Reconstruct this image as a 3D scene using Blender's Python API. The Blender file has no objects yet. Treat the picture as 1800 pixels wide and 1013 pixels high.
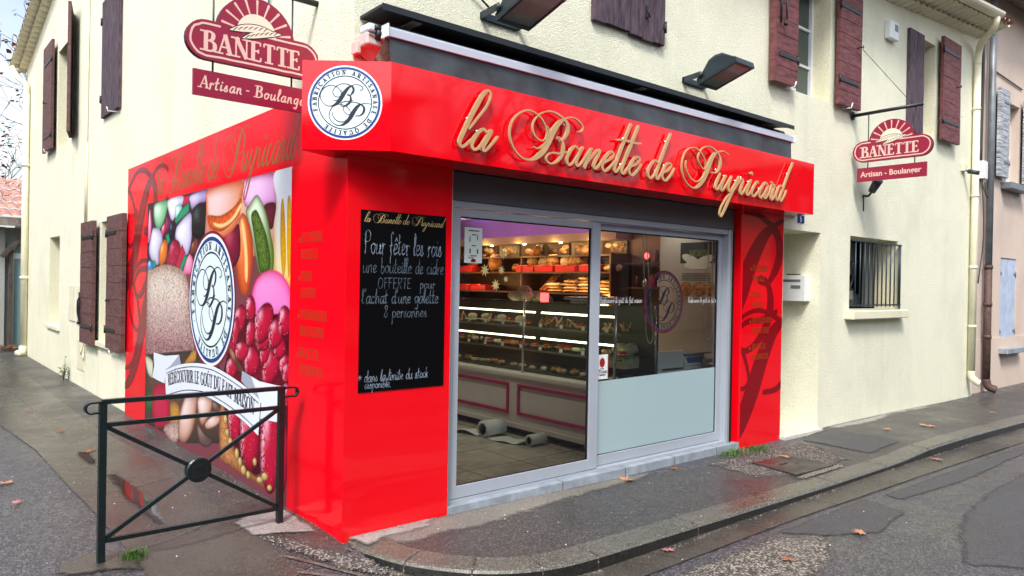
import bpy, bmesh, math, random
import numpy as np
from mathutils import Vector, Matrix
SC = bpy.context.scene
COL = SC.collection
R = math.radians
# ------------------------------------------------------------------ camera
cam_d = bpy.data.cameras.new("camera"); cam = bpy.data.objects.new("camera", cam_d); COL.objects.link(cam)
cam_d.sensor_width = 36.0; cam_d.lens = 36.0 * 1294.58 / 1800.0; cam_d.clip_start = 0.05; cam_d.clip_end = 2000
_rt = Vector((0.759869407946395, -0.6498304462340592, 0.017857043832576813))
_up = -Vector((0.0100434219136624, -0.015730633347184088, -0.9998258232566113))
_fw = Vector((0.6499981634923743, 0.7599164021928596, -0.005426705704274426))
_m = Matrix((( _rt.x, _up.x, -_fw.x), (_rt.y, _up.y, -_fw.y), (_rt.z, _up.z, -_fw.z))).to_4x4()
_m.translation = Vector((-2.25612598, -4.24009874, 1.65))
cam.matrix_world = _m
SC.camera = cam
# ------------------------------------------------------------------ sky and sun (bright overcast winter day)
SUN_EL, SUN_AZ = 50.0, 231.0      # azimuth clockwise from +Y
world = bpy.data.worlds.new("World"); SC.world = world; world.use_nodes = True
wn, wl = world.node_tree.nodes, world.node_tree.links
wn.clear()
sky = wn.new("ShaderNodeTexSky"); sky.sky_type = 'NISHITA'; sky.sun_disc = False
sky.sun_elevation = R(SUN_EL); sky.sun_rotation = R(SUN_AZ); sky.air_density = 1.2; sky.dust_density = 3.0; sky.ozone_density = 1.0
hs = wn.new("ShaderNodeHueSaturation"); hs.inputs['Saturation'].default_value = 0.50; hs.inputs['Value'].default_value = 1.0
tcw = wn.new("ShaderNodeTexCoord"); nzw = wn.new("ShaderNodeTexNoise"); nzw.inputs['Scale'].default_value = 3.0; nzw.inputs['Detail'].default_value = 4
mpw = wn.new("ShaderNodeMapping"); mpw.inputs['Scale'].default_value = (1, 1, 2.4)
rpw = wn.new("ShaderNodeValToRGB"); rpw.color_ramp.elements[0].position = .35; rpw.color_ramp.elements[0].color = (.86, .93, 1.06, 1)
rpw.color_ramp.elements[1].position = .62; rpw.color_ramp.elements[1].color = (1.25, 1.24, 1.22, 1)
mxw = wn.new("ShaderNodeMix"); mxw.data_type = 'RGBA'; mxw.blend_type = 'MULTIPLY'; mxw.inputs['Factor'].default_value = 1
bgw = wn.new("ShaderNodeBackground"); bgw.inputs['Strength'].default_value = 0.125
ow = wn.new("ShaderNodeOutputWorld")
wl.new(sky.outputs[0], hs.inputs['Color']); wl.new(tcw.outputs['Generated'], mpw.inputs[0]); wl.new(mpw.outputs[0], nzw.inputs['Vector'])
wl.new(nzw.outputs['Fac'], rpw.inputs[0]); wl.new(hs.outputs[0], mxw.inputs[6]); wl.new(rpw.outputs[0], mxw.inputs[7])
wl.new(mxw.outputs[2], bgw.inputs['Color']); wl.new(bgw.outputs[0], ow.inputs[0])
sd = bpy.data.lights.new("sun", 'SUN'); sd.energy = 1.5; sd.angle = R(12); sd.color = (1, .965, .91)
sun = bpy.data.objects.new("sun", sd); COL.objects.link(sun)
_sv = Vector((math.sin(R(SUN_AZ)) * math.cos(R(SUN_EL)), math.cos(R(SUN_AZ)) * math.cos(R(SUN_EL)), math.sin(R(SUN_EL))))
sun.rotation_euler = _sv.to_track_quat('Z', 'Y').to_euler()
sun.location = (0, -12, 14)
# ------------------------------------------------------------------ exposure and render
SC.view_settings.view_transform = 'Standard'; SC.view_settings.look = 'None'
SC.view_settings.exposure = 1.12; SC.view_settings.gamma = 1.0
SC.render.engine = 'CYCLES'
SC.cycles.use_denoising = True
SC.cycles.max_bounces = 8; SC.cycles.transparent_max_bounces = 12; SC.cycles.caustics_reflective = False; SC.cycles.caustics_refractive = False
SC.cycles.sample_clamp_indirect = 6

# ================================================================== materials
MATS = {}
def srgb(r, g, b):
    f = lambda c: (c / 12.92 if c <= .04045 else ((c + .055) / 1.055) ** 2.4)
    return (f(r / 255), f(g / 255), f(b / 255))
def mat(name, col, rough=.6, metal=0.0, var=0.0, vscale=6.0, bump=0.0, bscale=60.0, coat=0.0, col2=None, emit=None, estr=0.0, spec=.5, stretch=None, detail=6, rvar=0.0, hi=None):
    m = bpy.data.materials.new(name); m.use_nodes = True; MATS[name] = m
    nt = m.node_tree; b = nt.nodes['Principled BSDF']; L = nt.links
    b.inputs['Base Color'].default_value = (*col, 1); b.inputs['Roughness'].default_value = rough; b.inputs['Metallic'].default_value = metal
    b.inputs['Specular IOR Level'].default_value = spec
    b.inputs['Coat Weight'].default_value = coat; b.inputs['Coat Roughness'].default_value = .03
    if emit: b.inputs['Emission Color'].default_value = (*emit, 1); b.inputs['Emission Strength'].default_value = estr
    if var > 0 or bump > 0 or rvar > 0:
        tc = nt.nodes.new('ShaderNodeNewGeometry'); src = tc.outputs['Position']
        if stretch:
            mp = nt.nodes.new('ShaderNodeMapping'); mp.inputs['Scale'].default_value = stretch; L.new(src, mp.inputs[0]); src = mp.outputs[0]
    if var > 0:
        n = nt.nodes.new('ShaderNodeTexNoise'); n.inputs['Scale'].default_value = vscale; n.inputs['Detail'].default_value = detail; n.inputs['Roughness'].default_value = .62
        L.new(src, n.inputs['Vector'])
        r = nt.nodes.new('ShaderNodeValToRGB'); e = r.color_ramp.elements
        c2 = col2 or tuple(c * (1 - var) for c in col); c1 = hi or tuple(min(1, c * (1 + var * .5)) for c in col)
        e[0].position = .36; e[0].color = (*c2, 1); e[1].position = .64; e[1].color = (*c1, 1)
        L.new(n.outputs['Fac'], r.inputs[0]); L.new(r.outputs[0], b.inputs['Base Color'])
    if rvar > 0:
        n3 = nt.nodes.new('ShaderNodeTexNoise'); n3.inputs['Scale'].default_value = 2.2; n3.inputs['Detail'].default_value = 4; L.new(src, n3.inputs['Vector'])
        mr = nt.nodes.new('ShaderNodeMapRange'); mr.inputs[1].default_value = .35; mr.inputs[2].default_value = .65
        mr.inputs[3].default_value = max(.03, rough - rvar); mr.inputs[4].default_value = min(1, rough + rvar)
        L.new(n3.outputs['Fac'], mr.inputs[0]); L.new(mr.outputs[0], b.inputs['Roughness'])
    if bump > 0:
        n2 = nt.nodes.new('ShaderNodeTexNoise'); n2.inputs['Scale'].default_value = bscale; n2.inputs['Detail'].default_value = 5
        L.new(src, n2.inputs['Vector']); bp = nt.nodes.new('ShaderNodeBump'); bp.inputs['Strength'].default_value = bump; bp.inputs['Distance'].default_value = .02
        L.new(n2.outputs['Fac'], bp.inputs['Height']); L.new(bp.outputs[0], b.inputs['Normal'])
    return m
def glass_mat(name, tint=(1, 1, 1), refl=1.0, ior=1.5, rough=0.0):
    m = bpy.data.materials.new(name); m.use_nodes = True; MATS[name] = m; nt = m.node_tree; nt.nodes.clear(); L = nt.links
    o = nt.nodes.new('ShaderNodeOutputMaterial'); mx = nt.nodes.new('ShaderNodeMixShader'); t = nt.nodes.new('ShaderNodeBsdfTransparent'); g = nt.nodes.new('ShaderNodeBsdfGlossy')
    fr = nt.nodes.new('ShaderNodeFresnel'); fr.inputs[0].default_value = ior; mu = nt.nodes.new('ShaderNodeMath'); mu.operation = 'MULTIPLY'; mu.inputs[1].default_value = refl
    t.inputs[0].default_value = (*tint, 1); g.inputs['Roughness'].default_value = rough
    L.new(fr.outputs[0], mu.inputs[0]); L.new(mu.outputs[0], mx.inputs[0]); L.new(t.outputs[0], mx.inputs[1]); L.new(g.outputs[0], mx.inputs[2]); L.new(mx.outputs[0], o.inputs[0])
    return m
def stucco(name, col, dirt, lump=26.0, strength=.55):
    m = bpy.data.materials.new(name); m.use_nodes = True; MATS[name] = m; nt = m.node_tree; b = nt.nodes['Principled BSDF']; L = nt.links
    b.inputs['Roughness'].default_value = .92; b.inputs['Specular IOR Level'].default_value = .2
    ge = nt.nodes.new('ShaderNodeNewGeometry')
    big = nt.nodes.new('ShaderNodeTexNoise'); big.inputs['Scale'].default_value = .9; big.inputs['Detail'].default_value = 7; big.inputs['Roughness'].default_value = .65
    fine = nt.nodes.new('ShaderNodeTexNoise'); fine.inputs['Scale'].default_value = lump; fine.inputs['Detail'].default_value = 7; fine.inputs['Distortion'].default_value = 1.7
    pit = nt.nodes.new('ShaderNodeTexNoise'); pit.inputs['Scale'].default_value = lump * 2.3; pit.inputs['Detail'].default_value = 3
    for n in (big, fine, pit): L.new(ge.outputs['Position'], n.inputs['Vector'])
    r = nt.nodes.new('ShaderNodeValToRGB'); r.color_ramp.elements[0].position = .3; r.color_ramp.elements[0].color = (*dirt, 1); r.color_ramp.elements[1].position = .55; r.color_ramp.elements[1].color = (*col, 1)
    L.new(big.outputs['Fac'], r.inputs[0])
    # darker tone in the pits of the render
    r2 = nt.nodes.new('ShaderNodeValToRGB'); r2.color_ramp.elements[0].position = .33; r2.color_ramp.elements[0].color = (.62, .62, .55, 1); r2.color_ramp.elements[1].position = .44; r2.color_ramp.elements[1].color = (1, 1, 1, 1)
    L.new(pit.outputs['Fac'], r2.inputs[0])
    mx = nt.nodes.new('ShaderNodeMix'); mx.data_type = 'RGBA'; mx.blend_type = 'MULTIPLY'; mx.inputs['Factor'].default_value = .75
    L.new(r.outputs[0], mx.inputs[6]); L.new(r2.outputs[0], mx.inputs[7]); L.new(mx.outputs[2], b.inputs['Base Color'])
    # rain streaks running down the wall
    mp = nt.nodes.new('ShaderNodeMapping'); mp.inputs['Scale'].default_value = (1.7, 1.7, .30); L.new(ge.outputs['Position'], mp.inputs[0]); sn = nt.nodes.new('ShaderNodeTexNoise'); sn.inputs['Scale'].default_value = 1.6; sn.inputs['Detail'].default_value = 6; L.new(mp.outputs[0], sn.inputs['Vector'])
    r3 = nt.nodes.new('ShaderNodeValToRGB'); r3.color_ramp.elements[0].position = .30; r3.color_ramp.elements[0].color = (.80, .80, .78, 1); r3.color_ramp.elements[1].position = .47; r3.color_ramp.elements[1].color = (1, 1, 1, 1); L.new(sn.outputs['Fac'], r3.inputs[0])
    m3 = nt.nodes.new('ShaderNodeMix'); m3.data_type = 'RGBA'; m3.blend_type = 'MULTIPLY'; m3.inputs['Factor'].default_value = .32; L.new(mx.outputs[2], m3.inputs[6]); L.new(r3.outputs[0], m3.inputs[7]); L.new(m3.outputs[2], b.inputs['Base Color'])
    ad = nt.nodes.new('ShaderNodeMath'); ad.operation = 'MULTIPLY_ADD'; ad.inputs[1].default_value = .45
    L.new(pit.outputs['Fac'], ad.inputs[0]); L.new(fine.outputs['Fac'], ad.inputs[2])
    rr = nt.nodes.new('ShaderNodeValToRGB'); rr.color_ramp.elements[0].position = .52; rr.color_ramp.elements[1].position = .86
    L.new(ad.outputs[0], rr.inputs[0])
    bp = nt.nodes.new('ShaderNodeBump'); bp.inputs['Strength'].default_value = strength; bp.inputs['Distance'].default_value = .018
    L.new(rr.outputs[0], bp.inputs['Height']); L.new(bp.outputs[0], b.inputs['Normal'])
    return m
def ground_mat(name, c1, c2, stone, rough, sscale=190.0, wet=.25, blot=None, stone_amt=.60):
    _ground(name, c1, c2, stone, rough, sscale, wet, stone_amt); soft_edge(_ground(name + '_worn', c1, c2, stone, rough, sscale, wet, stone_amt))
def soft_edge(m, amt=1.7):
    """worn outline: the patch thins out towards its rim"""
    nt = m.node_tree; L = nt.links; b = nt.nodes['Principled BSDF']; a = nt.nodes.new('ShaderNodeAttribute'); a.attribute_name = 'rim'
    g = nt.nodes.new('ShaderNodeNewGeometry'); n = nt.nodes.new('ShaderNodeTexNoise'); n.inputs['Scale'].default_value = 16; n.inputs['Detail'].default_value = 8; n.inputs['Roughness'].default_value = .72; L.new(g.outputs['Position'], n.inputs['Vector'])
    s1 = nt.nodes.new('ShaderNodeMath'); s1.operation = 'MULTIPLY_ADD'; s1.inputs[1].default_value = 1.0; s1.inputs[2].default_value = -.5; L.new(a.outputs['Fac'], s1.inputs[0])
    s2 = nt.nodes.new('ShaderNodeMath'); s2.operation = 'ADD'; L.new(s1.outputs[0], s2.inputs[0]); L.new(n.outputs['Fac'], s2.inputs[1])
    r = nt.nodes.new('ShaderNodeMapRange'); r.inputs[1].default_value = .32; r.inputs[2].default_value = .78; L.new(s2.outputs[0], r.inputs[0])
    L.new(r.outputs[0], b.inputs['Alpha']); return m
def _ground(name, c1, c2, stone, rough, sscale, wet, stone_amt):
    """aggregate: fine stones in a binder, with large damp patches"""
    m = bpy.data.materials.new(name); m.use_nodes = True; MATS[name] = m; nt = m.node_tree; b = nt.nodes['Principled BSDF']; L = nt.links
    ge = nt.nodes.new('ShaderNodeNewGeometry')
    big = nt.nodes.new('ShaderNodeTexNoise'); big.inputs['Scale'].default_value = 1.1; big.inputs['Detail'].default_value = 8; big.inputs['Roughness'].default_value = .66
    vo = nt.nodes.new('ShaderNodeTexVoronoi'); vo.inputs['Scale'].default_value = sscale
    fine = nt.nodes.new('ShaderNodeTexNoise'); fine.inputs['Scale'].default_value = 45; fine.inputs['Detail'].default_value = 6; fine.inputs['Roughness'].default_value = .75
    for n in (big, vo, fine): L.new(ge.outputs['Position'], n.inputs['Vector'])
    r = nt.nodes.new('ShaderNodeValToRGB'); r.color_ramp.elements[0].position = .33; r.color_ramp.elements[0].color = (*c2, 1); r.color_ramp.elements[1].position = .66; r.color_ramp.elements[1].color = (*c1, 1)
    L.new(big.outputs['Fac'], r.inputs[0])
    rs = nt.nodes.new('ShaderNodeValToRGB'); rs.color_ramp.elements[0].position = stone_amt; rs.color_ramp.elements[0].color = (0, 0, 0, 1); rs.color_ramp.elements[1].position = stone_amt + .28; rs.color_ramp.elements[1].color = (1, 1, 1, 1)
    sep = nt.nodes.new('ShaderNodeSeparateColor'); L.new(vo.outputs['Color'], sep.inputs[0]); L.new(sep.outputs[0], rs.inputs[0])
    mx = nt.nodes.new('ShaderNodeMix'); mx.data_type = 'RGBA'; L.new(rs.outputs[0], mx.inputs[0]); L.new(r.outputs[0], mx.inputs[6]); mx.inputs[7].default_value = (*stone, 1)
    fr = nt.nodes.new('ShaderNodeValToRGB'); fr.color_ramp.elements[0].position = .3; fr.color_ramp.elements[0].color = (.6, .6, .6, 1); fr.color_ramp.elements[1].position = .7; fr.color_ramp.elements[1].color = (1.25, 1.25, 1.25, 1)
    L.new(fine.outputs['Fac'], fr.inputs[0]); m2 = nt.nodes.new('ShaderNodeMix'); m2.data_type = 'RGBA'; m2.blend_type = 'MULTIPLY'; m2.inputs[0].default_value = .8
    L.new(mx.outputs[2], m2.inputs[6]); L.new(fr.outputs[0], m2.inputs[7]); L.new(m2.outputs[2], b.inputs['Base Color'])
    mr = nt.nodes.new('ShaderNodeMapRange'); mr.inputs[1].default_value = .38; mr.inputs[2].default_value = .62; mr.inputs[3].default_value = max(.08, rough - wet); mr.inputs[4].default_value = rough
    L.new(big.outputs['Fac'], mr.inputs[0]); L.new(mr.outputs[0], b.inputs['Roughness'])
    bp = nt.nodes.new('ShaderNodeBump'); bp.inputs['Strength'].default_value = .5; bp.inputs['Distance'].default_value = .006
    ad = nt.nodes.new('ShaderNodeMath'); ad.operation = 'ADD'; L.new(sep.outputs[0], ad.inputs[0]); L.new(fine.outputs['Fac'], ad.inputs[1])
    L.new(ad.outputs[0], bp.inputs['Height']); L.new(bp.outputs[0], b.inputs['Normal'])
    return m

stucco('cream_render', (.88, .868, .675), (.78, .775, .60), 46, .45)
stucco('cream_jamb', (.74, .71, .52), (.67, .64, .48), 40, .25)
stucco('pink_render', (.68, .55, .46), (.60, .485, .405), 60, .18)
stucco('brown_wall', (.17, .11, .08), (.11, .08, .06), 30, .4)
mat('cream_paint', (.76, .73, .54), .5, var=.10, vscale=3)
mat('red_gloss', (.82, .0012, .008), .05, spec=.58, bump=.035, bscale=1.3, rvar=.03)
mat('red_print', (.80, .0012, .010), .10, spec=.22, bump=.03, bscale=1.6)
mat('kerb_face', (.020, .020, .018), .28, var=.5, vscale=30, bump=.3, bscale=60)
mat('red_edge', (.55, .003, .012), .25)
mat('dark_red_ink', (.23, .0015, .006), .10, spec=.35)
mat('olive_ink', (.36, .045, .012), .16, spec=.35)
mat('gold_ink', (.36, .095, .028), .14, spec=.25)
mat('gold_letter', (.53, .335, .155), .34, var=.12, vscale=9, bump=.05, bscale=90)
mat('steel_stud', (.85, .85, .85), .2, metal=1)
mat('white_print', (.80, .84, .88), .3, spec=.25)
mat('pale_print', (.68, .81, .86), .3, spec=.25)
mat('navy_print', (.012, .045, .22), .25)
mat('ink', (.008, .010, .022), .3)
mat('maroon_print', (.22, .005, .03), .2)
mat('decal_red', (.10, .006, .022), .3)
mat('decal_blue', (.018, .022, .07), .3)
mat('banner_print', (.74, .79, .88), .22)
mat('banner_fold', (.34, .38, .47), .22)
mat('black_board', (.0025, .0025, .003), .35, spec=.12)
mat('chalk', (.26, .32, .40), .9, var=.6, vscale=45, col2=(.04, .06, .08))
mat('chalk_thin', (.085, .12, .155), .9, var=.7, vscale=34, col2=(.02, .03, .04))
mat('chalk_gold', (.55, .40, .16), .6)
mat('aluminium', (.36, .395, .445), .38, var=.06, vscale=2, spec=.5)
mat('grey_metal', (.085, .09, .10), .42, var=.08, vscale=3)
mat('rubber', (.006, .006, .007), .5)
mat('sill_stone', (.30, .34, .385), .42, var=.25, vscale=8, bump=.08, bscale=70)
mat('white_metal', (.70, .80, .92), .32)
mat('shade_grey', (.13, .14, .135), .7)
mat('awning_cloth', (.046, .058, .064), .45, var=.3, vscale=5, bump=.35, bscale=7)
mat('awning_hood', (.012, .018, .02), .5)
mat('hood_top', (.30, .30, .27), .5, var=.3, vscale=8)
mat('pale_plastic', (.62, .50, .46), .45)
mat('lamp_metal', (.022, .035, .045), .40, var=.2, vscale=8)
mat('lamp_glass', (.33, .37, .33), .16, var=.12, vscale=7, spec=.6)
mat('sign_red', (.27, .008, .038), .35, var=.06, vscale=4)
mat('sign_edge', (.055, .004, .014), .5)
mat('sign_pink', (.74, .48, .41), .45)
mat('sign_cream', (.76, .68, .54), .45)
mat('iron', (.012, .014, .015), .42, var=.3, vscale=30)
mat('barrier_paint', (.006, .013, .014), .30, var=.3, vscale=30, bump=.06, bscale=120)
mat('shutter_red', (.15, .036, .040), .66, var=.4, vscale=7, bump=.22, bscale=40, stretch=(1, 1, 5), hi=(.205, .066, .066), detail=5)
mat('shutter_brown', (.115, .048, .044), .7, var=.4, vscale=7, bump=.22, bscale=40, stretch=(1, 1, 5), hi=(.15, .068, .062), detail=5)
mat('shutter_old', (.070, .038, .055), .75, var=.5, vscale=6, bump=.35, bscale=36, stretch=(5, 5, 1), hi=(.115, .078, .10))
mat('shutter_grey', (.30, .34, .38), .75, var=.7, vscale=5, col2=(.07, .08, .09), bump=.3, bscale=30, hi=(.66, .70, .74), stretch=(.7, .7, 15))
mat('shutter_blue', (.46, .54, .68), .6, var=.15, vscale=6, bump=.1, bscale=40)
mat('groove', (.025, .010, .012), .9)
mat('window_white', (.74, .76, .76), .4)
mat('dark_glass', (.028, .055, .052), .04, spec=.8)
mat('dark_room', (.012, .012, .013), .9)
mat('clay_tile', (.46, .20, .15), .8, var=.4, vscale=5, hi=(.62, .34, .27))
mat('old_tile', (.24, .20, .17), .85, var=.5, vscale=6)
mat('zinc', (.20, .22, .24), .45, metal=.3, var=.2, vscale=8)
mat('rust', (.10, .055, .045), .7, var=.4, vscale=14)
mat('enamel_blue', (.012, .035, .17), .2)
mat('white_plastic', (.78, .80, .78), .35)
mat('tile_floor', (.62, .60, .53), .35, var=.15, vscale=9)
mat('shop_floor', (.46, .48, .41), .25, var=.25, vscale=4, rvar=.1)
mat('shop_wall', (.27, .21, .14), .7, var=.08, vscale=2)
mat('shop_grey', (.38, .40, .37), .65, var=.06, vscale=2)
mat('shop_ceiling', (.50, .35, .23), .8)
mat('cornice_lilac', (.42, .32, .62), .6)
mat('shop_brown', (.065, .030, .016), .45, var=.3, vscale=6, stretch=(1, 1, 6))
mat('case_back', (.035, .040, .018), .4)
mat('shop_dark', (.012, .011, .010), .5)
mat('counter_white', (.66, .69, .66), .35, var=.05, vscale=2)
mat('magenta', (.42, .012, .13), .3)
mat('steel', (.50, .52, .50), .25, metal=.8)
mat('tube_light', (1, .95, .70), .5, emit=(1, .93, .62), estr=3.2)
mat('spot_glow', (1, .95, .8), .5, emit=(1, .92, .75), estr=14)
mat('red_glow', (1, .05, .05), .5, emit=(1, .04, .04), estr=4)
mat('bread', (.52, .25, .08), .65, var=.5, vscale=22, col2=(.26, .09, .022), bump=.3, bscale=50, hi=(.72, .46, .20))
mat('bread_dark', (.34, .13, .035), .6, var=.5, vscale=22, bump=.3, bscale=50)
mat('bread_pale', (.66, .56, .38), .7, var=.25, vscale=18, bump=.2, bscale=50)
mat('cream_cake', (.74, .66, .48), .55, var=.2, vscale=30)
mat('fruit_red', (.45, .02, .03), .25)
mat('choco', (.06, .022, .012), .3)
mat('basket_red', (.34, .012, .014), .35)
mat('paper_white', (.62, .72, .70), .8)
mat('paper_notice', (.56, .62, .58), .8)
mat('gold_foil', (.50, .42, .16), .4)
mat('scale_blue', (.05, .12, .30), .3)
soft_edge(mat('wet_water', (.030, .028, .024), .04, spec=.7, bump=.015, bscale=6))
mat('leaf_brown', (.30, .11, .045), .75, var=.4, vscale=30)
mat('leaf_pale', (.46, .22, .12), .75, var=.3, vscale=30)
mat('leaf_pink', (.42, .16, .16), .7, var=.3, vscale=30)
mat('weed', (.055, .13, .025), .65, var=.4, vscale=20)
mat('weed_light', (.12, .22, .04), .65, var=.3, vscale=20)
mat('bark', (.085, .07, .058), .9, var=.4, vscale=8)
mat('gravel', (.20, .18, .155), .9, var=.8, vscale=70)
mat('teal_door', (.20, .34, .36), .35, var=.1, vscale=2)
mat('manhole_iron', (.040, .036, .034), .38, var=.5, vscale=10, bump=.3, bscale=60, rvar=.15)
mat('cable', (.05, .05, .045), .6)
mat('cord_white', (.66, .62, .50), .7)
mat('facade_far', (.42, .36, .29), .9, var=.15, vscale=1)
mat('facade_far_dark', (.16, .11, .085), .9, var=.2, vscale=1)
ground_mat('asphalt_road', (.052, .050, .056), (.026, .025, .030), (.175, .17, .17), .52, 120, .30, stone_amt=.60)
ground_mat('asphalt_side', (.056, .052, .050), (.028, .027, .027), (.165, .155, .14), .56, 140, .30, stone_amt=.68)
ground_mat('asphalt_patch', (.060, .059, .062), (.038, .037, .041), (.14, .14, .14), .60, 190, .2, stone_amt=.70)
ground_mat('gravel_patch', (.080, .070, .060), (.042, .037, .034), (.36, .32, .27), .62, 85, .2, stone_amt=.52)
ground_mat('gutter_concrete', (.088, .077, .060), (.036, .031, .025), (.13, .12, .10), .40, 160, .30, stone_amt=.80)
ground_mat('kerb_granite', (.115, .108, .084), (.050, .049, .040), (.22, .21, .18), .42, 150, .28, stone_amt=.66)
ground_mat('concrete_pale', (.40, .38, .355), (.15, .138, .125), (.45, .43, .40), .8, 160, .2, stone_amt=.75)
ground_mat('concrete_joint', (.20, .185, .16), (.12, .11, .095), (.30, .28, .25), .75, 160, .2, stone_amt=.75)
ground_mat('black_soil', (.060, .050, .044), (.030, .026, .024), (.30, .27, .24), .85, 80, .2, stone_amt=.62)
glass_mat('shop_glass', (.91, .945, .93), 1.35, 1.5)
glass_mat('case_glass', (.88, .95, .91), .30, 1.35)
# frosted film: translucent sheet
_m = mat('frosted_film', (.50, .67, .70), .45)
_nt = _m.node_tree; _b = _nt.nodes['Principled BSDF']; _tr = _nt.nodes.new('ShaderNodeBsdfTranslucent'); _tr.inputs[0].default_value = (.58, .76, .80, 1)
_mx = _nt.nodes.new('ShaderNodeMixShader'); _mx.inputs[0].default_value = .35; _o = _nt.nodes['Material Output']
_nt.links.new(_b.outputs[0], _mx.inputs[1]); _nt.links.new(_tr.outputs[0], _mx.inputs[2]); _nt.links.new(_mx.outputs[0], _o.inputs[0])
# poster print reads the colours painted on its mesh
_m = bpy.data.materials.new('picture_print'); _m.use_nodes = True; MATS['picture_print'] = _m
_at = _m.node_tree.nodes.new('ShaderNodeAttribute'); _at.attribute_name = 'print'
_pb = _m.node_tree.nodes['Principled BSDF']; _pb.inputs['Roughness'].default_value = .22; _pb.inputs['Specular IOR Level'].default_value = .14
_m.node_tree.links.new(_at.outputs['Color'], _pb.inputs['Base Color'])

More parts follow.
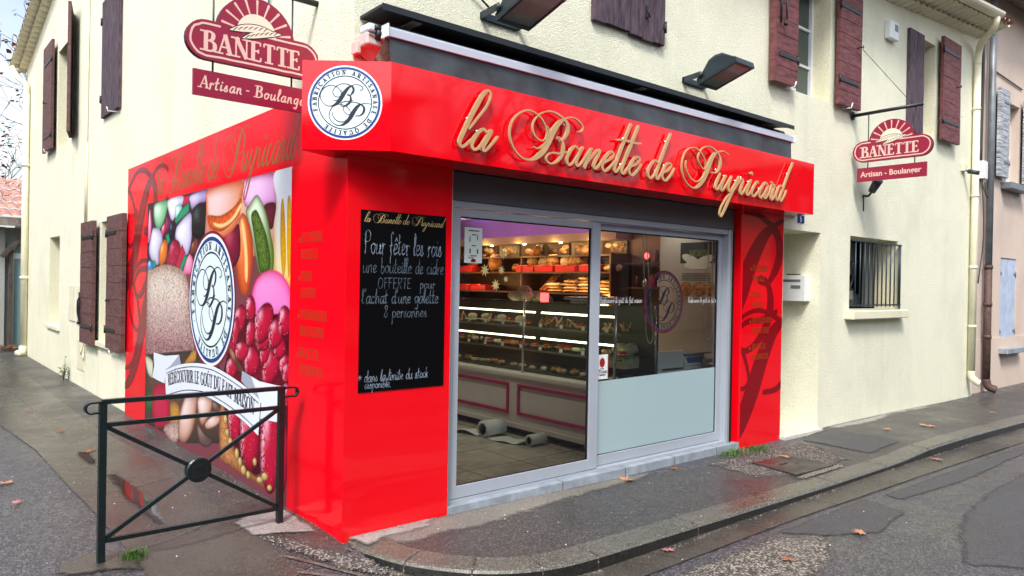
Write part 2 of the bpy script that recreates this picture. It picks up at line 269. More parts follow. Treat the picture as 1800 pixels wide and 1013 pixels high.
# ================================================================== mesh helpers (everything in world metres)
class MB:
    def __init__(s): s.v = []; s.f = []; s.mi = []; s.cur = 0; s.smooth = []
    def add(s, vs, fs, sm=False):
        o = len(s.v); s.v += [tuple(v) for v in vs]
        for f in fs: s.f.append(tuple(i + o for i in f)); s.mi.append(s.cur); s.smooth.append(sm)
        return s
    def box(s, x0, x1, y0, y1, z0, z1, bev=0.0, M=None):
        if x0 > x1: x0, x1 = x1, x0
        if y0 > y1: y0, y1 = y1, y0
        if z0 > z1: z0, z1 = z1, z0
        if bev <= 0:
            vs = [(x0, y0, z0), (x1, y0, z0), (x1, y1, z0), (x0, y1, z0), (x0, y0, z1), (x1, y0, z1), (x1, y1, z1), (x0, y1, z1)]
            fs = [(0, 3, 2, 1), (4, 5, 6, 7), (0, 1, 5, 4), (1, 2, 6, 5), (2, 3, 7, 6), (3, 0, 4, 7)]
        else:
            bev = min(bev, (x1 - x0) * .45, (y1 - y0) * .45, (z1 - z0) * .45)
            bm = bmesh.new(); bmesh.ops.create_cube(bm, size=1)
            for v in bm.verts: v.co = Vector(((x0 + x1) / 2 + v.co.x * (x1 - x0), (y0 + y1) / 2 + v.co.y * (y1 - y0), (z0 + z1) / 2 + v.co.z * (z1 - z0)))
            bmesh.ops.bevel(bm, geom=list(bm.edges), offset=bev, segments=2, affect='EDGES', profile=.5)
            bm.verts.index_update(); vs = [v.co.copy() for v in bm.verts]; fs = [tuple(v.index for v in f.verts) for f in bm.faces]; bm.free()
        if M is not None: vs = [M @ Vector(v) for v in vs]
        return s.add(vs, fs)
    def tube(s, pts, r, n=8, cap=True, closed=False):
        P = [Vector(p) for p in pts]; rs = r if isinstance(r, (list, tuple)) else [r] * len(P)
        rings = []; prev = None
        for i, p in enumerate(P):
            a = P[(i - 1) % len(P)] if (i > 0 or closed) else p; b = P[(i + 1) % len(P)] if (i < len(P) - 1 or closed) else p
            t = (b - a).normalized() if (b - a).length > 1e-9 else Vector((0, 0, 1))
            if prev is None:
                u = t.orthogonal().normalized()
                if abs(t.z) < .9: u = t.cross(Vector((0, 0, 1))).normalized()
            else:
                u = (prev - t * prev.dot(t)); u = u.normalized() if u.length > 1e-6 else t.orthogonal().normalized()
            prev = u; w = t.cross(u)
            rings.append([p + (u * math.cos(2 * math.pi * k / n) + w * math.sin(2 * math.pi * k / n)) * rs[i] for k in range(n)])
        vs = [v for rg in rings for v in rg]; fs = []
        m = len(rings)
        for i in range(m if closed else m - 1):
            j = (i + 1) % m
            for k in range(n): fs.append((i * n + k, i * n + (k + 1) % n, j * n + (k + 1) % n, j * n + k))
        if cap and not closed: fs.append(tuple(range(n))[::-1]); fs.append(tuple((m - 1) * n + k for k in range(n)))
        return s.add(vs, fs, True)
    def bar(s, p0, p1, w, h, up=(0, 0, 1)):
        p0, p1 = Vector(p0), Vector(p1); t = (p1 - p0).normalized(); u = t.cross(Vector(up)).normalized(); v = u.cross(t)
        vs = []
        for p in (p0, p1):
            for a, b in ((-1, -1), (1, -1), (1, 1), (-1, 1)): vs.append(p + u * (a * w / 2) + v * (b * h / 2))
        return s.add(vs, [(0, 1, 2, 3), (7, 6, 5, 4), (0, 4, 5, 1), (1, 5, 6, 2), (2, 6, 7, 3), (3, 7, 4, 0)])
    def lathe(s, prof, c, n=20, axis='z'):
        vs = []; fs = []
        for r, h in prof:
            for k in range(n):
                a = 2 * math.pi * k / n; x, y = r * math.cos(a), r * math.sin(a)
                vs.append({'z': (c[0] + x, c[1] + y, c[2] + h), 'y': (c[0] + x, c[1] + h, c[2] + y), 'x': (c[0] + h, c[1] + x, c[2] + y)}[axis])
        for i in range(len(prof) - 1):
            for k in range(n): fs.append((i * n + k, i * n + (k + 1) % n, (i + 1) * n + (k + 1) % n, (i + 1) * n + k))
        fs.append(tuple(range(n))[::-1]); fs.append(tuple((len(prof) - 1) * n + k for k in range(n)))
        return s.add(vs, fs, True)
    def poly(s, pts): return s.add(pts, [tuple(range(len(pts)))])
    def prism(s, pts2, mp, n0, n1):
        n = len(pts2); a = [mp(u, v, n0) for u, v in pts2]; b = [mp(u, v, n1) for u, v in pts2]
        return s.add(a + b, [tuple(range(n))[::-1], tuple(range(n, 2 * n))] + [(i, (i + 1) % n, n + (i + 1) % n, n + i) for i in range(n)])
    def blob(s, c, rx, ry, rz, seed=0, n=10, m=7, rough=.12, M=None):
        rd = random.Random(seed); vs = []; fs = []
        ph = [rd.uniform(0, 6.28) for _ in range(6)]
        for i in range(m + 1):
            th = math.pi * i / m
            for k in range(n):
                a = 2 * math.pi * k / n; d = 1 + rough * (math.sin(3 * a + ph[0] + th * 2) * .5 + math.sin(2 * a + ph[1] - th * 3) * .5) * math.sin(th)
                v = Vector((rx * math.sin(th) * math.cos(a) * d, ry * math.sin(th) * math.sin(a) * d, rz * math.cos(th) * d))
                if M is not None: v = M @ v
                vs.append((c[0] + v.x, c[1] + v.y, c[2] + v.z))
        for i in range(m):
            for k in range(n): fs.append((i * n + k, (i + 1) * n + k, (i + 1) * n + (k + 1) % n, i * n + (k + 1) % n))
        return s.add(vs, fs, True)

BASE = {}          # world origin of every object, by object name
def origin(p):
    return BASE[p.name] if p is not None else Vector((0, 0, 0))
def obj(name, mb, m, parent=None, label=None, kind=None, cat=None, group=None, slots=None, recalc=True):
    me = bpy.data.meshes.new(name)
    vs = mb.v
    if parent is not None: o0 = origin(parent)
    else:
        a = np.array(vs); o0 = Vector(((a[:, 0].min() + a[:, 0].max()) / 2, (a[:, 1].min() + a[:, 1].max()) / 2, a[:, 2].min()))
    me.from_pydata([(v[0] - o0.x, v[1] - o0.y, v[2] - o0.z) for v in vs], [], mb.f)
    for mm in (slots or [m]): me.materials.append(MATS[mm] if isinstance(mm, str) else mm)
    if len(me.polygons) == len(mb.mi):
        me.polygons.foreach_set('material_index', mb.mi); me.polygons.foreach_set('use_smooth', mb.smooth)
    if recalc:
        bm = bmesh.new(); bm.from_mesh(me); bmesh.ops.recalc_face_normals(bm, faces=bm.faces); bm.to_mesh(me); bm.free()
    me.update()
    o = bpy.data.objects.new(name, me); COL.objects.link(o); BASE[o.name] = o0
    if parent is not None: o.parent = parent
    else: o.location = o0
    tag(o, label, cat, group, kind)
    return o
def tag(o, label=None, cat=None, group=None, kind=None):
    if label: o['label'] = label
    if cat: o['category'] = cat
    if group: o['group'] = group
    if kind: o['kind'] = kind
def thing(name, label, cat, loc, group=None):
    o = bpy.data.objects.new(name, None); COL.objects.link(o); o.location = loc; o.empty_display_size = .1
    BASE[o.name] = Vector(loc); tag(o, label, cat, group); return o
def kids(o): return [c for c in bpy.data.objects if c.parent == o]
def copy_tree(o, loc, label, parent=None, group=None):
    c = o.copy(); COL.objects.link(c); BASE[c.name] = Vector(loc) if loc is not None else BASE[o.name]
    if parent is not None: c.parent = parent
    if loc is not None: c.location = loc
    if label: c['label'] = label
    if group: c['group'] = group
    for ch in kids(o): copy_tree(ch, None, None, c)
    return c
# ---- plane maps
def mapY(y):  return lambda u, v, n: (u, y - n, v)            # a plane facing -Y: u along +X, n outward
def mapX(x):  return lambda u, v, n: (x - n, u, v)            # a plane facing -X: u is world Y (runs right to left), n outward
def mapQ(o, ux, uz, nn):
    o, ux, uz, nn = map(Vector, (o, ux, uz, nn)); return lambda u, v, n: tuple(o + ux * u + uz * v + nn * n)
# ---- strokes
def spline(pts, sub=6, closed=False):
    P = [tuple(map(float, p)) for p in pts]; n = len(P); out = []
    if n < 3 and not closed: return P
    rng = range(n) if closed else range(n - 1)
    for i in rng:
        if closed: p0, p1, p2, p3 = P[(i - 1) % n], P[i], P[(i + 1) % n], P[(i + 2) % n]
        else: p0, p1, p2, p3 = P[max(i - 1, 0)], P[i], P[i + 1], P[min(i + 2, n - 1)]
        for k in range(sub):
            t = k / sub; t2, t3 = t * t, t * t * t
            out.append(tuple(.5 * (2 * b + (c - a) * t + (2 * a - 5 * b + 4 * c - d) * t2 + (3 * b - a - 3 * c + d) * t3) for a, b, c, d in zip(p0, p1, p2, p3)))
    if not closed: out.append(P[-1])
    return out
def clip_poly(poly, x0, x1, z0, z1):
    for ax, lim, sg in ((0, x0, 1), (0, x1, -1), (1, z0, 1), (1, z1, -1)):
        res = []
        for i in range(len(poly)):
            a, b = poly[i], poly[(i + 1) % len(poly)]; da, db = (a[ax] - lim) * sg, (b[ax] - lim) * sg
            if da >= 0: res.append(a)
            if (da >= 0) != (db >= 0):
                t = da / (da - db); res.append((a[0] + (b[0] - a[0]) * t, a[1] + (b[1] - a[1]) * t))
        poly = res
        if len(poly) < 3: return None
    return poly
def ribbon(mb, pts, mp, thick=0.0, base=0.0, drift=.0004, clip=None, sub=5, smooth=True, cap=True, back=0.0):
    """pts: (u, v, width). A stroke in a plane; thick > 0 makes it a raised letter"""
    P = spline(pts, sub) if smooth and len(pts) > 2 else [tuple(map(float, p)) for p in pts]
    if cap and len(P) > 1:   # rounded ends
        def ext(a, b):
            dx, dy = a[0] - b[0], a[1] - b[1]; l = math.hypot(dx, dy) or 1; w = a[2] / 2; return [(a[0] + dx / l * w * q, a[1] + dy / l * w * q, a[2] * r) for q, r in ((.98, .2), (.75, .66), (.42, .91))]
        P = ext(P[0], P[1]) + P + ext(P[-1], P[-2])[::-1]
    n = len(P); Lf = []; Rt = []
    for i in range(n):
        a = P[max(i - 1, 0)]; b = P[min(i + 1, n - 1)]; dx, dy = b[0] - a[0], b[1] - a[1]; l = math.hypot(dx, dy) or 1
        nx, ny = -dy / l, dx / l; w = P[i][2] / 2
        Lf.append((P[i][0] + nx * w, P[i][1] + ny * w)); Rt.append((P[i][0] - nx * w, P[i][1] - ny * w))
    for i in range(n - 1):
        h = base + thick + drift * i / n
        q = [Lf[i], Lf[i + 1], Rt[i + 1], Rt[i]]
        if clip:
            q = clip_poly(q, *clip)
            if not q: continue
            mb.add([mp(a, b, h) for a, b in q], [tuple(range(len(q)))]); continue
        h2 = base + thick + drift * (i + 1) / n
        vs = [mp(*Lf[i], h), mp(*Lf[i + 1], h2), mp(*Rt[i + 1], h2), mp(*Rt[i], h)]
        if thick <= 0: mb.add(vs, [(0, 1, 2, 3)])
        else:
            vs += [mp(*Lf[i], base), mp(*Lf[i + 1], base), mp(*Rt[i + 1], base), mp(*Rt[i], base)]
            fs = [(0, 1, 2, 3), (0, 4, 5, 1), (2, 6, 7, 3)]
            if i == 0: fs.append((0, 3, 7, 4))
            if i == n - 2: fs.append((1, 5, 6, 2))
            mb.add(vs, fs)
# ---- serif capitals (cap height 1). T thick, t thin, c curved; last item lists the serifs
def _pp(s): return [tuple(map(float, q.split(','))) for q in s.split()]
GL = {
'A': (.74, 'T .37,1 .64,0|t .37,1 .08,0|t .18,.36 .55,.36', '.08,0 .64,0'),
'B': (.66, 'T .16,1 .16,0|c .16,.97 .36,.97 .50,.86 .46,.62 .30,.53 .16,.53|c .16,.53 .38,.52 .56,.40 .56,.14 .36,.03 .16,.03', '.1,0 .1,1'),
'C': (.72, 'c .62,.74 .52,.94 .34,.98 .14,.80 .09,.5 .14,.2 .34,.02 .52,.07 .63,.26', ''),
'D': (.76, 'T .16,1 .16,0|c .16,.97 .40,.95 .63,.75 .66,.48 .60,.22 .38,.03 .16,.03', '.1,0 .1,1'),
'E': (.62, 'T .16,1 .16,0|t .16,.97 .52,.97|t .16,.52 .42,.52|t .16,.03 .55,.03|t .52,.97 .52,.80|t .55,.03 .55,.22|t .42,.62 .42,.42', '.12,0 .12,1'),
'F': (.58, 'T .16,1 .16,0|t .16,.97 .52,.97|t .16,.52 .42,.52|t .52,.97 .52,.80|t .42,.62 .42,.42', '.16,0 .12,1'),
'G': (.76, 'c .62,.76 .50,.95 .34,.98 .14,.80 .09,.5 .14,.2 .34,.02 .50,.06 .62,.16|T .62,.42 .62,.05', '.60,.42'),
'H': (.80, 'T .16,1 .16,0|T .64,1 .64,0|t .16,.52 .64,.52', '.16,0 .16,1 .64,0 .64,1'),
'I': (.34, 'T .17,1 .17,0', '.17,0 .17,1'),
'L': (.60, 'T .16,1 .16,0|t .16,.03 .54,.03|t .54,.03 .54,.24', '.14,0 .16,1'),
'M': (.92, 't .14,1 .14,0|T .14,1 .46,.06|t .46,.06 .78,1|T .78,1 .78,0', '.14,0 .78,0 .12,1 .80,1'),
'N': (.80, 't .14,1 .14,0|T .14,1 .66,.0|t .66,0 .66,1', '.14,0 .10,1 .66,1'),
'O': (.80, 'c .40,.98 .17,.85 .10,.5 .17,.15 .40,.02 .63,.15 .70,.5 .63,.85 .40,.98', ''),
'P': (.62, 'T .16,1 .16,0|c .16,.97 .40,.96 .55,.84 .54,.60 .38,.47 .16,.46', '.16,0 .12,1'),
'Q': (.80, 'c .40,.98 .17,.85 .10,.5 .17,.15 .40,.02 .63,.15 .70,.5 .63,.85 .40,.98|T .40,.12 .70,-.16', ''),
'R': (.70, 'T .16,1 .16,0|c .16,.97 .38,.96 .52,.84 .51,.62 .36,.50 .16,.50|T .34,.50 .62,0', '.16,0 .12,1 .62,0'),
'S': (.56, 'c .45,.78 .38,.93 .24,.97 .11,.84 .16,.64 .34,.50 .46,.34 .42,.10 .25,.02 .12,.08 .08,.25', ''),
'T': (.66, 'T .33,1 .33,0|t .06,.97 .60,.97|t .06,.97 .06,.80|t .60,.97 .60,.80', '.33,0'),
'U': (.76, 'T .16,1 .16,.3|c .16,.3 .20,.1 .38,.02 .56,.1 .62,.3|t .62,.3 .62,1', '.16,1 .62,1'),
'V': (.72, 'T .10,1 .38,0|t .38,0 .64,1', '.10,1 .64,1'),
'W': (1.0, 'T .10,1 .30,0|t .30,0 .50,1|T .50,1 .70,0|t .70,0 .90,1', '.10,1 .50,1 .90,1'),
'J': (.44, 'T .26,1 .26,.2|c .26,.2 .20,.02 .08,.04', '.26,1'),
'-': (.44, 't .08,.40 .36,.40', ''), ' ': (.36, '', ''), '\u2022': (.4, 'T .2,.42 .2,.48', ''),
'5': (.6, 't .46,.96 .18,.96|t .18,.96 .15,.55|c .15,.55 .34,.62 .48,.44 .42,.12 .24,.02 .12,.12', ''),
}
ACC = {'\u00c9': ('E', 't .26,1.10 .42,1.28'), '\u00db': ('U', 't .26,1.08 .39,1.24|t .39,1.24 .52,1.08')}
# joined handwriting (x height .5, ascenders 1, single pen)
HW = {
'a': (.46, 'c .40,.46 .22,.50 .08,.30 .10,.06 .26,.04 .38,.30|c .40,.48 .37,.20 .40,.03 .48,.10'), 'b': (.42, 'c .10,1.0 .09,.5 .10,.05 .24,.02 .36,.22 .28,.46 .12,.36'),
'c': (.38, 'c .34,.42 .20,.50 .07,.28 .14,.04 .34,.10'), 'd': (.46, 'c .36,.44 .20,.50 .07,.28 .14,.03 .30,.10 .38,.36|c .42,1.0 .39,.5 .39,.04 .48,.10'),
'e': (.38, 'c .07,.22 .24,.28 .33,.40 .24,.50 .10,.40 .07,.18 .18,.02 .36,.12'), 'f': (.34, 'c .30,.92 .20,1.02 .14,.8 .15,.2 .13,-.40|t .02,.40 .30,.46'),
'g': (.44, 'c .36,.44 .20,.50 .07,.28 .14,.05 .30,.12 .38,.40|c .39,.48 .38,0 .32,-.36 .14,-.30'), 'h': (.44, 'c .10,1.0 .09,.5 .09,.0|c .09,.22 .22,.48 .34,.40 .34,.12 .42,.03'),
'i': (.22, 'c .10,.46 .09,.14 .14,.02 .22,.10|t .12,.66 .13,.70'), 'k': (.4, 'c .10,1.0 .09,.5 .09,0|t .30,.46 .10,.22|t .14,.26 .36,0'),
'l': (.22, 'c .04,.20 .18,.70 .16,1.0 .08,.9 .09,.2 .14,.02 .22,.10'), 'm': (.62, 'c .08,.46 .08,0|c .08,.26 .20,.48 .28,.38 .28,0|c .28,.26 .40,.48 .50,.38 .50,.1 .60,.03'),
'n': (.44, 'c .08,.46 .08,.0|c .08,.24 .22,.48 .32,.40 .33,.12 .42,.03'), 'o': (.42, 'c .22,.48 .07,.36 .08,.12 .22,.02 .36,.16 .34,.40 .22,.48 .42,.40'),
'p': (.42, 'c .08,.46 .09,.0 .08,-.48|c .08,.36 .24,.50 .36,.32 .28,.05 .10,.08'), 'r': (.34, 'c .06,.36 .12,.48 .12,.30 .11,0|c .11,.26 .20,.46 .32,.42'),
's': (.34, 'c .04,.10 .18,.48 .20,.46 .22,.28 .30,.14 .22,.02 .08,.06'), 't': (.30, 'c .13,.92 .11,.4 .12,.05 .26,.06|t .0,.54 .26,.58'),
'u': (.46, 'c .07,.46 .07,.12 .18,.02 .32,.16 .36,.46|c .37,.46 .36,.12 .42,.02 .48,.10'), 'x': (.34, 't .06,.46 .30,.02|t .30,.46 .06,.02'),
"'": (.16, 't .10,1.0 .06,.80'), '\u00ea': (.38, 'c .07,.22 .24,.28 .33,.40 .24,.50 .10,.40 .07,.18 .18,.02 .36,.12|t .10,.62 .22,.78|t .22,.78 .32,.62'),
'v': (.36, 'c .05,.46 .12,.14 .17,.02 .30,.46'), '\u00e9': (.38, 'c .07,.22 .24,.28 .33,.40 .24,.50 .10,.40 .07,.18 .18,.02 .36,.12|t .16,.62 .28,.78'), '\u00fb': (.46, 'c .07,.46 .07,.12 .18,.02 .32,.16 .36,.46|c .37,.46 .36,.12 .42,.02 .48,.10|t .12,.62 .22,.76|t .22,.76 .32,.62'),
' ': (.34, ''), 'P': (.56, 'c .14,.90 .13,.5 .12,.0|c .06,.80 .20,1.02 .48,.92 .46,.62 .28,.52 .14,.55'), 'O': (.62, 'c .32,.98 .10,.80 .10,.22 .30,.02 .52,.20 .52,.78 .32,.98'),
'F': (.48, 't .12,1 .12,0|t .12,.96 .44,.98|t .12,.54 .38,.55'), 'E': (.5, 't .12,1 .12,0|t .12,.97 .44,.98|t .12,.52 .38,.53|t .12,.02 .46,.03'), 'R': (.54, 't .12,1 .12,0|c .12,.97 .42,.95 .42,.60 .12,.52|t .22,.5 .48,0'),
'T': (.5, 't .26,1 .26,0|t .04,.97 .48,.98'), '8': (.44, 'c .34,.88 .20,.98 .10,.80 .22,.56 .36,.26 .22,.02 .08,.20 .20,.50 .34,.80 .22,.98'), '*': (.4, 't .20,.2 .20,.6|t .04,.3 .36,.5|t .04,.5 .36,.3'), '.': (.2, 't .08,.0 .10,.03'),
}
def text_len(txt, h, font='serif', track=0.0, squash=1.0):
    w = 0
    for ch in txt:
        if font == 'serif':
            c = ACC[ch][0] if ch in ACC else ch; w += GL[c][0] * h * squash + track
        else: w += HW[ch][0] * h * squash + track
    return w
def put_text(mb, txt, mp, u0, v0, h, font='serif', T=.16, t=.065, squash=1.0, width=None, track=0.0, slant=0.0, sgn=1, path=None, drift=.0003, base=0.0, wob=0.0, seed=1):
    """letters along a straight line (u0, v0) or along path(s) -> (u, v, angle)"""
    x = 0.0; rd = random.Random(seed)
    if width:
        raw = text_len(txt, h, font); squash = min(1.0, width / raw); track = (width - raw * squash) / len(txt)
    for ci, ch in enumerate(txt):
        st = []
        if font == 'serif':
            c = ACC[ch][0] if ch in ACC else ch; adv, spec, ser = GL[c]
            if ch in ACC: spec = spec + '|' + ACC[ch][1]
        else: adv, spec = HW[ch]; ser = ''
        for it in spec.split('|'):
            if not it: continue
            k, ps = it[0], _pp(it[2:])
            if font == 'serif':
                if k == 'c':
                    sp = spline(ps, 4); q = []
                    for i, p in enumerate(sp):   # thick where the pen runs upright
                        a, b = sp[max(i - 1, 0)], sp[min(i + 1, len(sp) - 1)]; d = math.hypot(b[0] - a[0], b[1] - a[1]) or 1
                        q.append((*p, t + (T - t) * (abs(b[1] - a[1]) / d) ** 1.6))
                    st.append(q)
                else: st.append([(*p, T if k == 'T' else t) for p in ps])
            else: st.append([(*p, T) for p in (spline(ps, 4) if k == 'c' else ps)])
        for p in _pp(ser) if ser else []:
            y = p[1]; yy = t * .5 if y < .5 else 1 - t * .5
            if .05 < y < .95: yy = y
            st.append([(p[0] - T * 1.05, yy, t), (p[0] + T * 1.05, yy, t)])
        for s_ in st:
            pts = []
            for (a, b, w) in s_:
                a2 = (a + slant * b) * squash * h; b2 = b * h
                if wob: a2 += rd.uniform(-wob, wob) * h; b2 += rd.uniform(-wob, wob) * h
                if path:
                    pu, pv, an = path(x + a2); 
                    pts.append((pu - math.sin(an) * b2, pv + math.cos(an) * b2, w * h))
                else: pts.append((u0 + sgn * (x + a2), v0 + b2, w * h))
            ribbon(mb, pts, mp, base=base + drift * (ci % 3), drift=drift, smooth=False, cap=(font != 'serif'))
        x += adv * h * squash + track
    return x
def ring(mb, mp, cu, cv, r0, r1, base, n=56, sx=1.0):
    for i in range(n):
        a, b = 2 * math.pi * i / n, 2 * math.pi * (i + 1) / n
        q = [(cu + sx * r * math.cos(t), cv + r * math.sin(t)) for r, t in ((r0, a), (r1, a), (r1, b), (r0, b))]
        if r0 <= 0: q = [q[0], q[1], q[2]]
        mb.add([mp(u, v, base) for u, v in q], [tuple(range(len(q)))])

# ================================================================== ground
def sstep(a, b, x):
    t = min(1, max(0, (x - a) / (b - a))); return t * t * (3 - 2 * t)
def gz(x, y):
    """height of street, side lane and their drainage channels"""
    left = -.002 - .035 * sstep(.35, .80, -x) + .03 * sstep(.80, 1.25, -x)
    w = sstep(.35, -1.0, y)
    z = left * (1 - w) - .112 * w
    if y < -1.6: z += min(.10, (-1.6 - y) * .022)
    if x > 6: z -= .006 * (x - 6) * (1 if x < 14 else 0) + (.048 if x >= 14 else 0)
    return z
def pz(x, y):
    """height of the pavement inside the kerb"""
    z = .0 - .042 * sstep(.4, 4.6, x) + .038 * sstep(5.4, 6.4, x) - .07 * sstep(6.8, 13, x)
    return z - .012 * sstep(0, -1.0, y)
def axis_pts(lo, hi, near, step, far):
    p = []; x = near[0]
    while x <= near[1] + 1e-6: p.append(x); x += step
    l = [p[0]]; s = step
    while l[-1] > lo: s *= 1.45; l.append(max(lo, l[-1] - s))
    r = [p[-1]]; s = step
    while r[-1] < hi: s *= 1.45; r.append(min(hi, r[-1] + s))
    return l[:0:-1] + p + r[1:]
gx = axis_pts(-400, 400, (-4.5, 12), .12, 0); gy = axis_pts(-400, 400, (-4.6, 8), .12, 0)
mb = MB(); W_ = len(gy)
mb.v = [(x, y, gz(x, y)) for x in gx for y in gy]
for i in range(len(gx) - 1):
    for j in range(len(gy) - 1): mb.f.append((i * W_ + j, (i + 1) * W_ + j, (i + 1) * W_ + j + 1, i * W_ + j + 1)); mb.mi.append(0); mb.smooth.append(True)
obj('road', mb, 'asphalt_road', kind='structure')
def sheet(name, poly, m, lift, zf=gz, step=.1, parent=None, kind='structure', rim=None, **kw):
    """a flat patch following the ground, clipped to a polygon"""
    xs = [p[0] for p in poly]; ys = [p[1] for p in poly]; mb = MB()
    nx = max(1, int((max(xs) - min(xs)) / step)); ny = max(1, int((max(ys) - min(ys)) / step))
    bm = bmesh.new(); bm.faces.new([bm.verts.new((p[0], p[1], 0)) for p in poly])
    for ax, lo, hi, n in ((0, min(xs), max(xs), min(nx, 160)), (1, min(ys), max(ys), min(ny, 160))):
        for k in range(1, n):
            c = lo + (hi - lo) * k / n; no = (1, 0, 0) if ax == 0 else (0, 1, 0); co = (c, 0, 0) if ax == 0 else (0, c, 0)
            bmesh.ops.bisect_plane(bm, geom=list(bm.verts) + list(bm.edges) + list(bm.faces), plane_co=co, plane_no=no)
    bm.verts.index_update()
    mb.add([(v.co.x, v.co.y, zf(v.co.x, v.co.y) + lift) for v in bm.verts], [tuple(v.index for v in f.verts) for f in bm.faces], True); bm.free()
    o = obj(name, mb, m, parent=parent, kind=kind, **kw)
    if rim:
        V = np.array(mb.v)[:, :2]; d = np.full(len(V), 9e9)
        for k in range(len(poly)):
            a, b = np.array(poly[k]), np.array(poly[(k + 1) % len(poly)]); e = b - a; t = np.clip(((V - a) @ e) / (e @ e + 1e-12), 0, 1); d = np.minimum(d, np.hypot(*(V - a - t[:, None] * e).T))
        at = o.data.attributes.new('rim', 'FLOAT', 'POINT'); at.data.foreach_set('value', np.clip(d / rim, 0, 1).astype(np.float32))
    return o
def wobble(poly, amp, seed, n=6, open_=False):
    rd = random.Random(seed); out = []
    for i in range(len(poly)):
        a, b = poly[i], poly[(i + 1) % len(poly)]
        for k in range(n):
            t = k / n; out.append((a[0] + (b[0] - a[0]) * t + (rd.uniform(-amp, amp) if k else 0), a[1] + (b[1] - a[1]) * t + (rd.uniform(-amp, amp) if k else 0)))
    return out
# kerb line (outer top edge) and the pavement behind it
KO = [(.02, .0), (.03, -.277), (.091, -.50), (.24, -.74), (.405, -.92), (.62, -1.06), (.9, -1.14), (1.4, -1.16), (2.2, -1.165), (3.9, -1.175), (5.6, -1.19), (7.3, -1.22), (9.2, -1.27), (14, -1.38), (30, -1.75), (80, -3)]
KO = spline(KO, 6)
def off_in(P, d):
    out = []
    for i, p in enumerate(P):
        a, b = P[max(i - 1, 0)], P[min(i + 1, len(P) - 1)]; dx, dy = b[0] - a[0], b[1] - a[1]; l = math.hypot(dx, dy) or 1
        out.append((p[0] - dy / l * d, p[1] + dx / l * d))
    return out
KI = off_in(KO, .20)
KI = [(max(p[0], .10 + .04 * 0), min(p[1], .0)) for p in KI]
mb = MB(); prof = []
LEN = [0]
for i in range(1, len(KO)): LEN.append(LEN[-1] + math.hypot(KO[i][0] - KO[i - 1][0], KO[i][1] - KO[i - 1][1]))
rows = []
for i in range(len(KO)):
    o, inn = KO[i], KI[i]; zt = pz(*o); zb = gz(*o) - .06; rise = sstep(0, .35, LEN[i])
    zt = zt * rise + (gz(*o) + .012) * (1 - rise) if LEN[i] < .35 else zt
    ex, ey = o[0] - inn[0], o[1] - inn[1]; l = math.hypot(ex, ey) or 1; ex, ey = ex / l, ey / l
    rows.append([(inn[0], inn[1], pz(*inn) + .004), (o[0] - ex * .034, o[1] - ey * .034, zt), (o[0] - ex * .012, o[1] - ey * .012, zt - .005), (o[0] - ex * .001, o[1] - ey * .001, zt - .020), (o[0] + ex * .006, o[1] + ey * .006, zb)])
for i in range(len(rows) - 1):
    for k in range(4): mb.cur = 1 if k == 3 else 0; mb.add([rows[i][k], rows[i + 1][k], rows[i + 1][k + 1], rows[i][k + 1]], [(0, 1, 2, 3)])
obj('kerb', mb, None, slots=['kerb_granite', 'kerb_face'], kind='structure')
# joints between the kerb stones
mb = MB(); nxt = .55
for i in range(1, len(KO)):
    if LEN[i] > 16: break
    while nxt <= LEN[i]:
        t = (nxt - LEN[i - 1]) / (LEN[i] - LEN[i - 1]); A = [Vector(a).lerp(Vector(b), t) for a, b in zip(rows[i - 1], rows[i])]
        d = (Vector(rows[i][1]) - Vector(rows[i - 1][1])).normalized() * .006; up = Vector((0, 0, .0035)); out = (A[3] - A[0]).normalized() * .003
        for k in range(4): mb.add([A[k] - d + up + out, A[k] + d + up + out, A[k + 1] + d + up * (1 if k < 2 else 0) + out, A[k + 1] - d + up * (1 if k < 2 else 0) + out], [(0, 1, 2, 3)])
        nxt += .42 if nxt < 1.6 else 1.02
obj('kerb_joints', mb, 'black_soil', kind='structure')
pav = [p for p in KI if p[0] < 31]; x_end = pav[-1][0]
poly = [(p[0], p[1]) for p in pav] + [(x_end, .02), (6.2, .02), (6.2, .25), (5.3, .25), (5.3, .02), (.1, .02)]
sheet('pavement', poly, 'asphalt_side', 0.0, pz, .16)
# pale worn strip along the shop step, cement skirt at the corner, dark repair by the grass
sheet('pavement_repair', wobble([(.10, .08), (.80, .08), (1.9, .08), (3.4, .08), (2.9, -.16), (2.3, -.24), (1.6, -.28), (1.1, -.36), (.7, -.36), (.2, -.34)], .02, 3), 'concrete_joint_worn', .004, pz, .025, rim=.13)
sheet('cement_skirt', wobble([(.0, .08), (.78, .08), (.62, -.14), (.40, -.19), (.20, -.17), (.12, -.22), (.02, -.22)], .012, 5), 'concrete_pale_worn', .009, pz, .02, rim=.09)
sheet('pavement_repair', wobble([(3.72, -.03), (5.55, -.03), (5.5, -.40), (5.2, -.93), (4.1, -.93), (3.62, -.72)], .04, 8), 'black_soil_worn', .004, pz, .04, rim=.16)
sheet('pavement_repair', wobble([(6.25, .08), (9.8, .08), (9.3, -.16), (8.0, -.14), (7.4, -.24), (6.4, -.2)], .02, 12), 'concrete_pale_worn', .004, pz, .03, rim=.15)
sheet('pavement_repair', wobble([(5.55, -.05), (6.35, -.05), (6.35, -.9), (5.55, -.9)], .01, 56), 'asphalt_patch_worn', .006, pz, .03, rim=.07)
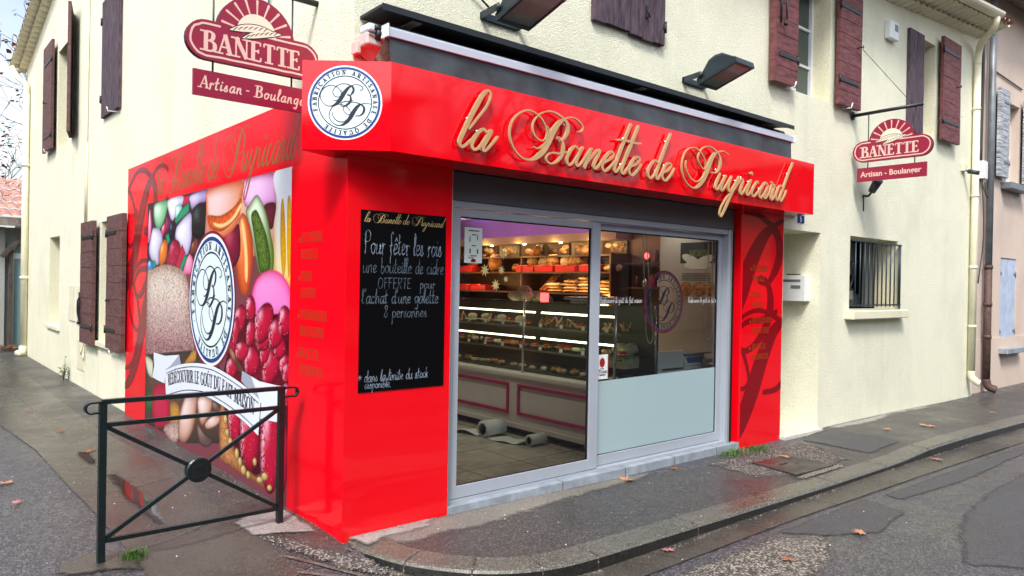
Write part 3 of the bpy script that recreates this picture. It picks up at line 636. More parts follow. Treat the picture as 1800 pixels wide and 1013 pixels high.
# side lane: footway against the house, concrete channel with a line of standing water
sheet('pavement', [(-.42, -.22), (-.02, -.12), (.02, 14.3), (.02, 26), (-.46, 26), (-.44, 9), (-.46, 4.7), (-.36, 2.7), (-.40, .8)], 'asphalt_side', .004, gz, .2)
chan = [(-1.12, -.9), (-1.10, 1.5), (-1.12, 2.5), (-1.13, 4), (-1.25, 5.5), (-1.3, 12), (-1.3, 26), (-.46, 26), (-.44, 9), (-.46, 4.7), (-.36, 2.7), (-.40, .8), (-.42, -.22), (-.05, -.95), (.35, -1.42), (.0, -1.75), (-.6, -1.5)]
sheet('gutter', chan, 'gutter_concrete', .006, gz, .12)
sheet('gutter', [(.35, -1.42), (1.28, -1.40), (3.1, -1.40), (3.95, -1.43), (8.05, -1.57), (30, -2.2), (30, -1.72), (14, -1.36), (9.2, -1.25), (5.6, -1.17), (1.4, -1.14), (.9, -1.12), (.62, -1.04), (.40, -.90), (.2, -.66), (.05, -.4), (-.05, -.95)], 'gutter_concrete', .008, gz, .14)
jm = []
for i, seg in enumerate([[(-1.10, .62), (-.42, .95)], [(-1.11, 2.1), (-.40, 2.2)], [(-1.13, 3.9), (-.44, 4.0)], [(-.42, -.22), (.0, -.62)], [(-.40, .0), (-.05, -.55)], [(-.30, -.75), (.12, -.62)], [(-.86, -.4), (-.42, -.25)], [(1.7, -1.40), (1.62, -1.17)], [(2.7, -1.41), (2.62, -1.17)], [(3.72, -1.43), (3.64, -1.17)], [(4.8, -1.47), (4.7, -1.18)]]):
    (x0, y0), (x1, y1) = seg; d = math.hypot(x1 - x0, y1 - y0); nx, ny = -(y1 - y0) / d * (.014 if i in (3, 4, 5) else .005), (x1 - x0) / d * (.014 if i in (3, 4, 5) else .005)
    sheet('gutter_joint', [(x0 + nx, y0 + ny), (x1 + nx, y1 + ny), (x1 - nx, y1 - ny), (x0 - nx, y0 - ny)], 'kerb_granite', .012, gz, .05)
sheet('gutter_joint', wobble([(-.80, 1.6), (-.78, 2.6), (-.84, 5), (-.87, 12), (-.80, 12), (-.77, 5), (-.71, 2.7), (-.74, 1.6)], .012, 31, 8), 'concrete_joint_worn', .010, gz, .03, rim=.11)
sheet('puddle', wobble([(-.83, 2.75), (-.87, 2.0), (-.86, 1.1), (-.74, 1.05), (-.66, 1.6), (-.68, 2.7)], .01, 21), 'wet_water', .014, lambda x, y: -.036, .02, rim=.09)
sheet('puddle', wobble([(-.86, 3.8), (-.86, 3.2), (-.75, 3.15), (-.74, 3.75)], .01, 22), 'wet_water', .014, lambda x, y: -.036, .02, rim=.05)
# barrier footing and loose soil
sheet('barrier_footing', wobble([(-.44, .40), (-.06, .20), (-.03, .80), (-.30, .86), (-.46, .72)], .015, 41), 'concrete_pale_worn', .012, gz, .02, rim=.05)
sheet('barrier_footing', wobble([(-1.52, .40), (-1.08, .24), (-1.02, .66), (-1.30, .74), (-1.54, .62)], .02, 42), 'gutter_concrete_worn', .012, gz, .02, rim=.08)
sheet('loose_soil', wobble([(-.42, .34), (-.35, .0), (-.20, -.35), (-.02, -.52), (.06, -.36), (-.08, -.10), (-.22, .10)], .03, 43), 'black_soil_worn', .015, gz, .02, rim=.06)
# road surface repairs
RP = 'road_patch'
sheet(RP, wobble([(1.15, -1.44), (2.6, -1.44), (3.02, -1.72), (2.55, -2.05), (1.6, -2.25), (.9, -2.6), (-.2, -3.2), (-.6, -2.2), (.2, -1.55)], .02, 51), 'gravel_patch_worn', .004, gz, .05, rim=.16)
sheet(RP, wobble([(2.62, -1.44), (4.1, -1.45), (3.95, -1.88), (3.25, -1.98), (2.90, -1.78)], .012, 52), 'asphalt_patch_worn', .005, gz, .03, rim=.06)
sheet(RP, wobble([(4.9, -2.05), (7.5, -2.0), (11, -2.4), (12, -3.6), (6.0, -3.3), (3.3, -3.0), (2.9, -2.55), (3.9, -2.2)], .02, 53), 'asphalt_patch_worn', .005, gz, .06, rim=.10)
sheet(RP, wobble([(4.3, -1.50), (7.9, -1.62), (8.3, -1.8), (5.3, -1.82), (4.25, -1.72)], .012, 54), 'asphalt_patch_worn', .005, gz, .03, rim=.06)
sheet('loose_gravel', wobble([(4.05, -.90), (4.75, -.88), (4.75, -.95), (4.05, -.965)], .01, 55), 'gravel', .010, pz)
# gravel grains: real little stones, nobody would count them
rd = random.Random(77); mb = MB()
def grain(x, y, z, r):
    a = rd.uniform(0, 6.3); c, s_ = math.cos(a) * r, math.sin(a) * r; h = r * rd.uniform(.5, .9)
    mb.add([(x + c, y + s_, z), (x - s_, y + c, z), (x - c, y - s_, z), (x + s_, y - c, z), (x + c * .3, y + s_ * .3, z + h)], [(0, 1, 4), (1, 2, 4), (2, 3, 4), (3, 0, 4)])
for _ in range(190):
    t = rd.random(); x = -.40 + .42 * t + rd.gauss(0, .03); y = .32 - .85 * t + rd.gauss(0, .03); grain(x, y, gz(x, y) + .014, rd.uniform(.004, .011))
for _ in range(300):
    t = rd.random() ** .8; i = int(t * 40); x = KO[i][0] - .03 + rd.gauss(0, .02); y = KO[i][1] - .03 + rd.gauss(0, .02); grain(x, y, gz(x, y) + .008, rd.uniform(.004, .011))
for _ in range(170): x = rd.uniform(4.0, 4.8); y = rd.uniform(-.96, -.89); grain(x, y, pz(x, y) + .010, rd.uniform(.005, .012))
for _ in range(140): x = rd.uniform(.02, .85); y = rd.uniform(-.05, 0); grain(x, y, pz(x, y) + .008, rd.uniform(.003, .008))
for _ in range(170): y = rd.uniform(.0, 5.4); x = rd.uniform(-.07, -.02); grain(x, y, gz(x, y) + .004, rd.uniform(.003, .008))
for _ in range(260): x = rd.uniform(4.3, 5.4); y = rd.gauss(-.10, .06); grain(x, min(y, -.01), pz(x, y) + .005, rd.uniform(.003, .009))
for _ in range(200): x = rd.uniform(.9, 8); y = -1.20 + rd.gauss(0, .012); grain(x, y - .006 * max(0, x - 4), gz(x, y) + .008, rd.uniform(.003, .009))
obj('gravel', mb, 'gravel', kind='stuff', label='loose pale gravel along the wall foot and kerb', cat='gravel')
mb = MB(); rd = random.Random(78)
for _ in range(120):
    x = rd.uniform(-1.6, 4.5); y = rd.uniform(-2.0, 3.2)
    if x > .1 and y > -1.15:
        if y > -.02: continue
        z = pz(x, y) + .006
    elif x > -.02 and y > -.3: continue
    else: z = gz(x, y) + .014
    grain(x, y, z, rd.uniform(.002, .006))
obj('gravel', mb, 'white_plastic', kind='stuff', label='white grit scattered over the pavement and lane', cat='gravel')

# ================================================================== the yellow house
house = thing('corner_house', 'cream rendered two storey corner house with dark red plank shutters', 'house', (.02, .02, 0))
def wall(mb, mp, u0, u1, v0, v1, holes):
    us = sorted(set([u0, u1] + [h[i] for h in holes for i in (0, 1) if u0 < h[i] < u1])); vs = sorted(set([v0, v1] + [h[i] for h in holes for i in (2, 3) if v0 < h[i] < v1]))
    for a, b in zip(us, us[1:]):
        for c, d in zip(vs, vs[1:]):
            if any(h[0] - 1e-6 <= a and b <= h[1] + 1e-6 and h[2] - 1e-6 <= c and d <= h[3] + 1e-6 for h in holes): continue
            mb.add([mp(a, c, 0), mp(b, c, 0), mp(b, d, 0), mp(a, d, 0)], [(0, 1, 2, 3)])
def reveal(mb, mp, h, depth, sill=True):
    a, b, c, d = h[:4]
    for (p, q) in (((a, c), (a, d)), ((a, d), (b, d)), ((b, d), (b, c))) + ((((b, c), (a, c)),) if sill else ()):
        mb.add([mp(*p, 0), mp(*q, 0), mp(*q, -depth), mp(*p, -depth)], [(0, 1, 2, 3)])
mF = mapY(.02); mL = lambda u, v, n: (.02 - n, u, v)
ze = lambda x: 5.50 + .085 * max(0, x - 7.8)
H_SHOP = (.82, 4.47, -.3, 2.47); H_REC = (5.345, 6.185, -.3, 2.32); H_BAR = (6.94, 8.36, 1.40, 2.33)
H_W2 = (5.42, 6.32, 3.88, 5.22); H_W3 = (9.02, 9.55, 3.90, 5.28)
L_W1 = (6.33, 7.10, .78, 2.40); L_W2 = (10.20, 11.15, .79, 2.33); L_UB = (9.28, 10.55, 3.84, 5.72)
fw = MB(); holes = [H_SHOP, H_REC, H_BAR, H_W2, H_W3]
wall(fw, mF, .02, 11.36, -.3, 5.5, holes)
fw.poly([mF(7.8, 5.5, 0), mF(11.36, 5.5, 0), mF(11.36, ze(11.36), 0)])
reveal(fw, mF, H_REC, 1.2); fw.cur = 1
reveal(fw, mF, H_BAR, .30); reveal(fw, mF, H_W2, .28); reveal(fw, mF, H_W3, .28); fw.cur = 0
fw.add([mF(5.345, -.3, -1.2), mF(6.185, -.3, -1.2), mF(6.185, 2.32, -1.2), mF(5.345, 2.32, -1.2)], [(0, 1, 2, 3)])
obj('wall', fw, None, house, slots=['cream_render', 'cream_jamb'], label='street wall with the shop opening')
lw = MB(); holesL = [L_W1, L_W2, L_UB]
wall(lw, mL, .02, 14.3, -.3, 5.5, holesL)
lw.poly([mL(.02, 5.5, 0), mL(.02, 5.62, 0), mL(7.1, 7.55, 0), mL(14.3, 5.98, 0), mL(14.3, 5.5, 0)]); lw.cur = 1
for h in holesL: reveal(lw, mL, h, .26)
lw.cur = 0
lw.poly([(.02, 14.3, -.3), (11.36, 14.3, -.3), (11.36, 14.3, 6), (.02, 14.3, 6)]); lw.poly([(11.36, .02, -.3), (11.36, 14.3, -.3), (11.36, 14.3, 6), (11.36, 7.1, 7.55), (11.36, .02, 5.6)])
obj('wall', lw, None, house, slots=['cream_render', 'cream_jamb'], label='gabled side wall along the lane')
# roof, eaves with rows of plastered half tiles
mb = MB()
for k in range(60):
    for (y0, y1, side) in ((-.42, 7.1, 0), (14.6, 7.1, 1)):
        x = -.26 + k * .196
        def rz(y): return (5.66 + (y + .42) * (7.72 - 5.66) / 7.52) if side == 0 else (6.06 + (14.6 - y) * (7.72 - 6.06) / 7.5)
        for j in range(4):
            a = math.pi * j / 4; b = math.pi * (j + 1) / 4
            ex = .30 if x > 7.8 and side == 0 else 0
            zz = lambda y, t: rz(y) + .055 * math.sin(t) + (.085 * max(0, x - 7.8) * max(0, 1 - (y + .42) / 4) if side == 0 else 0)
            mb.add([(x + .098 * (1 - math.cos(a)), y0, zz(y0, a)), (x + .098 * (1 - math.cos(b)), y0, zz(y0, b)), (x + .098 * (1 - math.cos(b)), y1, zz(y1, b)), (x + .098 * (1 - math.cos(a)), y1, zz(y1, a))], [(0, 1, 2, 3)], True)
roof = obj('roof', mb, 'clay_tile', house)
mb = MB(); n_ = 8
for row, (ya, yb, za, zb_) in enumerate(((.02, -.15, 0, .04), (-.13, -.36, .075, .13))):
    for k in range(60):
        x0 = -.2 + k * .196
        if x0 > 11.4: break
        for j in range(n_):
            a, b = math.pi * j / n_, math.pi * (j + 1) / n_
            X = lambda t: x0 + .098 * (1 - math.cos(t)); Z = lambda t: .055 * math.sin(t)
            mb.add([(X(a), ya, ze(x0) + za - Z(a) + .05), (X(b), ya, ze(x0) + za - Z(b) + .05), (X(b), yb, ze(x0) + zb_ - Z(b) + .05), (X(a), yb, ze(x0) + zb_ - Z(a) + .05)], [(0, 1, 2, 3)], True)
obj('tiled_eaves', mb, 'cream_paint', house)
mb = MB()
for k in range(36):      # scalloped verge along the gable
    y0 = 7.1 + k * .205
    for r_ in range(2):
        for j in range(6):
            a, b = math.pi * j / 6, math.pi * (j + 1) / 6
            Yv = lambda t: y0 + .1025 * (1 - math.cos(t)); Zv = lambda t, q: 7.60 - (Yv(t) - 7.1) * .218 - .06 * math.sin(t) + q
            xa, xb, qa, qb = ((.02, -.12, -.02, .0), (-.10, -.26, .06, .10))[r_]
            mb.add([(xa, Yv(a), Zv(a, qa)), (xa, Yv(b), Zv(b, qa)), (xb, Yv(b), Zv(b, qb)), (xb, Yv(a), Zv(a, qb))], [(0, 1, 2, 3)], True)
obj('tiled_verge', mb, 'cream_paint', house)
# gutter and downpipes
mb = MB(); gp = []
for k in range(9): a = math.pi * k / 8; gp.append((-.085 * math.cos(a), -.085 * math.sin(a)))
gx_ = [-.3, 7.8, 9.3, 10.80]
for i in range(3):
    for k in range(8):
        P0 = [(gx_[i + d], -.43 + gp[k + e][0], ze(gx_[i + d]) + .20 + gp[k + e][1]) for d, e in ((0, 0), (1, 0), (1, 1), (0, 1))]
        mb.add(P0, [(0, 1, 2, 3)], True)
mb.add([(10.80, -.43 + p[0], ze(10.8) + .20 + p[1]) for p in gp], [tuple(range(9))])
obj('gutter', mb, 'cream_paint', house)
mb = MB(); z0 = ze(10.7) + .11
mb.tube(spline([(10.64, -.43, z0), (10.64, -.43, z0 - .07), (10.72, -.35, z0 - .17), (10.95, -.15, z0 - .24), (11.08, -.07, z0 - .34), (11.10, -.05, z0 - .55)], 5), .052, 12)
mb.tube([(11.10, -.05, z0 - .5), (11.10, -.05, .36)], .052, 12)
mb.tube(spline([(11.10, -.05, .38), (11.10, -.06, .28), (11.11, -.13, .21), (11.12, -.17, .19)], 4), .054, 12)
for z in (1.1, 2.05, 3.2, 4.6): mb.lathe([(.060, -.02), (.062, 0), (.060, .02)], (11.10, -.05, z), 14)
obj('downpipe', mb, 'cream_paint', house)
mb = MB()
mb.tube(spline([(-.22, 14.35, 6.00), (-.16, 14.1, 5.75), (-.06, 13.75, 5.55), (-.05, 13.70, 5.3)], 4), .055, 12)
mb.tube([(-.05, 13.70, 5.35), (-.05, 13.70, .16)], .062, 12)
mb.tube(spline([(-.05, 13.70, .2), (-.07, 13.68, .08), (-.16, 13.62, .05)], 4), .075, 12)
for z in (1.6, 3.9): mb.lathe([(.075, -.03), (.08, 0), (.075, .03)], (-.05, 13.70, z), 14)
obj('downpipe', mb, 'cream_paint', house)
mb = MB(); mb.tube([(0, 8.0, 6.7), (.0, 8.02, 5.0), (-.002, 8.05, 3.2), (0, 8.04, 2.4)], .018, 8)
mb.tube([(.0, 7.98, 3.6), (0, 8.00, 2.5)], .010, 6)
obj('conduit', mb, 'cream_paint', house)

# shutters ---------------------------------------------------------------
def leaf(mp, u0, u1, v0, v1, n0, n1, m, hor=True, cnt=9, straps=(), handle=None, seed=0, sm='iron', frame=False, edge=None):
    mb = MB(); rd = random.Random(seed)
    def bx(a, b, c, d, e, f, bev=.004):
        P = [mp(x, y, z) for z in (e, f) for (x, y) in ((a, c), (b, c), (b, d), (a, d))]
        mb.add(P, [(3, 2, 1, 0), (4, 5, 6, 7), (0, 1, 5, 4), (1, 2, 6, 5), (2, 3, 7, 6), (3, 0, 4, 7)])
    mb.cur = 1; bx(u0 + .004, u1 - .004, v0 + .004, v1 - .004, n0, n1 - .006); mb.cur = 0
    for k in range(cnt):
        if hor:
            a = v0 + (v1 - v0) * k / cnt; b = v0 + (v1 - v0) * (k + 1) / cnt; bx(u0, u1, a + .003, b - .003, n0 + .002, n1 + rd.uniform(-.0025, .0015))
        else:
            a = u0 + (u1 - u0) * k / cnt; b = u0 + (u1 - u0) * (k + 1) / cnt; bx(a + .003, b - .003, v0 + rd.uniform(0, .012), v1, n0 + .002, n1 + rd.uniform(-.0025, .0015))
    if frame:
        for (a, b) in ((u0 - .05, u0 - .002),): bx(a, b, v0, v1, n0 - .02, n1 + .004)
    o = obj('shutter', mb, None, house, slots=[m, 'groove'])
    for v, side, ln in straps:
        s = MB(); a, b = (u0, u0 + ln) if side < 0 else (u1 - ln, u1)
        P = [mp(x, y, z) for z in (n1 + .002, n1 + .009) for (x, y) in ((a, v - .022), (b, v - .018), (b, v + .018), (a, v + .022))]
        s.add(P, [(3, 2, 1, 0), (4, 5, 6, 7), (0, 1, 5, 4), (1, 2, 6, 5), (2, 3, 7, 6), (3, 0, 4, 7)])
        e = u0 if side < 0 else u1
        s.tube([mp(e, v - .05, n1 + .004), mp(e, v + .05, n1 + .004)], .014, 8)
        obj('hinge', s, sm, o)
    if handle:
        s = MB()
        for (hu, hv, kind) in handle:
            if kind == 'bolt':
                s.tube([mp(hu, hv - .13, n1 + .02), mp(hu, hv + .30, n1 + .02)], .011, 7)
                s.tube(spline([mp(hu, hv + .22, n1 + .02), mp(hu + .07, hv + .18, n1 + .05), mp(hu + .055, hv + .03, n1 + .05), mp(hu + .09, hv - .08, n1 + .04)], 5), .011, 7)
                c = mp(hu + .07, hv - .13, n1 + .035); s.blob(c, .026, .026, .026, n=8, m=6, rough=0)
            else:
                s.tube(spline([mp(hu, hv, n1), mp(hu, hv, n1 + .05), mp(hu + .03, hv, n1 + .055), mp(hu + .04, hv + .03, n1 + .05)], 4), .008, 7)
        obj('latch', s, 'iron', o)
    return o
mFw = mapY(.02)
# first floor, street side: closed pair (W1)
leaf(mFw, 2.19, 2.645, 3.85, 5.2, .004, .045, 'shutter_old', False, 3, seed=1, handle=None)
leaf(mFw, 2.655, 3.12, 3.83, 5.2, .004, .047, 'shutter_old', False, 3, straps=((4.0, 1, .03),), seed=2)
s_ = MB(); s_.box(2.84, 2.865, -.045, -.028, 4.02, 4.13, .004); s_.tube([(2.85, -.045, 4.1), (2.85, -.06, 4.06), (2.86, -.06, 4.02)], .008, 6); obj('latch', s_, 'iron', bpy.data.objects['shutter'])
# W2 open pair
leaf(mFw, 4.97, 5.40, 3.87, 5.24, .05, .095, 'shutter_red', True, 8, straps=((4.17, 1, .40), (5.0, 1, .40)), handle=((5.0, 4.62, 'bolt'),), seed=3, frame=True)
leaf(mFw, 6.37, 6.94, 3.87, 5.24, .05, .10, 'shutter_red', True, 8, straps=((4.17, -1, .50), (5.05, -1, .50)), handle=((6.82, 4.62, 'hook'),), seed=4)
# W3: one leaf closed, one open
leaf(mFw, 8.52, 9.02, 3.86, 5.30, .004, .045, 'shutter_old', False, 2, seed=5); leaf(mFw, 9.02 - .02, 9.02 + .30, 3.90, 5.26, -.20, -.16, 'shutter_old', False, 2, seed=15)
leaf(mFw, 9.58, 10.28, 3.90, 5.42, .06, .105, 'shutter_red', True, 8, straps=((4.18, -1, .62), (5.22, -1, .62)), handle=((10.1, 4.75, 'hook'),), seed=6)
# side wall, first floor: closed pair, and an open pair
mLr = lambda u, v, n: (.02 - n, -u, v)       # u = -Y so that it grows to the right as seen from the lane
leaf(mLr, -7.02, -6.55, 3.79, 5.36, .004, .045, 'shutter_old', False, 3, straps=((4.05, -1, .03), (5.1, -1, .03)), seed=7)
leaf(mLr, -6.54, -6.06, 3.79, 5.36, .004, .045, 'shutter_old', False, 3, seed=8)
leaf(mLr, -11.5, -10.62, 3.86, 5.74, .05, .095, 'shutter_brown', True, 3, straps=((4.1, 1, .7), (5.4, 1, .7)), handle=((-11.1, 4.7, 'hook'),), seed=9)
_pa = R(12.5)
mPerp = lambda u, v, n: (.0 - u * math.sin(_pa) - n * math.cos(_pa), 9.26 - u * math.cos(_pa) + n * math.sin(_pa), v)
leaf(mPerp, .0, .62, 3.84, 5.82, -.02, .025, 'shutter_brown', False, 3, straps=((4.1, -1, .4), (5.4, -1, .4)), seed=10)
# side wall, ground floor pair
leaf(mLr, -7.93, -7.14, .70, 2.42, .05, .10, 'shutter_brown', True, 8, straps=((.95, 1, .72), (2.2, 1, .72)), handle=((-7.86, 1.12, 'bolt'),), seed=11)
leaf(mLr, -6.30, -5.49, .74, 2.42, .05, .10, 'shutter_brown', True, 8, straps=((.98, -1, .5), (2.2, -1, .5)), handle=((-6.05, 1.35, 'hook'),), seed=12)
# shutter stays on the wall
for (x, z) in ((5.28, 3.86), (6.62, 3.86), (10.31, 4.35)): mb = MB(); mb.tube([(x, .0, z), (x, -.11, z - .01), (x + .01, -.12, z + .05)], .008, 6); obj('shutter_stay', mb, 'white_plastic', house)
for (y, z) in ((11.0, 3.84), (6.2, 3.76), (5.9, .70)): mb = MB(); mb.tube([(.02, y, z), (-.11, y, z - .01), (-.12, y, z + .04)], .008, 6); obj('shutter_stay', mb, 'white_plastic', house)
# windows ----------------------------------------------------------------
def window(mp, h, depth, fw_=.05, mull=True, bars=1, glass='dark_glass', split=.5):
    a, b, c, d = h; n = -depth; mb = MB()
    def bx(p, q, r_, s, e, f): P = [mp(x, y, z) for z in (e, f) for (x, y) in ((p, r_), (q, r_), (q, s), (p, s))]; mb.add(P, [(3, 2, 1, 0), (4, 5, 6, 7), (0, 1, 5, 4), (1, 2, 6, 5), (2, 3, 7, 6), (3, 0, 4, 7)])
    bx(a, a + fw_, c, d, n, n + .05); bx(b - fw_, b, c, d, n, n + .05); bx(a + fw_, b - fw_, c, c + fw_, n, n + .05); bx(a + fw_, b - fw_, d - fw_, d, n, n + .05)
    m_ = a + (b - a) * split
    if mull: bx(m_ - .045, m_ + .045, c + fw_, d - fw_, n, n + .055)
    for k in range(bars):
        v = c + (d - c) * (k + 1) / (bars + 1)
        if mull: bx(a + fw_, m_ - .046, v - .014, v + .014, n + .008, n + .035); bx(m_ + .046, b - fw_, v - .014, v + .014, n + .008, n + .035)
        else: bx(a + fw_, b - fw_, v - .014, v + .014, n + .008, n + .035)
    o = obj('window', mb, 'window_white', house)
    g = MB(); g.add([mp(a + .01, c + .01, n + .012), mp(b - .01, c + .01, n + .012), mp(b - .01, d - .01, n + .012), mp(a + .01, d - .01, n + .012)], [(0, 1, 2, 3)])
    obj('pane', g, glass, o)
    return o
window(mF, H_W2, .26, bars=2, split=.5); window(mF, H_W3, .27, bars=2)
window(mL, L_W1, .25, bars=2); window(mL, L_W2, .25, mull=False, bars=1, glass='lamp_glass'); window(mL, L_UB, .25, bars=2)
# barred window: stone sill, iron grille, and a dark room with a machine in it
mb = MB(); mb.box(6.82, 8.46, -.10, .03, 1.285, 1.395, .012); obj('window_sill', mb, 'cream_paint', house)
mb = MB()
for k in range(11): x = 7.02 + k * .129; mb.tube([(x, -.015, 1.435), (x, -.015, 2.265)], .009, 6)
mb.box(6.93, 8.38, -.028, -.004, 2.262, 2.282); mb.box(6.93, 8.38, -.028, -.004, 1.45, 1.47); mb.tube([(8.345, -.02, 1.40), (8.345, -.02, 2.28)], .013, 6)
obj('window_bars', mb, 'lamp_metal', house)
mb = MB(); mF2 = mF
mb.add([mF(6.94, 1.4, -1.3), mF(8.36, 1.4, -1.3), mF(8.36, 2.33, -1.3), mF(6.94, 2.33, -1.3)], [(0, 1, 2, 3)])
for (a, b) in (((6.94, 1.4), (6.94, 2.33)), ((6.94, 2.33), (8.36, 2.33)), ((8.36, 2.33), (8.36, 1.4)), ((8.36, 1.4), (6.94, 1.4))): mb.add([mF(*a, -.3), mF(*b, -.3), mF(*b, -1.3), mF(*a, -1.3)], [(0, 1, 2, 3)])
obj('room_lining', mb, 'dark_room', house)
mb = MB(); mb.box(7.98, 8.30, .31, .33, 1.42, 2.30, .004); mb.box(7.62, 7.97, .42, .44, 1.86, 2.30, .004); obj('shutter_panel', mb, 'shade_grey', house)
sc_ = thing('dark_machine', 'dark machine with a curved handle behind the barred window', 'machine', (7.6, .55, 1.4))
mb = MB(); mb.box(7.15, 7.95, .40, .70, 1.40, 1.70, .06); mb.box(7.55, 8.05, .36, .60, 1.40, 1.60, .05); obj('body', mb, 'lamp_metal', sc_)
mb = MB(); mb.tube(spline([(7.45, .45, 1.68), (7.52, .40, 1.95), (7.62, .38, 2.02), (7.78, .37, 1.96), (7.80, .38, 1.80), (7.74, .40, 1.66)], 5), .018, 8); mb.tube([(7.60, .38, 2.0), (7.84, .36, 2.03)], .03, 8); mb.tube(spline([(7.5, .42, 1.95), (7.47, .42, 2.15), (7.42, .45, 2.3)], 4), .035, 8); obj('handle', mb, 'lamp_metal', sc_)
mb = MB(); mb.box(7.62, 7.74, .335, .355, 1.52, 1.64, .006); mb.box(7.10, 7.22, .36, .38, 1.50, 1.56, .006); obj('badge', mb, 'zinc', sc_)
# sills on the side wall, meter cabinet doors, small vent
mb = MB(); mb.box(-.03, .05, 6.25, 7.15, .70, .772, .01); obj('window_sill', mb, 'cream_paint', house)
mb = MB(); mb.box(-.02, .05, 10.1, 11.25, .72, .785, .01); obj('window_sill', mb, 'cream_paint', house)
mb = MB(); mb.box(.004, .03, 8.75, 9.27, .95, 1.51, .006); obj('meter_cabinet_door', mb, 'cream_paint', house)
mb = MB(); mb.box(.002, .03, 8.10, 8.70, .93, 1.51, .006); obj('meter_cabinet_door', mb, 'cream_paint', house)
mb = MB(); mb.box(.008, .03, 8.05, 8.55, .25, .70, .004); mb.tube(spline([(.01, 8.02, .78), (-.03, 8.0, .60), (-.03, 8.05, .52), (.01, 8.15, .50)], 4), .016, 7); mb.tube([(-.012, 8.0, .52), (-.012, 8.0, .42)], .014, 7); obj('water_meter_cover', mb, 'cream_paint', house)
# recess floor and threshold
mb = MB(); mb.box(5.34, 6.19, -.05, 1.22, -.25, .012, .004); obj('doorstep', mb, 'tile_floor', house)
mb = MB()
mb.box(5.40, 6.13, 1.15, 1.215, .02, 2.15, .01); obj('door', mb, 'shutter_brown', house)
# thin wires along the walls
mb = MB(); mb.tube([(6.90, -.105, 4.62), (6.909, -.70, 3.84)], .004, 5); mb.tube([(.6, -.01, 3.9), (1.0, -.012, 3.72), (1.13, -.015, 3.64)], .008, 5)
obj('wire', mb, 'cable', house)
mb = MB()
mb.tube([(.0, 1.35, 4.8), (-.005, 1.35, 3.55), (-.03, 1.33, 3.47), (-.05, 1.30, 3.49)], .008, 6); obj('wire', mb, 'iron', house)

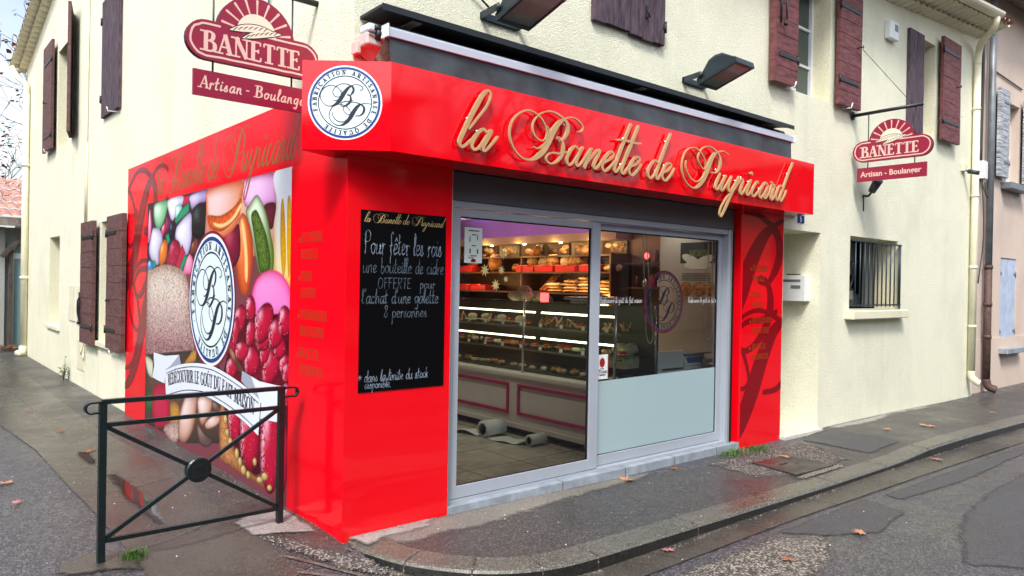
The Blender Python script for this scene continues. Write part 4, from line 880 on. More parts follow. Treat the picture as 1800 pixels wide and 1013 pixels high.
# traced lettering (fascia millimetres: x, z, stroke width) and outlines of the printed picture
SCRIPT={
'la':[[(681,2672,20),(755,2756,18),(828,2846,18),(858,2916,20),(851,2944,22),(826,2948,26),(795,2919,36),(747,2847,40),(683,2735,40),(631,2636,38),(605,2575,32),(621,2544,24),(656,2561,22),(704,2603,22)],
[(826,2674,26),(794,2684,26),(746,2643,30),(707,2584,34),(711,2549,28),(736,2542,24),(772,2564,22),(814,2619,22),(863,2683,30)],
[(870,2681,34),(827,2611,36),(800,2563,34),(807,2543,26),(835,2555,22),(878,2598,22),(923,2650,22)]],
'B':[[(1555,2871,22),(1506,2839,44),(1446,2766,62),(1407,2697,66),(1349,2611,60),(1285,2557,40),(1221,2534,20),(1151,2538,14),(1088,2577,14),(1049,2633,16),(1032,2695,18),(1046,2763,18),(1088,2821,16),(1150,2864,14),(1206,2880,14),(1264,2873,12),(1324,2844,14),(1365,2802,16),(1387,2757,16),(1383,2728,14),(1370,2699,12),(1334,2684,14),(1288,2695,14),(1255,2728,16),(1244,2770,16),(1259,2815,14),(1297,2859,12),(1349,2890,12),(1409,2907,14),(1477,2903,16),(1539,2881,20),(1582,2851,34),(1597,2813,38),(1584,2767,36),(1543,2720,18),(1509,2714,10),(1489,2721,12),(1500,2732,12),(1526,2721,18),(1547,2692,28),(1552,2653,36),(1539,2607,34),(1499,2562,26),(1445,2533,18),(1401,2535,16),(1381,2562,16),(1397,2591,16),(1443,2611,16),(1511,2614,18),(1584,2635,16)],
[(1560,2875,16),(1616,2896,12),(1680,2894,12),(1738,2865,16),(1757,2835,16),(1733,2809,14),(1704,2802,12)],
[(1390,2792,10),(1407,2765,14),(1403,2731,16),(1374,2678,16),(1329,2638,16),(1290,2622,14),(1264,2627,14)]],
'anette':[[(1707,2674,22),(1674,2689,24),(1632,2657,28),(1595,2599,32),(1596,2557,28),(1621,2544,24),(1663,2570,22),(1711,2629,22),(1757,2688,28)],
[(1754,2685,32),(1698,2600,34),(1690,2558,30),(1710,2548,24),(1753,2581,22),(1813,2652,22),(1853,2691,28)],
[(1846,2687,34),(1814,2617,36),(1781,2546,36)],
[(1790,2560,20),(1865,2644,22),(1917,2689,26),(1944,2685,32),(1904,2618,36),(1881,2566,32),(1900,2549,24),(1939,2575,22),(1980,2622,22)],
[(1996,2608,22),(2057,2636,24),(2103,2674,26),(2093,2698,24),(2055,2693,26),(2002,2638,34),(1975,2582,32),(1991,2546,26),(2028,2550,24),(2089,2598,22),(2136,2641,20)],
[(2306,2948,34),(2235,2819,38),(2159,2670,38),(2118,2580,34),(2126,2551,26),(2154,2561,22),(2205,2615,20)],
[(2397,2946,34),(2326,2811,38),(2248,2671,38),(2203,2580,34),(2212,2547,26),(2239,2558,22),(2290,2611,20)],
[(2307,2613,22),(2373,2637,24),(2421,2676,26),(2405,2698,24),(2363,2689,26),(2315,2633,34),(2291,2582,32),(2310,2548,26),(2346,2550,24),(2403,2597,22),(2442,2643,20)],
[(2143,2802,16),(2211,2813,22),(2293,2810,24),(2368,2807,20),(2433,2814,14)]],
'de':[[(2652,2688,24),(2614,2697,26),(2561,2649,32),(2532,2598,34),(2543,2555,28),(2574,2549,24),(2617,2583,22),(2666,2659,24)],
[(2821,2948,32),(2752,2822,36),(2683,2689,36),(2643,2600,34),(2641,2557,26),(2665,2554,22),(2713,2608,20)],
[(2726,2609,22),(2794,2638,24),(2837,2679,26),(2819,2698,24),(2774,2687,26),(2730,2629,34),(2716,2575,32),(2744,2549,26),(2783,2556,24),(2841,2608,22),(2881,2661,20)]],
'P':[[(3507,2885,24),(3455,2850,46),(3400,2776,62),(3355,2693,66),(3297,2607,56),(3230,2548,36),(3171,2525,20),(3099,2535,14),(3026,2587,14),(2988,2663,14),(2990,2737,14),(3027,2817,13),(3088,2862,12),(3160,2878,12),(3233,2860,12),(3300,2814,14),(3331,2762,14),(3338,2725,12),(3308,2707,12),(3256,2731,12),(3219,2782,13),(3227,2832,12),(3279,2888,12),(3353,2916,12),(3429,2911,14),(3512,2878,20),(3555,2834,34),(3561,2784,38),(3536,2728,28),(3484,2694,18),(3417,2689,14)],
[(3517,2886,14),(3594,2904,12),(3685,2884,10)],
[(3047,2750,8),(3040,2706,12),(3068,2645,14),(3133,2595,14),(3206,2585,14),(3269,2612,14),(3319,2664,13),(3340,2714,12)]],
'uyricard':[[(3561,2692,28),(3510,2613,38),(3491,2562,34),(3523,2550,26),(3580,2599,22),(3651,2680,28)],
[(3648,2680,34),(3603,2617,38),(3574,2558,34),(3601,2546,26),(3656,2591,22),(3741,2681,28)],
[(3743,2684,32),(3706,2621,38),(3696,2564,34),(3731,2550,26),(3788,2604,22),(3867,2688,28)],
[(3870,2692,34),(3802,2599,38),(3736,2511,36),(3673,2415,36),(3613,2333,30),(3582,2305,22),(3562,2332,20),(3589,2393,20),(3671,2484,20),(3779,2562,20),(3855,2633,20),(3908,2683,24)],
[(3904,2683,26),(3939,2670,28),(3923,2630,34),(3894,2564,34),(3909,2540,26),(3949,2563,22),(4016,2630,22),(4073,2684,26)],
[(4073,2684,34),(4023,2602,36),(4002,2555,32),(4033,2545,26),(4099,2596,22),(4157,2661,20)],
[(4070,2752,26),(4084,2760,30),(4089,2747,30)],
[(4204,2675,24),(4180,2684,26),(4116,2618,36),(4089,2560,32),(4125,2539,26),(4190,2576,22),(4242,2623,20)],
[(4363,2682,24),(4316,2685,26),(4245,2614,34),(4223,2556,32),(4260,2540,26),(4317,2581,22),(4389,2661,26)],
[(4386,2661,34),(4336,2586,36),(4316,2548,32),(4344,2543,26),(4404,2593,22),(4451,2677,24)],
[(4450,2704,28),(4470,2682,28),(4502,2677,28),(4460,2598,36),(4441,2546,32),(4466,2538,24),(4518,2586,20)],
[(4646,2680,24),(4604,2686,26),(4545,2616,34),(4532,2561,32),(4565,2541,26),(4621,2593,22),(4670,2672,24)],
[(4846,2942,32),(4757,2811,36),(4670,2669,36),(4614,2578,34),(4610,2544,26),(4642,2541,24),(4699,2600,20),(4730,2651,20)]],
}
PINS=[(780,2910),(675,2742),(607,2583),(758,2670),(797,2552),(1295,2867),(1579,2838),(1533,2709),(1633,2663),(1790,2571),(1884,2575),(2231,2829),(2205,2618),(2414,2679),(2773,2880),(2540,2617),(2643,2619),(2756,2676),(3244,2865),(3511,2886),(3513,2726),(3497,2564),(3642,2683),(3831,2659),(3924,2700),(3496,2565),(3908,2568),(4049,2673),(4085,2755),(4362,2674),(4241,2626),(4441,2579),(4584,2661),(4620,2578),(4768,2829)]
POSTER=[
('darkbg',[(4692,2486),(2623,2458),(2692,1988),(3216,1701),(4718,1701)]),
('green',[(4416,2365),(4356,2452),(3906,2455),(3916,2360),(4044,2226),(4212,2163),(4360,2234)]),
('white',[(3891,2454),(3385,2458),(3407,2377),(3515,2367),(3622,2281),(3719,2235),(3824,2293)]),
('mint',[(3627,2375),(3434,2370),(3430,2295),(3510,2249),(3621,2251)]),
('jade',[(3432,2337),(3198,2386),(3193,2288),(3590,2195),(3662,2224)]),
('crimson',[(3371,2453),(3201,2451),(3198,2386),(3393,2359)]),
('lilac',[(3162,2448),(2679,2456),(2709,2358),(2897,2348),(3092,2306),(3172,2376)]),
('black',[(3104,2299),(2898,2352),(2708,2327),(2680,2225),(2653,2124),(2764,2044),(2930,2019),(3080,2065),(3125,2195)]),
('pinkjelly',[(4585,2404),(4493,2249),(4534,2084),(4634,2050)]),
('rosebean',[(4118,2159),(3984,2232),(3965,2161),(4068,2086)]),
('wine',[(3942,2291),(3792,2248),(3817,2163),(3962,2099),(4036,2075),(3966,2170)]),
('navy',[(3790,2213),(3647,2223),(3588,2152),(3696,2054),(3810,2024),(3844,2129)]),
('jade',[(3962,2099),(3843,2112),(3780,2023),(3896,1992)]),
('pearl',[(3601,2136),(3507,2190),(3154,2278),(3109,2130),(3115,2001),(3237,1875),(3440,1945),(3610,2043)]),
('pearl',[(4471,2156),(4390,2189),(4165,2161),(4066,2050),(4183,1910),(4223,1785),(4487,1851),(4578,1974)]),
('orange',[(4184,1928),(4080,2024),(3975,2056),(3882,1991),(3919,1852),(4052,1783),(4177,1802)]),
('rasp',[(3863,1921),(3751,2013),(3638,2040),(3498,2014),(3439,1929),(3569,1779),(3708,1746),(3916,1800)]),
('crimson',[(3440,1945),(3388,1981),(3277,1892),(3484,1737),(3609,1754)]),
('jade',[(3303,1892),(3223,1850),(3401,1712),(3483,1728)]),
('brown',[(3101,1969),(3004,2030),(2905,1995),(2973,1902),(3122,1873),(3161,1890)]),
('pink',[(3223,1850),(3147,1881),(3056,1823),(3101,1703),(3347,1703)]),
('blue',[(4621,1825),(4487,1842),(4386,1804),(4415,1731),(4513,1703),(4631,1703)]),
('jade',[(4453,1833),(4355,1840),(4272,1794),(4382,1740)]),
('warmbg',[(2670,2464),(782,2467),(780,1823),(2137,1847),(2725,2049)]),
('lilacmac',[(1772,2460),(1172,2454),(1116,2310),(1129,2216),(1333,2203),(1704,2228),(1806,2338)]),
('plum',[(1352,2225),(1129,2223),(1156,2069),(1222,2032),(1329,2092)]),
('yellow',[(1171,2450),(782,2462),(776,1703),(879,1586),(1140,1669),(1171,2016),(1113,2229)]),
('greenmac',[(1731,2193),(1666,2247),(1518,2319),(1407,2264),(1296,2145),(1203,1976),(1147,1839),(1192,1689),(1420,1696),(1497,1810),(1618,2028)]),
('orangemac',[(1897,2121),(1820,2191),(1720,2163),(1619,2049),(1567,1918),(1569,1739),(1674,1522),(1833,1555),(1944,1778),(2034,1931)]),
('plummac',[(2321,2018),(1938,2108),(1854,2060),(1845,1844),(2026,1741),(2181,1858)]),
('topmac',[(2701,2344),(2633,2453),(1831,2458),(1826,2325),(1878,2150),(2039,2053),(2276,2008),(2555,2059),(2656,2161)]),
('frill',[(2635,2225),(2330,2203),(2027,2249),(1845,2319),(1823,2265),(1900,2181),(2042,2121),(2279,2063),(2533,2090),(2632,2159)]),
('creamfill',[(2488,2152),(2282,2130),(2045,2171),(1854,2275),(1828,2244),(2022,2139),(2280,2094),(2464,2119)]),
('darkgreen',[(1615,2164),(1513,2201),(1401,2110),(1289,1979),(1213,1806),(1244,1717),(1402,1710),(1480,1845),(1562,2025)]),
('yelline',[(1030,2223),(991,2233),(951,2033),(933,1769),(977,1670),(1023,1836),(1039,2037)]),
('yelline',[(919,2228),(865,2237),(849,2028),(847,1768),(882,1670),(914,1900)]),
('creamfill',[(1837,2118),(1787,2130),(1713,1995),(1665,1776),(1678,1630),(1728,1667),(1757,1887)]),
('sugar',[(4626,1673),(4427,1740),(4122,1781),(3832,1784),(3522,1752),(3325,1706),(3195,1599),(3090,1339),(2959,1106),(3011,947),(3098,875),(3643,826),(4535,769),(4626,941)]),
('pinkmac',[(1558,1562),(1495,1639),(1368,1698),(1204,1723),(1045,1707),(909,1644),(833,1568),(797,1492),(798,1369),(1089,1339),(1460,1338),(1566,1486)]),
('berrybg',[(2036,1129),(1827,1390),(1440,1372),(1091,1395),(800,1415),(760,379),(1584,51),(2350,545)]),
('lowbg',[(4618,795),(3012,969),(2292,885),(2077,777),(2163,234),(3274,41),(4743,33)]),
('cream',[(4637,771),(4333,731),(4287,605),(4403,560),(4567,609)]),
('greenleaf',[(4595,381),(4395,428),(4308,264),(4501,159),(4607,222)]),
('crimson',[(4357,444),(4168,531),(3874,554),(3722,344),(3711,139),(4218,37),(4363,190)]),
('gold',[(3706,367),(3488,407),(3385,331),(3443,172),(3956,48),(3714,180)]),
('gold',[(3160,889),(3012,969),(2923,966),(2948,869),(3250,822)]),
('sugarlow',[(3852,127),(3445,222),(3405,68),(3601,-6),(3884,49)]),
('almond',[(3415,266),(3264,466),(3112,544),(2874,555),(2895,382),(3004,194),(3212,57),(3405,68)]),
('almond',[(2845,540),(2486,586),(2481,470),(2692,310),(2807,358)]),
('almond',[(2637,337),(2427,433),(2222,454),(2320,369),(2580,291)]),
('almonddark',[(2863,311),(2689,246),(2443,223),(2546,133),(2796,134)]),
('almonddark',[(2459,563),(2277,543),(2249,494),(2429,486)]),
('crust',[(2248,571),(2169,596),(1959,254),(1697,142),(1356,96),(1042,53),(924,33),(1354,58),(2226,79),(2277,311)]),
('berry',[(1388,1017),(1402,962),(1447,914),(1516,882),(1594,874),(1667,891),(1719,931),(1740,985),(1724,1043),(1675,1092),(1604,1122),(1526,1128),(1455,1109),(1406,1069)]),
('berry',[(1896,1093),(1908,1062),(1945,1034),(2000,1016),(2062,1011),(2120,1020),(2161,1042),(2176,1072),(2163,1104),(2125,1132),(2068,1150),(2006,1154),(1950,1144),(1911,1122)]),
('berry',[(1622,1063),(1654,1026),(1710,995),(1779,977),(1848,976),(1903,992),(1932,1023),(1929,1061),(1895,1100),(1836,1131),(1766,1148),(1698,1147),(1646,1131),(1619,1101)]),
('berry',[(1006,999),(1058,932),(1134,877),(1218,845),(1295,844),(1348,874),(1366,930),(1344,1001),(1287,1070),(1209,1124),(1125,1152),(1051,1151),(1002,1120),(986,1066)]),
('berry',[(817,1046),(826,1010),(853,978),(894,958),(940,954),(983,965),(1014,991),(1026,1026),(1017,1063),(988,1094),(946,1114),(900,1118),(858,1105),(828,1080)]),
('berry',[(790,982),(813,946),(849,915),(891,898),(930,897),(958,912),(970,942),(962,979),(938,1017),(901,1047),(859,1064),(821,1064),(794,1048),(783,1019)]),
('berry',[(1203,1076),(1228,1040),(1268,1011),(1314,995),(1357,994),(1390,1010),(1404,1039),(1398,1075),(1371,1111),(1331,1140),(1285,1156),(1242,1155),(1211,1139),(1197,1111)]),
('berry',[(1717,510),(1731,418),(1776,338),(1845,286),(1925,272),(2001,300),(2056,365),(2079,455),(2064,550),(2016,632),(1943,682),(1863,692),(1790,661),(1738,596)]),
('berry',[(1348,464),(1364,329),(1420,211),(1507,134),(1608,113),(1705,155),(1776,254),(1806,389),(1788,532),(1726,653),(1634,726),(1532,739),(1440,691),(1375,593)]),
('berry',[(963,432),(976,273),(1025,138),(1103,50),(1194,29),(1281,82),(1345,199),(1373,359),(1359,526),(1304,665),(1223,748),(1131,760),(1048,701),(988,584)]),
('berry',[(833,384),(839,265),(864,166),(903,104),(950,93),(995,137),(1028,227),(1044,345),(1038,467),(1012,568),(971,628),(924,635),(880,589),(848,499)]),
('berry',[(1851,911),(1885,868),(1939,833),(2004,811),(2066,809),(2114,827),(2137,861),(2129,904),(2094,948),(2037,984),(1972,1004),(1911,1004),(1865,986),(1844,953)]),
('berry',[(784,826),(791,785),(813,749),(846,726),(884,721),(920,734),(945,764),(956,805),(949,848),(926,884),(891,906),(853,910),(818,896),(794,866)]),
('berry',[(903,1156),(913,1117),(946,1083),(995,1061),(1051,1056),(1103,1069),(1140,1098),(1154,1137),(1143,1178),(1108,1212),(1058,1233),(1002,1237),(951,1223),(916,1194)]),
('berry',[(1182,1190),(1206,1149),(1255,1115),(1320,1094),(1391,1091),(1451,1107),(1489,1139),(1496,1181),(1470,1224),(1418,1259),(1351,1278),(1282,1280),(1224,1262),(1189,1231)]),
('berry',[(1695,1319),(1726,1266),(1777,1224),(1838,1199),(1896,1199),(1941,1223),(1963,1267),(1957,1321),(1924,1375),(1871,1418),(1810,1441),(1752,1439),(1709,1415),(1689,1372)]),
('berry',[(1488,1421),(1497,1374),(1525,1335),(1568,1313),(1616,1310),(1662,1329),(1694,1365),(1707,1412),(1698,1460),(1669,1499),(1625,1521),(1576,1522),(1532,1503),(1501,1466)]),
('berry',[(1156,1303),(1213,1232),(1294,1176),(1385,1146),(1467,1148),(1523,1183),(1540,1244),(1515,1319),(1453,1392),(1369,1447),(1278,1474),(1200,1468),(1149,1433),(1133,1374)]),
('berry',[(944,1246),(988,1192),(1051,1148),(1123,1125),(1188,1126),(1234,1153),(1250,1200),(1232,1258),(1186,1313),(1120,1356),(1048,1378),(985,1374),(943,1347),(928,1301)]),
('berry',[(811,1353),(822,1303),(854,1261),(903,1235),(959,1232),(1011,1251),(1049,1290),(1064,1341),(1053,1393),(1018,1435),(968,1460),(912,1462),(861,1441),(825,1403)]),
('berry',[(1493,1223),(1513,1173),(1548,1133),(1591,1109),(1634,1108),(1668,1129),(1686,1168),(1685,1218),(1664,1269),(1629,1309),(1585,1332),(1543,1332),(1510,1311),(1492,1272)]),
('berry',[(1842,1211),(1862,1155),(1892,1109),(1928,1083),(1961,1082),(1985,1106),(1996,1151),(1990,1207),(1970,1264),(1939,1310),(1903,1335),(1870,1335),(1847,1311),(1836,1266)]),
('nut',[(1949,283),(1962,252),(1996,234),(2032,239),(2048,266),(2035,297),(2000,315),(1965,309)]),
('nut',[(1798,216),(1810,180),(1843,160),(1877,167),(1893,198),(1880,234),(1847,254),(1813,246)]),
('nut',[(1643,113),(1657,82),(1694,63),(1732,67),(1749,92),(1735,123),(1697,142),(1660,138)]),
('nut',[(1549,93),(1560,68),(1589,52),(1618,56),(1631,76),(1620,102),(1591,117),(1562,114)]),
('nut',[(1292,109),(1310,88),(1355,70),(1401,68),(1421,82),(1402,104),(1357,121),(1311,123)]),
('nut',[(1199,154),(1216,128),(1260,110),(1305,109),(1325,128),(1307,154),(1262,172),(1218,172)]),
('nut',[(1119,85),(1132,65),(1164,50),(1197,50),(1211,64),(1198,85),(1166,99),(1133,99)]),
('nut',[(967,527),(976,500),(1000,486),(1025,492),(1037,516),(1027,543),(1003,557),(978,551)]),
('nut',[(916,202),(928,178),(958,163),(989,165),(1003,183),(991,207),(960,222),(930,220)]),
('nut',[(1420,222),(1431,198),(1458,183),(1487,187),(1499,207),(1489,232),(1461,247),(1432,243)]),
('nut',[(2076,455),(2088,424),(2121,407),(2154,414),(2170,441),(2157,473),(2124,490),(2091,483)]),
('nut',[(2036,351),(2047,324),(2077,309),(2108,314),(2121,337),(2110,363),(2080,378),(2050,373)]),
('nut',[(1727,163),(1738,132),(1768,114),(1799,120),(1813,146),(1802,176),(1771,194),(1741,188)]),
('stick',[(2118,1062),(2034,1083),(1713,921),(1764,863),(1837,882)])]
BANL=[(4331,841),(3889,841),(3420,891),(3402,788),(3888,678),(3903,553),(4132,557),(4364,569),(4300,702)]
BANTOP=[(3899,685),(3539,769),(3188,828),(2831,863),(2500,874),(2261,860),(1909,820),(1619,773),(1348,711)]
BANBOT=[(3831,402),(3524,473),(3204,533),(2904,566),(2594,582),(2247,564),(1934,531),(1677,496),(1386,433)]
BANR=[(1748,902),(1387,858),(1074,863),(899,874),(937,747),(932,599),(1154,583),(1359,570),(1341,693),(1762,816)]
BANTXT=[(3760,546),(3531,598),(3210,645),(2909,666),(2653,675),(2482,678),(2253,677),(2053,652),(1826,621),(1475,585)]
LOGOP=[[-0.015, 2.552, 2.049], [-0.015, 2.497, 0.873], [-0.015, 3.188, 1.482], [-0.015, 1.936, 1.464]]

# ================================================================== script letters shared by fascia, panel, chalkboard and crest
def all_pts(words): return [p for w in words for s in SCRIPT[w] for p in s]
def put_script(mb, words, fn, mp, wk, thick=0.0, base=0.0, clip=None, drift=.0008, thin=1.0, sub=5):
    """fn maps fascia millimetres to plane units; wk scales the stroke widths"""
    for wi, w in enumerate(words):
        for si, s in enumerate(SCRIPT[w]):
            pts = [(*fn(p[0], p[1]), (p[2] if p[2] > 24 else p[2] * thin) * wk) for p in s]
            ribbon(mb, pts, mp, thick=thick, base=base + .0002 * (si % 4) + .0001 * (wi % 3), drift=drift, clip=clip, sub=sub)
def glyph_fit(w, cross, left, bottom):
    s = SCRIPT[w][0]; cx, cz = s[0][0], s[0][1]; l = min(p[0] for p in s); b = min(p[1] for p in s)
    kx = (cross[0] - left) / (cx - l); kz = (cross[1] - bottom) / (cz - b)
    return (lambda x, z: (cross[0] + (x - cx) * kx, cross[1] + (z - cz) * kz)), (kx + kz) / 2
def crest(parent, mp, r, base, filled=True, rim=None, sub=4, label=None, bm=0):
    """round emblem: blue ring, capital letters round the edge, two script initials"""
    d = .0012
    root = MB()
    if filled:
        if rim:
            q = MB(); ring(q, mp, 0, 0, 0, r * 1.045, base); root_o = obj('round_emblem', q, rim, parent, label=label, recalc=False); base += d
            q = MB(); ring(q, mp, 0, 0, 0, r, base); obj('emblem_disc', q, 'white_print', root_o, recalc=False)
        else:
            q = MB(); ring(q, mp, 0, 0, 0, r, base); root_o = obj('round_emblem', q, 'white_print', parent, label=label, recalc=False)
        q = MB(); ring(q, mp, 0, 0, 0, .905 * r, base + d); obj('emblem_centre', q, 'pale_print', root_o, recalc=False)
        q = MB(); ring(q, mp, 0, 0, .895 * r, .955 * r, base + 2 * d); obj('emblem_ring', q, 'navy_print', root_o, recalc=False)
    else:
        q = MB(); ring(q, mp, 0, 0, .955 * r, 1.02 * r, base); root_o = obj('round_emblem', q, 'decal_red', parent, label=label, recalc=False)
        q = MB(); ring(q, mp, 0, 0, .90 * r, .945 * r, base + d); obj('emblem_ring', q, 'decal_blue', root_o, recalc=False)
    q = MB(); ring(q, mp, 0, 0, .70 * r, .727 * r, base + 2 * d)
    h = .115 * r; txt = 'FABRICATION ARTISANALE DE QUALITE'; rr = .760 * r
    raw = text_len(txt, h); arc = R(331) * rr; track = (arc - raw) / len(txt)
    def path(s): th = R(197) - s / rr; return (rr * math.cos(th), rr * math.sin(th), th - math.pi / 2)
    put_text(q, txt, mp, 0, 0, h, T=.26, t=.12, track=track, path=path, base=base + 2 * d)
    th = R(206); ring(q, mp, .815 * r * math.cos(th), .815 * r * math.sin(th), 0, .016 * r, base + 2 * d, 10)
    f, k = glyph_fit('B', (.161 * r, .447 * r), -.667 * r, -.10 * r); put_script(q, ['B'], f, mp, k, base=base + 2.5 * d, thin=.78, sub=sub, drift=.0006)
    f, k = glyph_fit('P', (.43 * r, -.034 * r), -.414 * r, -.615 * r); put_script(q, ['P'], f, mp, k, base=base + 3.2 * d, thin=.78, sub=sub, drift=.0006)
    obj('emblem_lettering', q, 'ink', root_o, recalc=False)
    return root_o

# ================================================================== fascia
FY = -.30
fascia = thing('shop_fascia', 'glossy red fascia box with raised gold script and round emblem on its angled end', 'shop fascia', (2.7, -.15, 2.455))
A_, B_ = (.108, FY), (-.31, .05)
foot = [A_, (5.372, FY), (5.372, .018), (0.02, .018), (0.0, .20), (-.28, .09), B_]
mb = MB(); Z0, Z1 = 2.455, 3.002
n = len(foot); vs = [(x, y, Z0) for x, y in foot] + [(x, y, Z1) for x, y in foot]
mb.add(vs, [tuple(range(n))[::-1], tuple(range(n, 2 * n))] + [(i, (i + 1) % n, n + (i + 1) % n, n + i) for i in range(n)])
obj('fascia_box', mb, 'red_gloss', fascia)
mb = MB()
for xx in (2.0, 3.86): mb.box(xx - .001, xx + .001, FY - .0008, FY + .001, Z0 + .001, Z1 - .001)
obj('panel_joint', mb, 'red_edge', fascia)
mFas = mapY(FY)
for w, words in (('la', ['la']), ('Banette', ['B', 'anette']), ('de', ['de']), ('Puyricard', ['P', 'uyricard'])):
    q = MB(); put_script(q, words, lambda x, z: (x / 1000, z / 1000), mFas, .00078, thick=.014, base=.030, drift=.0018)
    o = obj('raised_lettering', q, 'gold_letter', fascia)
q = MB()
for (x, z) in PINS: q = MB(); q.tube([mFas(x / 1000, z / 1000, 0), mFas(x / 1000, z / 1000, .030)], .0075, 8); obj('standoff_pin', q, 'steel_stud', fascia)
ex = Vector((A_[0] - B_[0], A_[1] - B_[1], 0)); el = ex.length; ex /= el; en = Vector((ex.y, -ex.x, 0))
mEnd = mapQ(((A_[0] + B_[0]) / 2 - ex.x * .008, (A_[1] + B_[1]) / 2 - ex.y * .008, 2.745), ex, (0, 0, 1), en)
crest(fascia, mEnd, .228, .0015, rim=None)
# small black box and dark lamp fittings under the fascia
mb = MB(); mb.box(5.385, 5.57, -.05, .018, 2.47, 2.515, .006); tag(obj('junction_box', mb, 'rubber'), 'small black box on the wall beside the fascia underside', 'junction box')

# ================================================================== red cladding on both sides of the shop window
def caps_list(q, mp, u, v, h, k, base):
    for i, (l1, l2, dv) in enumerate((('PATISSERIE', 'SOIGNEE', 0), ('PAINS', 'MAISON', 1), ('VIENNOISERIE', 'PUR BEURRE', 2), ('TRAITEUR', 'SANDWICHS', 3))):
        z = v - k * dv
        ring(q, mp, u - .028, z + h * .25, 0, .017, base, 12)
        put_text(q, l1, mp, u, z, h, T=.15, t=.06, squash=.86, base=base); put_text(q, l2, mp, u, z - h * 1.75, h, T=.15, t=.06, squash=.86, base=base)
pl = thing('red_pillar', 'glossy red corner pillar left of the shop window, carrying the chalkboard', 'pillar', (.4, .43, 0))
mb = MB(); mb.box(-.0195, .804, 0, .842, -.06, 2.455, .003); obj('cladding', mb, 'red_gloss', pl)
mb = MB(); mb.box(-.0202, -.0195, .003, .838, -.06, 2.453); obj('side_panel', mb, 'red_print', pl)
mb = MB(); mb.box(-.0206, -.0200, .052, .0535, -.05, 2.45); mb.box(-.0206, -.0200, .825, .8265, -.05, 2.45)
for z in (.12, .6, 1.1, 1.6, 2.1): mb.tube([(-.0202, .832, z), (-.0222, .832, z)], .004, 8)
obj('panel_joint', mb, 'red_edge', pl)
mLr2 = lambda x: (lambda u, v, n: (x - n, -u, v))
q = MB(); caps_list(q, mLr2(-.02), -.655, 1.915, .066, .268, .001); obj('lettering', q, 'olive_ink', pl, recalc=False)
pr = thing('red_pillar', 'glossy red pillar right of the shop window with huge dark script initials', 'pillar', (4.9, .15, 0))
mb = MB(); mb.box(4.50, 5.305, 0, .03, -.12, 2.455, .002); mb.box(4.47, 4.50, 0.03, .30, .06, 2.455, .0); mb.box(4.47, 4.5, .003, .03, .06, 2.455); obj('cladding', mb, 'red_gloss', pr)
K = 3.85
def big(w, cx, cz, sgn):
    s = SCRIPT[w][0][0]; return lambda x, z: (cx + (x - s[0]) / 1000 * K, cz + (z - s[1]) / 1000 * K)
q = MB(); cl = (4.505, 5.302, -.04, 2.45)
put_script(q, ['B'], big('B', 5.067, 2.307, 1), mapY(0), K / 1000, base=.001, clip=cl, drift=.0004)
put_script(q, ['P'], big('P', 5.30, 1.29, 1), mapY(0), K / 1000, base=.0022, clip=cl, drift=.0004)
obj('monogram', q, 'dark_red_ink', pr, recalc=False)
q = MB(); caps_list(q, mapY(0), 4.69, 1.835, .062, .277, .004); obj('lettering', q, 'olive_ink', pr, recalc=False)

# ================================================================== chalkboard
cb = thing('chalkboard', 'black menu chalkboard with white handwriting fixed on the red pillar', 'chalkboard', (.41, 0, .93))
mb = MB(); mb.box(.079, .748, -.006, 0, .93, 2.114, .001); obj('board', mb, 'black_board', cb)
mC = mapY(-.006)
q = MB(); sx = .625 / 4.15; put_script(q, ['la', 'B', 'anette', 'de', 'P', 'uyricard'], lambda x, z: (.100 + (x - 570) / 1000 * sx, 2.052 + (z - 2640) / 1000 * sx * 1.1), mC, sx / 1000 * .8, base=.0006, drift=.0002, sub=3, thin=.7)
obj('gold_title', q, 'chalk_gold', cb, recalc=False)
q = MB()
def hw(txt, u, v, h, T, width=None, seed=1, slant=.06):
    put_text(q, txt, mC, u, v, h, 'hw', T=T, width=width, base=.0006, slant=slant, wob=.022, seed=seed, drift=.0002)
hw('Pour f\u00eater les rois', .100, 1.828, .150, .028, .61, 3)
hw('* dans la limite du stock', .075, .995, .074, .055, .54, 9, .1); hw('disponible.', .122, .952, .060, .06, .20, 10)
obj('chalk_writing', q, 'chalk', cb, recalc=False)
q = MB()
hw('une bouteille de cidre', .095, 1.705, .105, .040, .635, 4); hw('OFFERTE', .205, 1.605, .072, .055, .26, 5); hw('pour', .535, 1.607, .074, .06, .13, 6)
hw("l'achat d'une galette", .090, 1.505, .098, .06, .60, 7); hw('8 personnes', .255, 1.412, .085, .055, .34, 8)
obj('chalk_writing', q, 'chalk_thin', cb, recalc=False)

# ================================================================== poster panel on the side wall
pp_ = thing('poster_panel', 'red advertising panel on the side wall printed with sweets, macaroons and raspberry tart', 'poster panel', (0, 3.2, 0))
mb = MB(); mb.box(-.012, .02, .842, 5.545, -.06, 2.95); mb.box(-.012, .02, .22, .842, 2.456, 2.95); obj('backing_panel', mb, 'red_print', pp_)
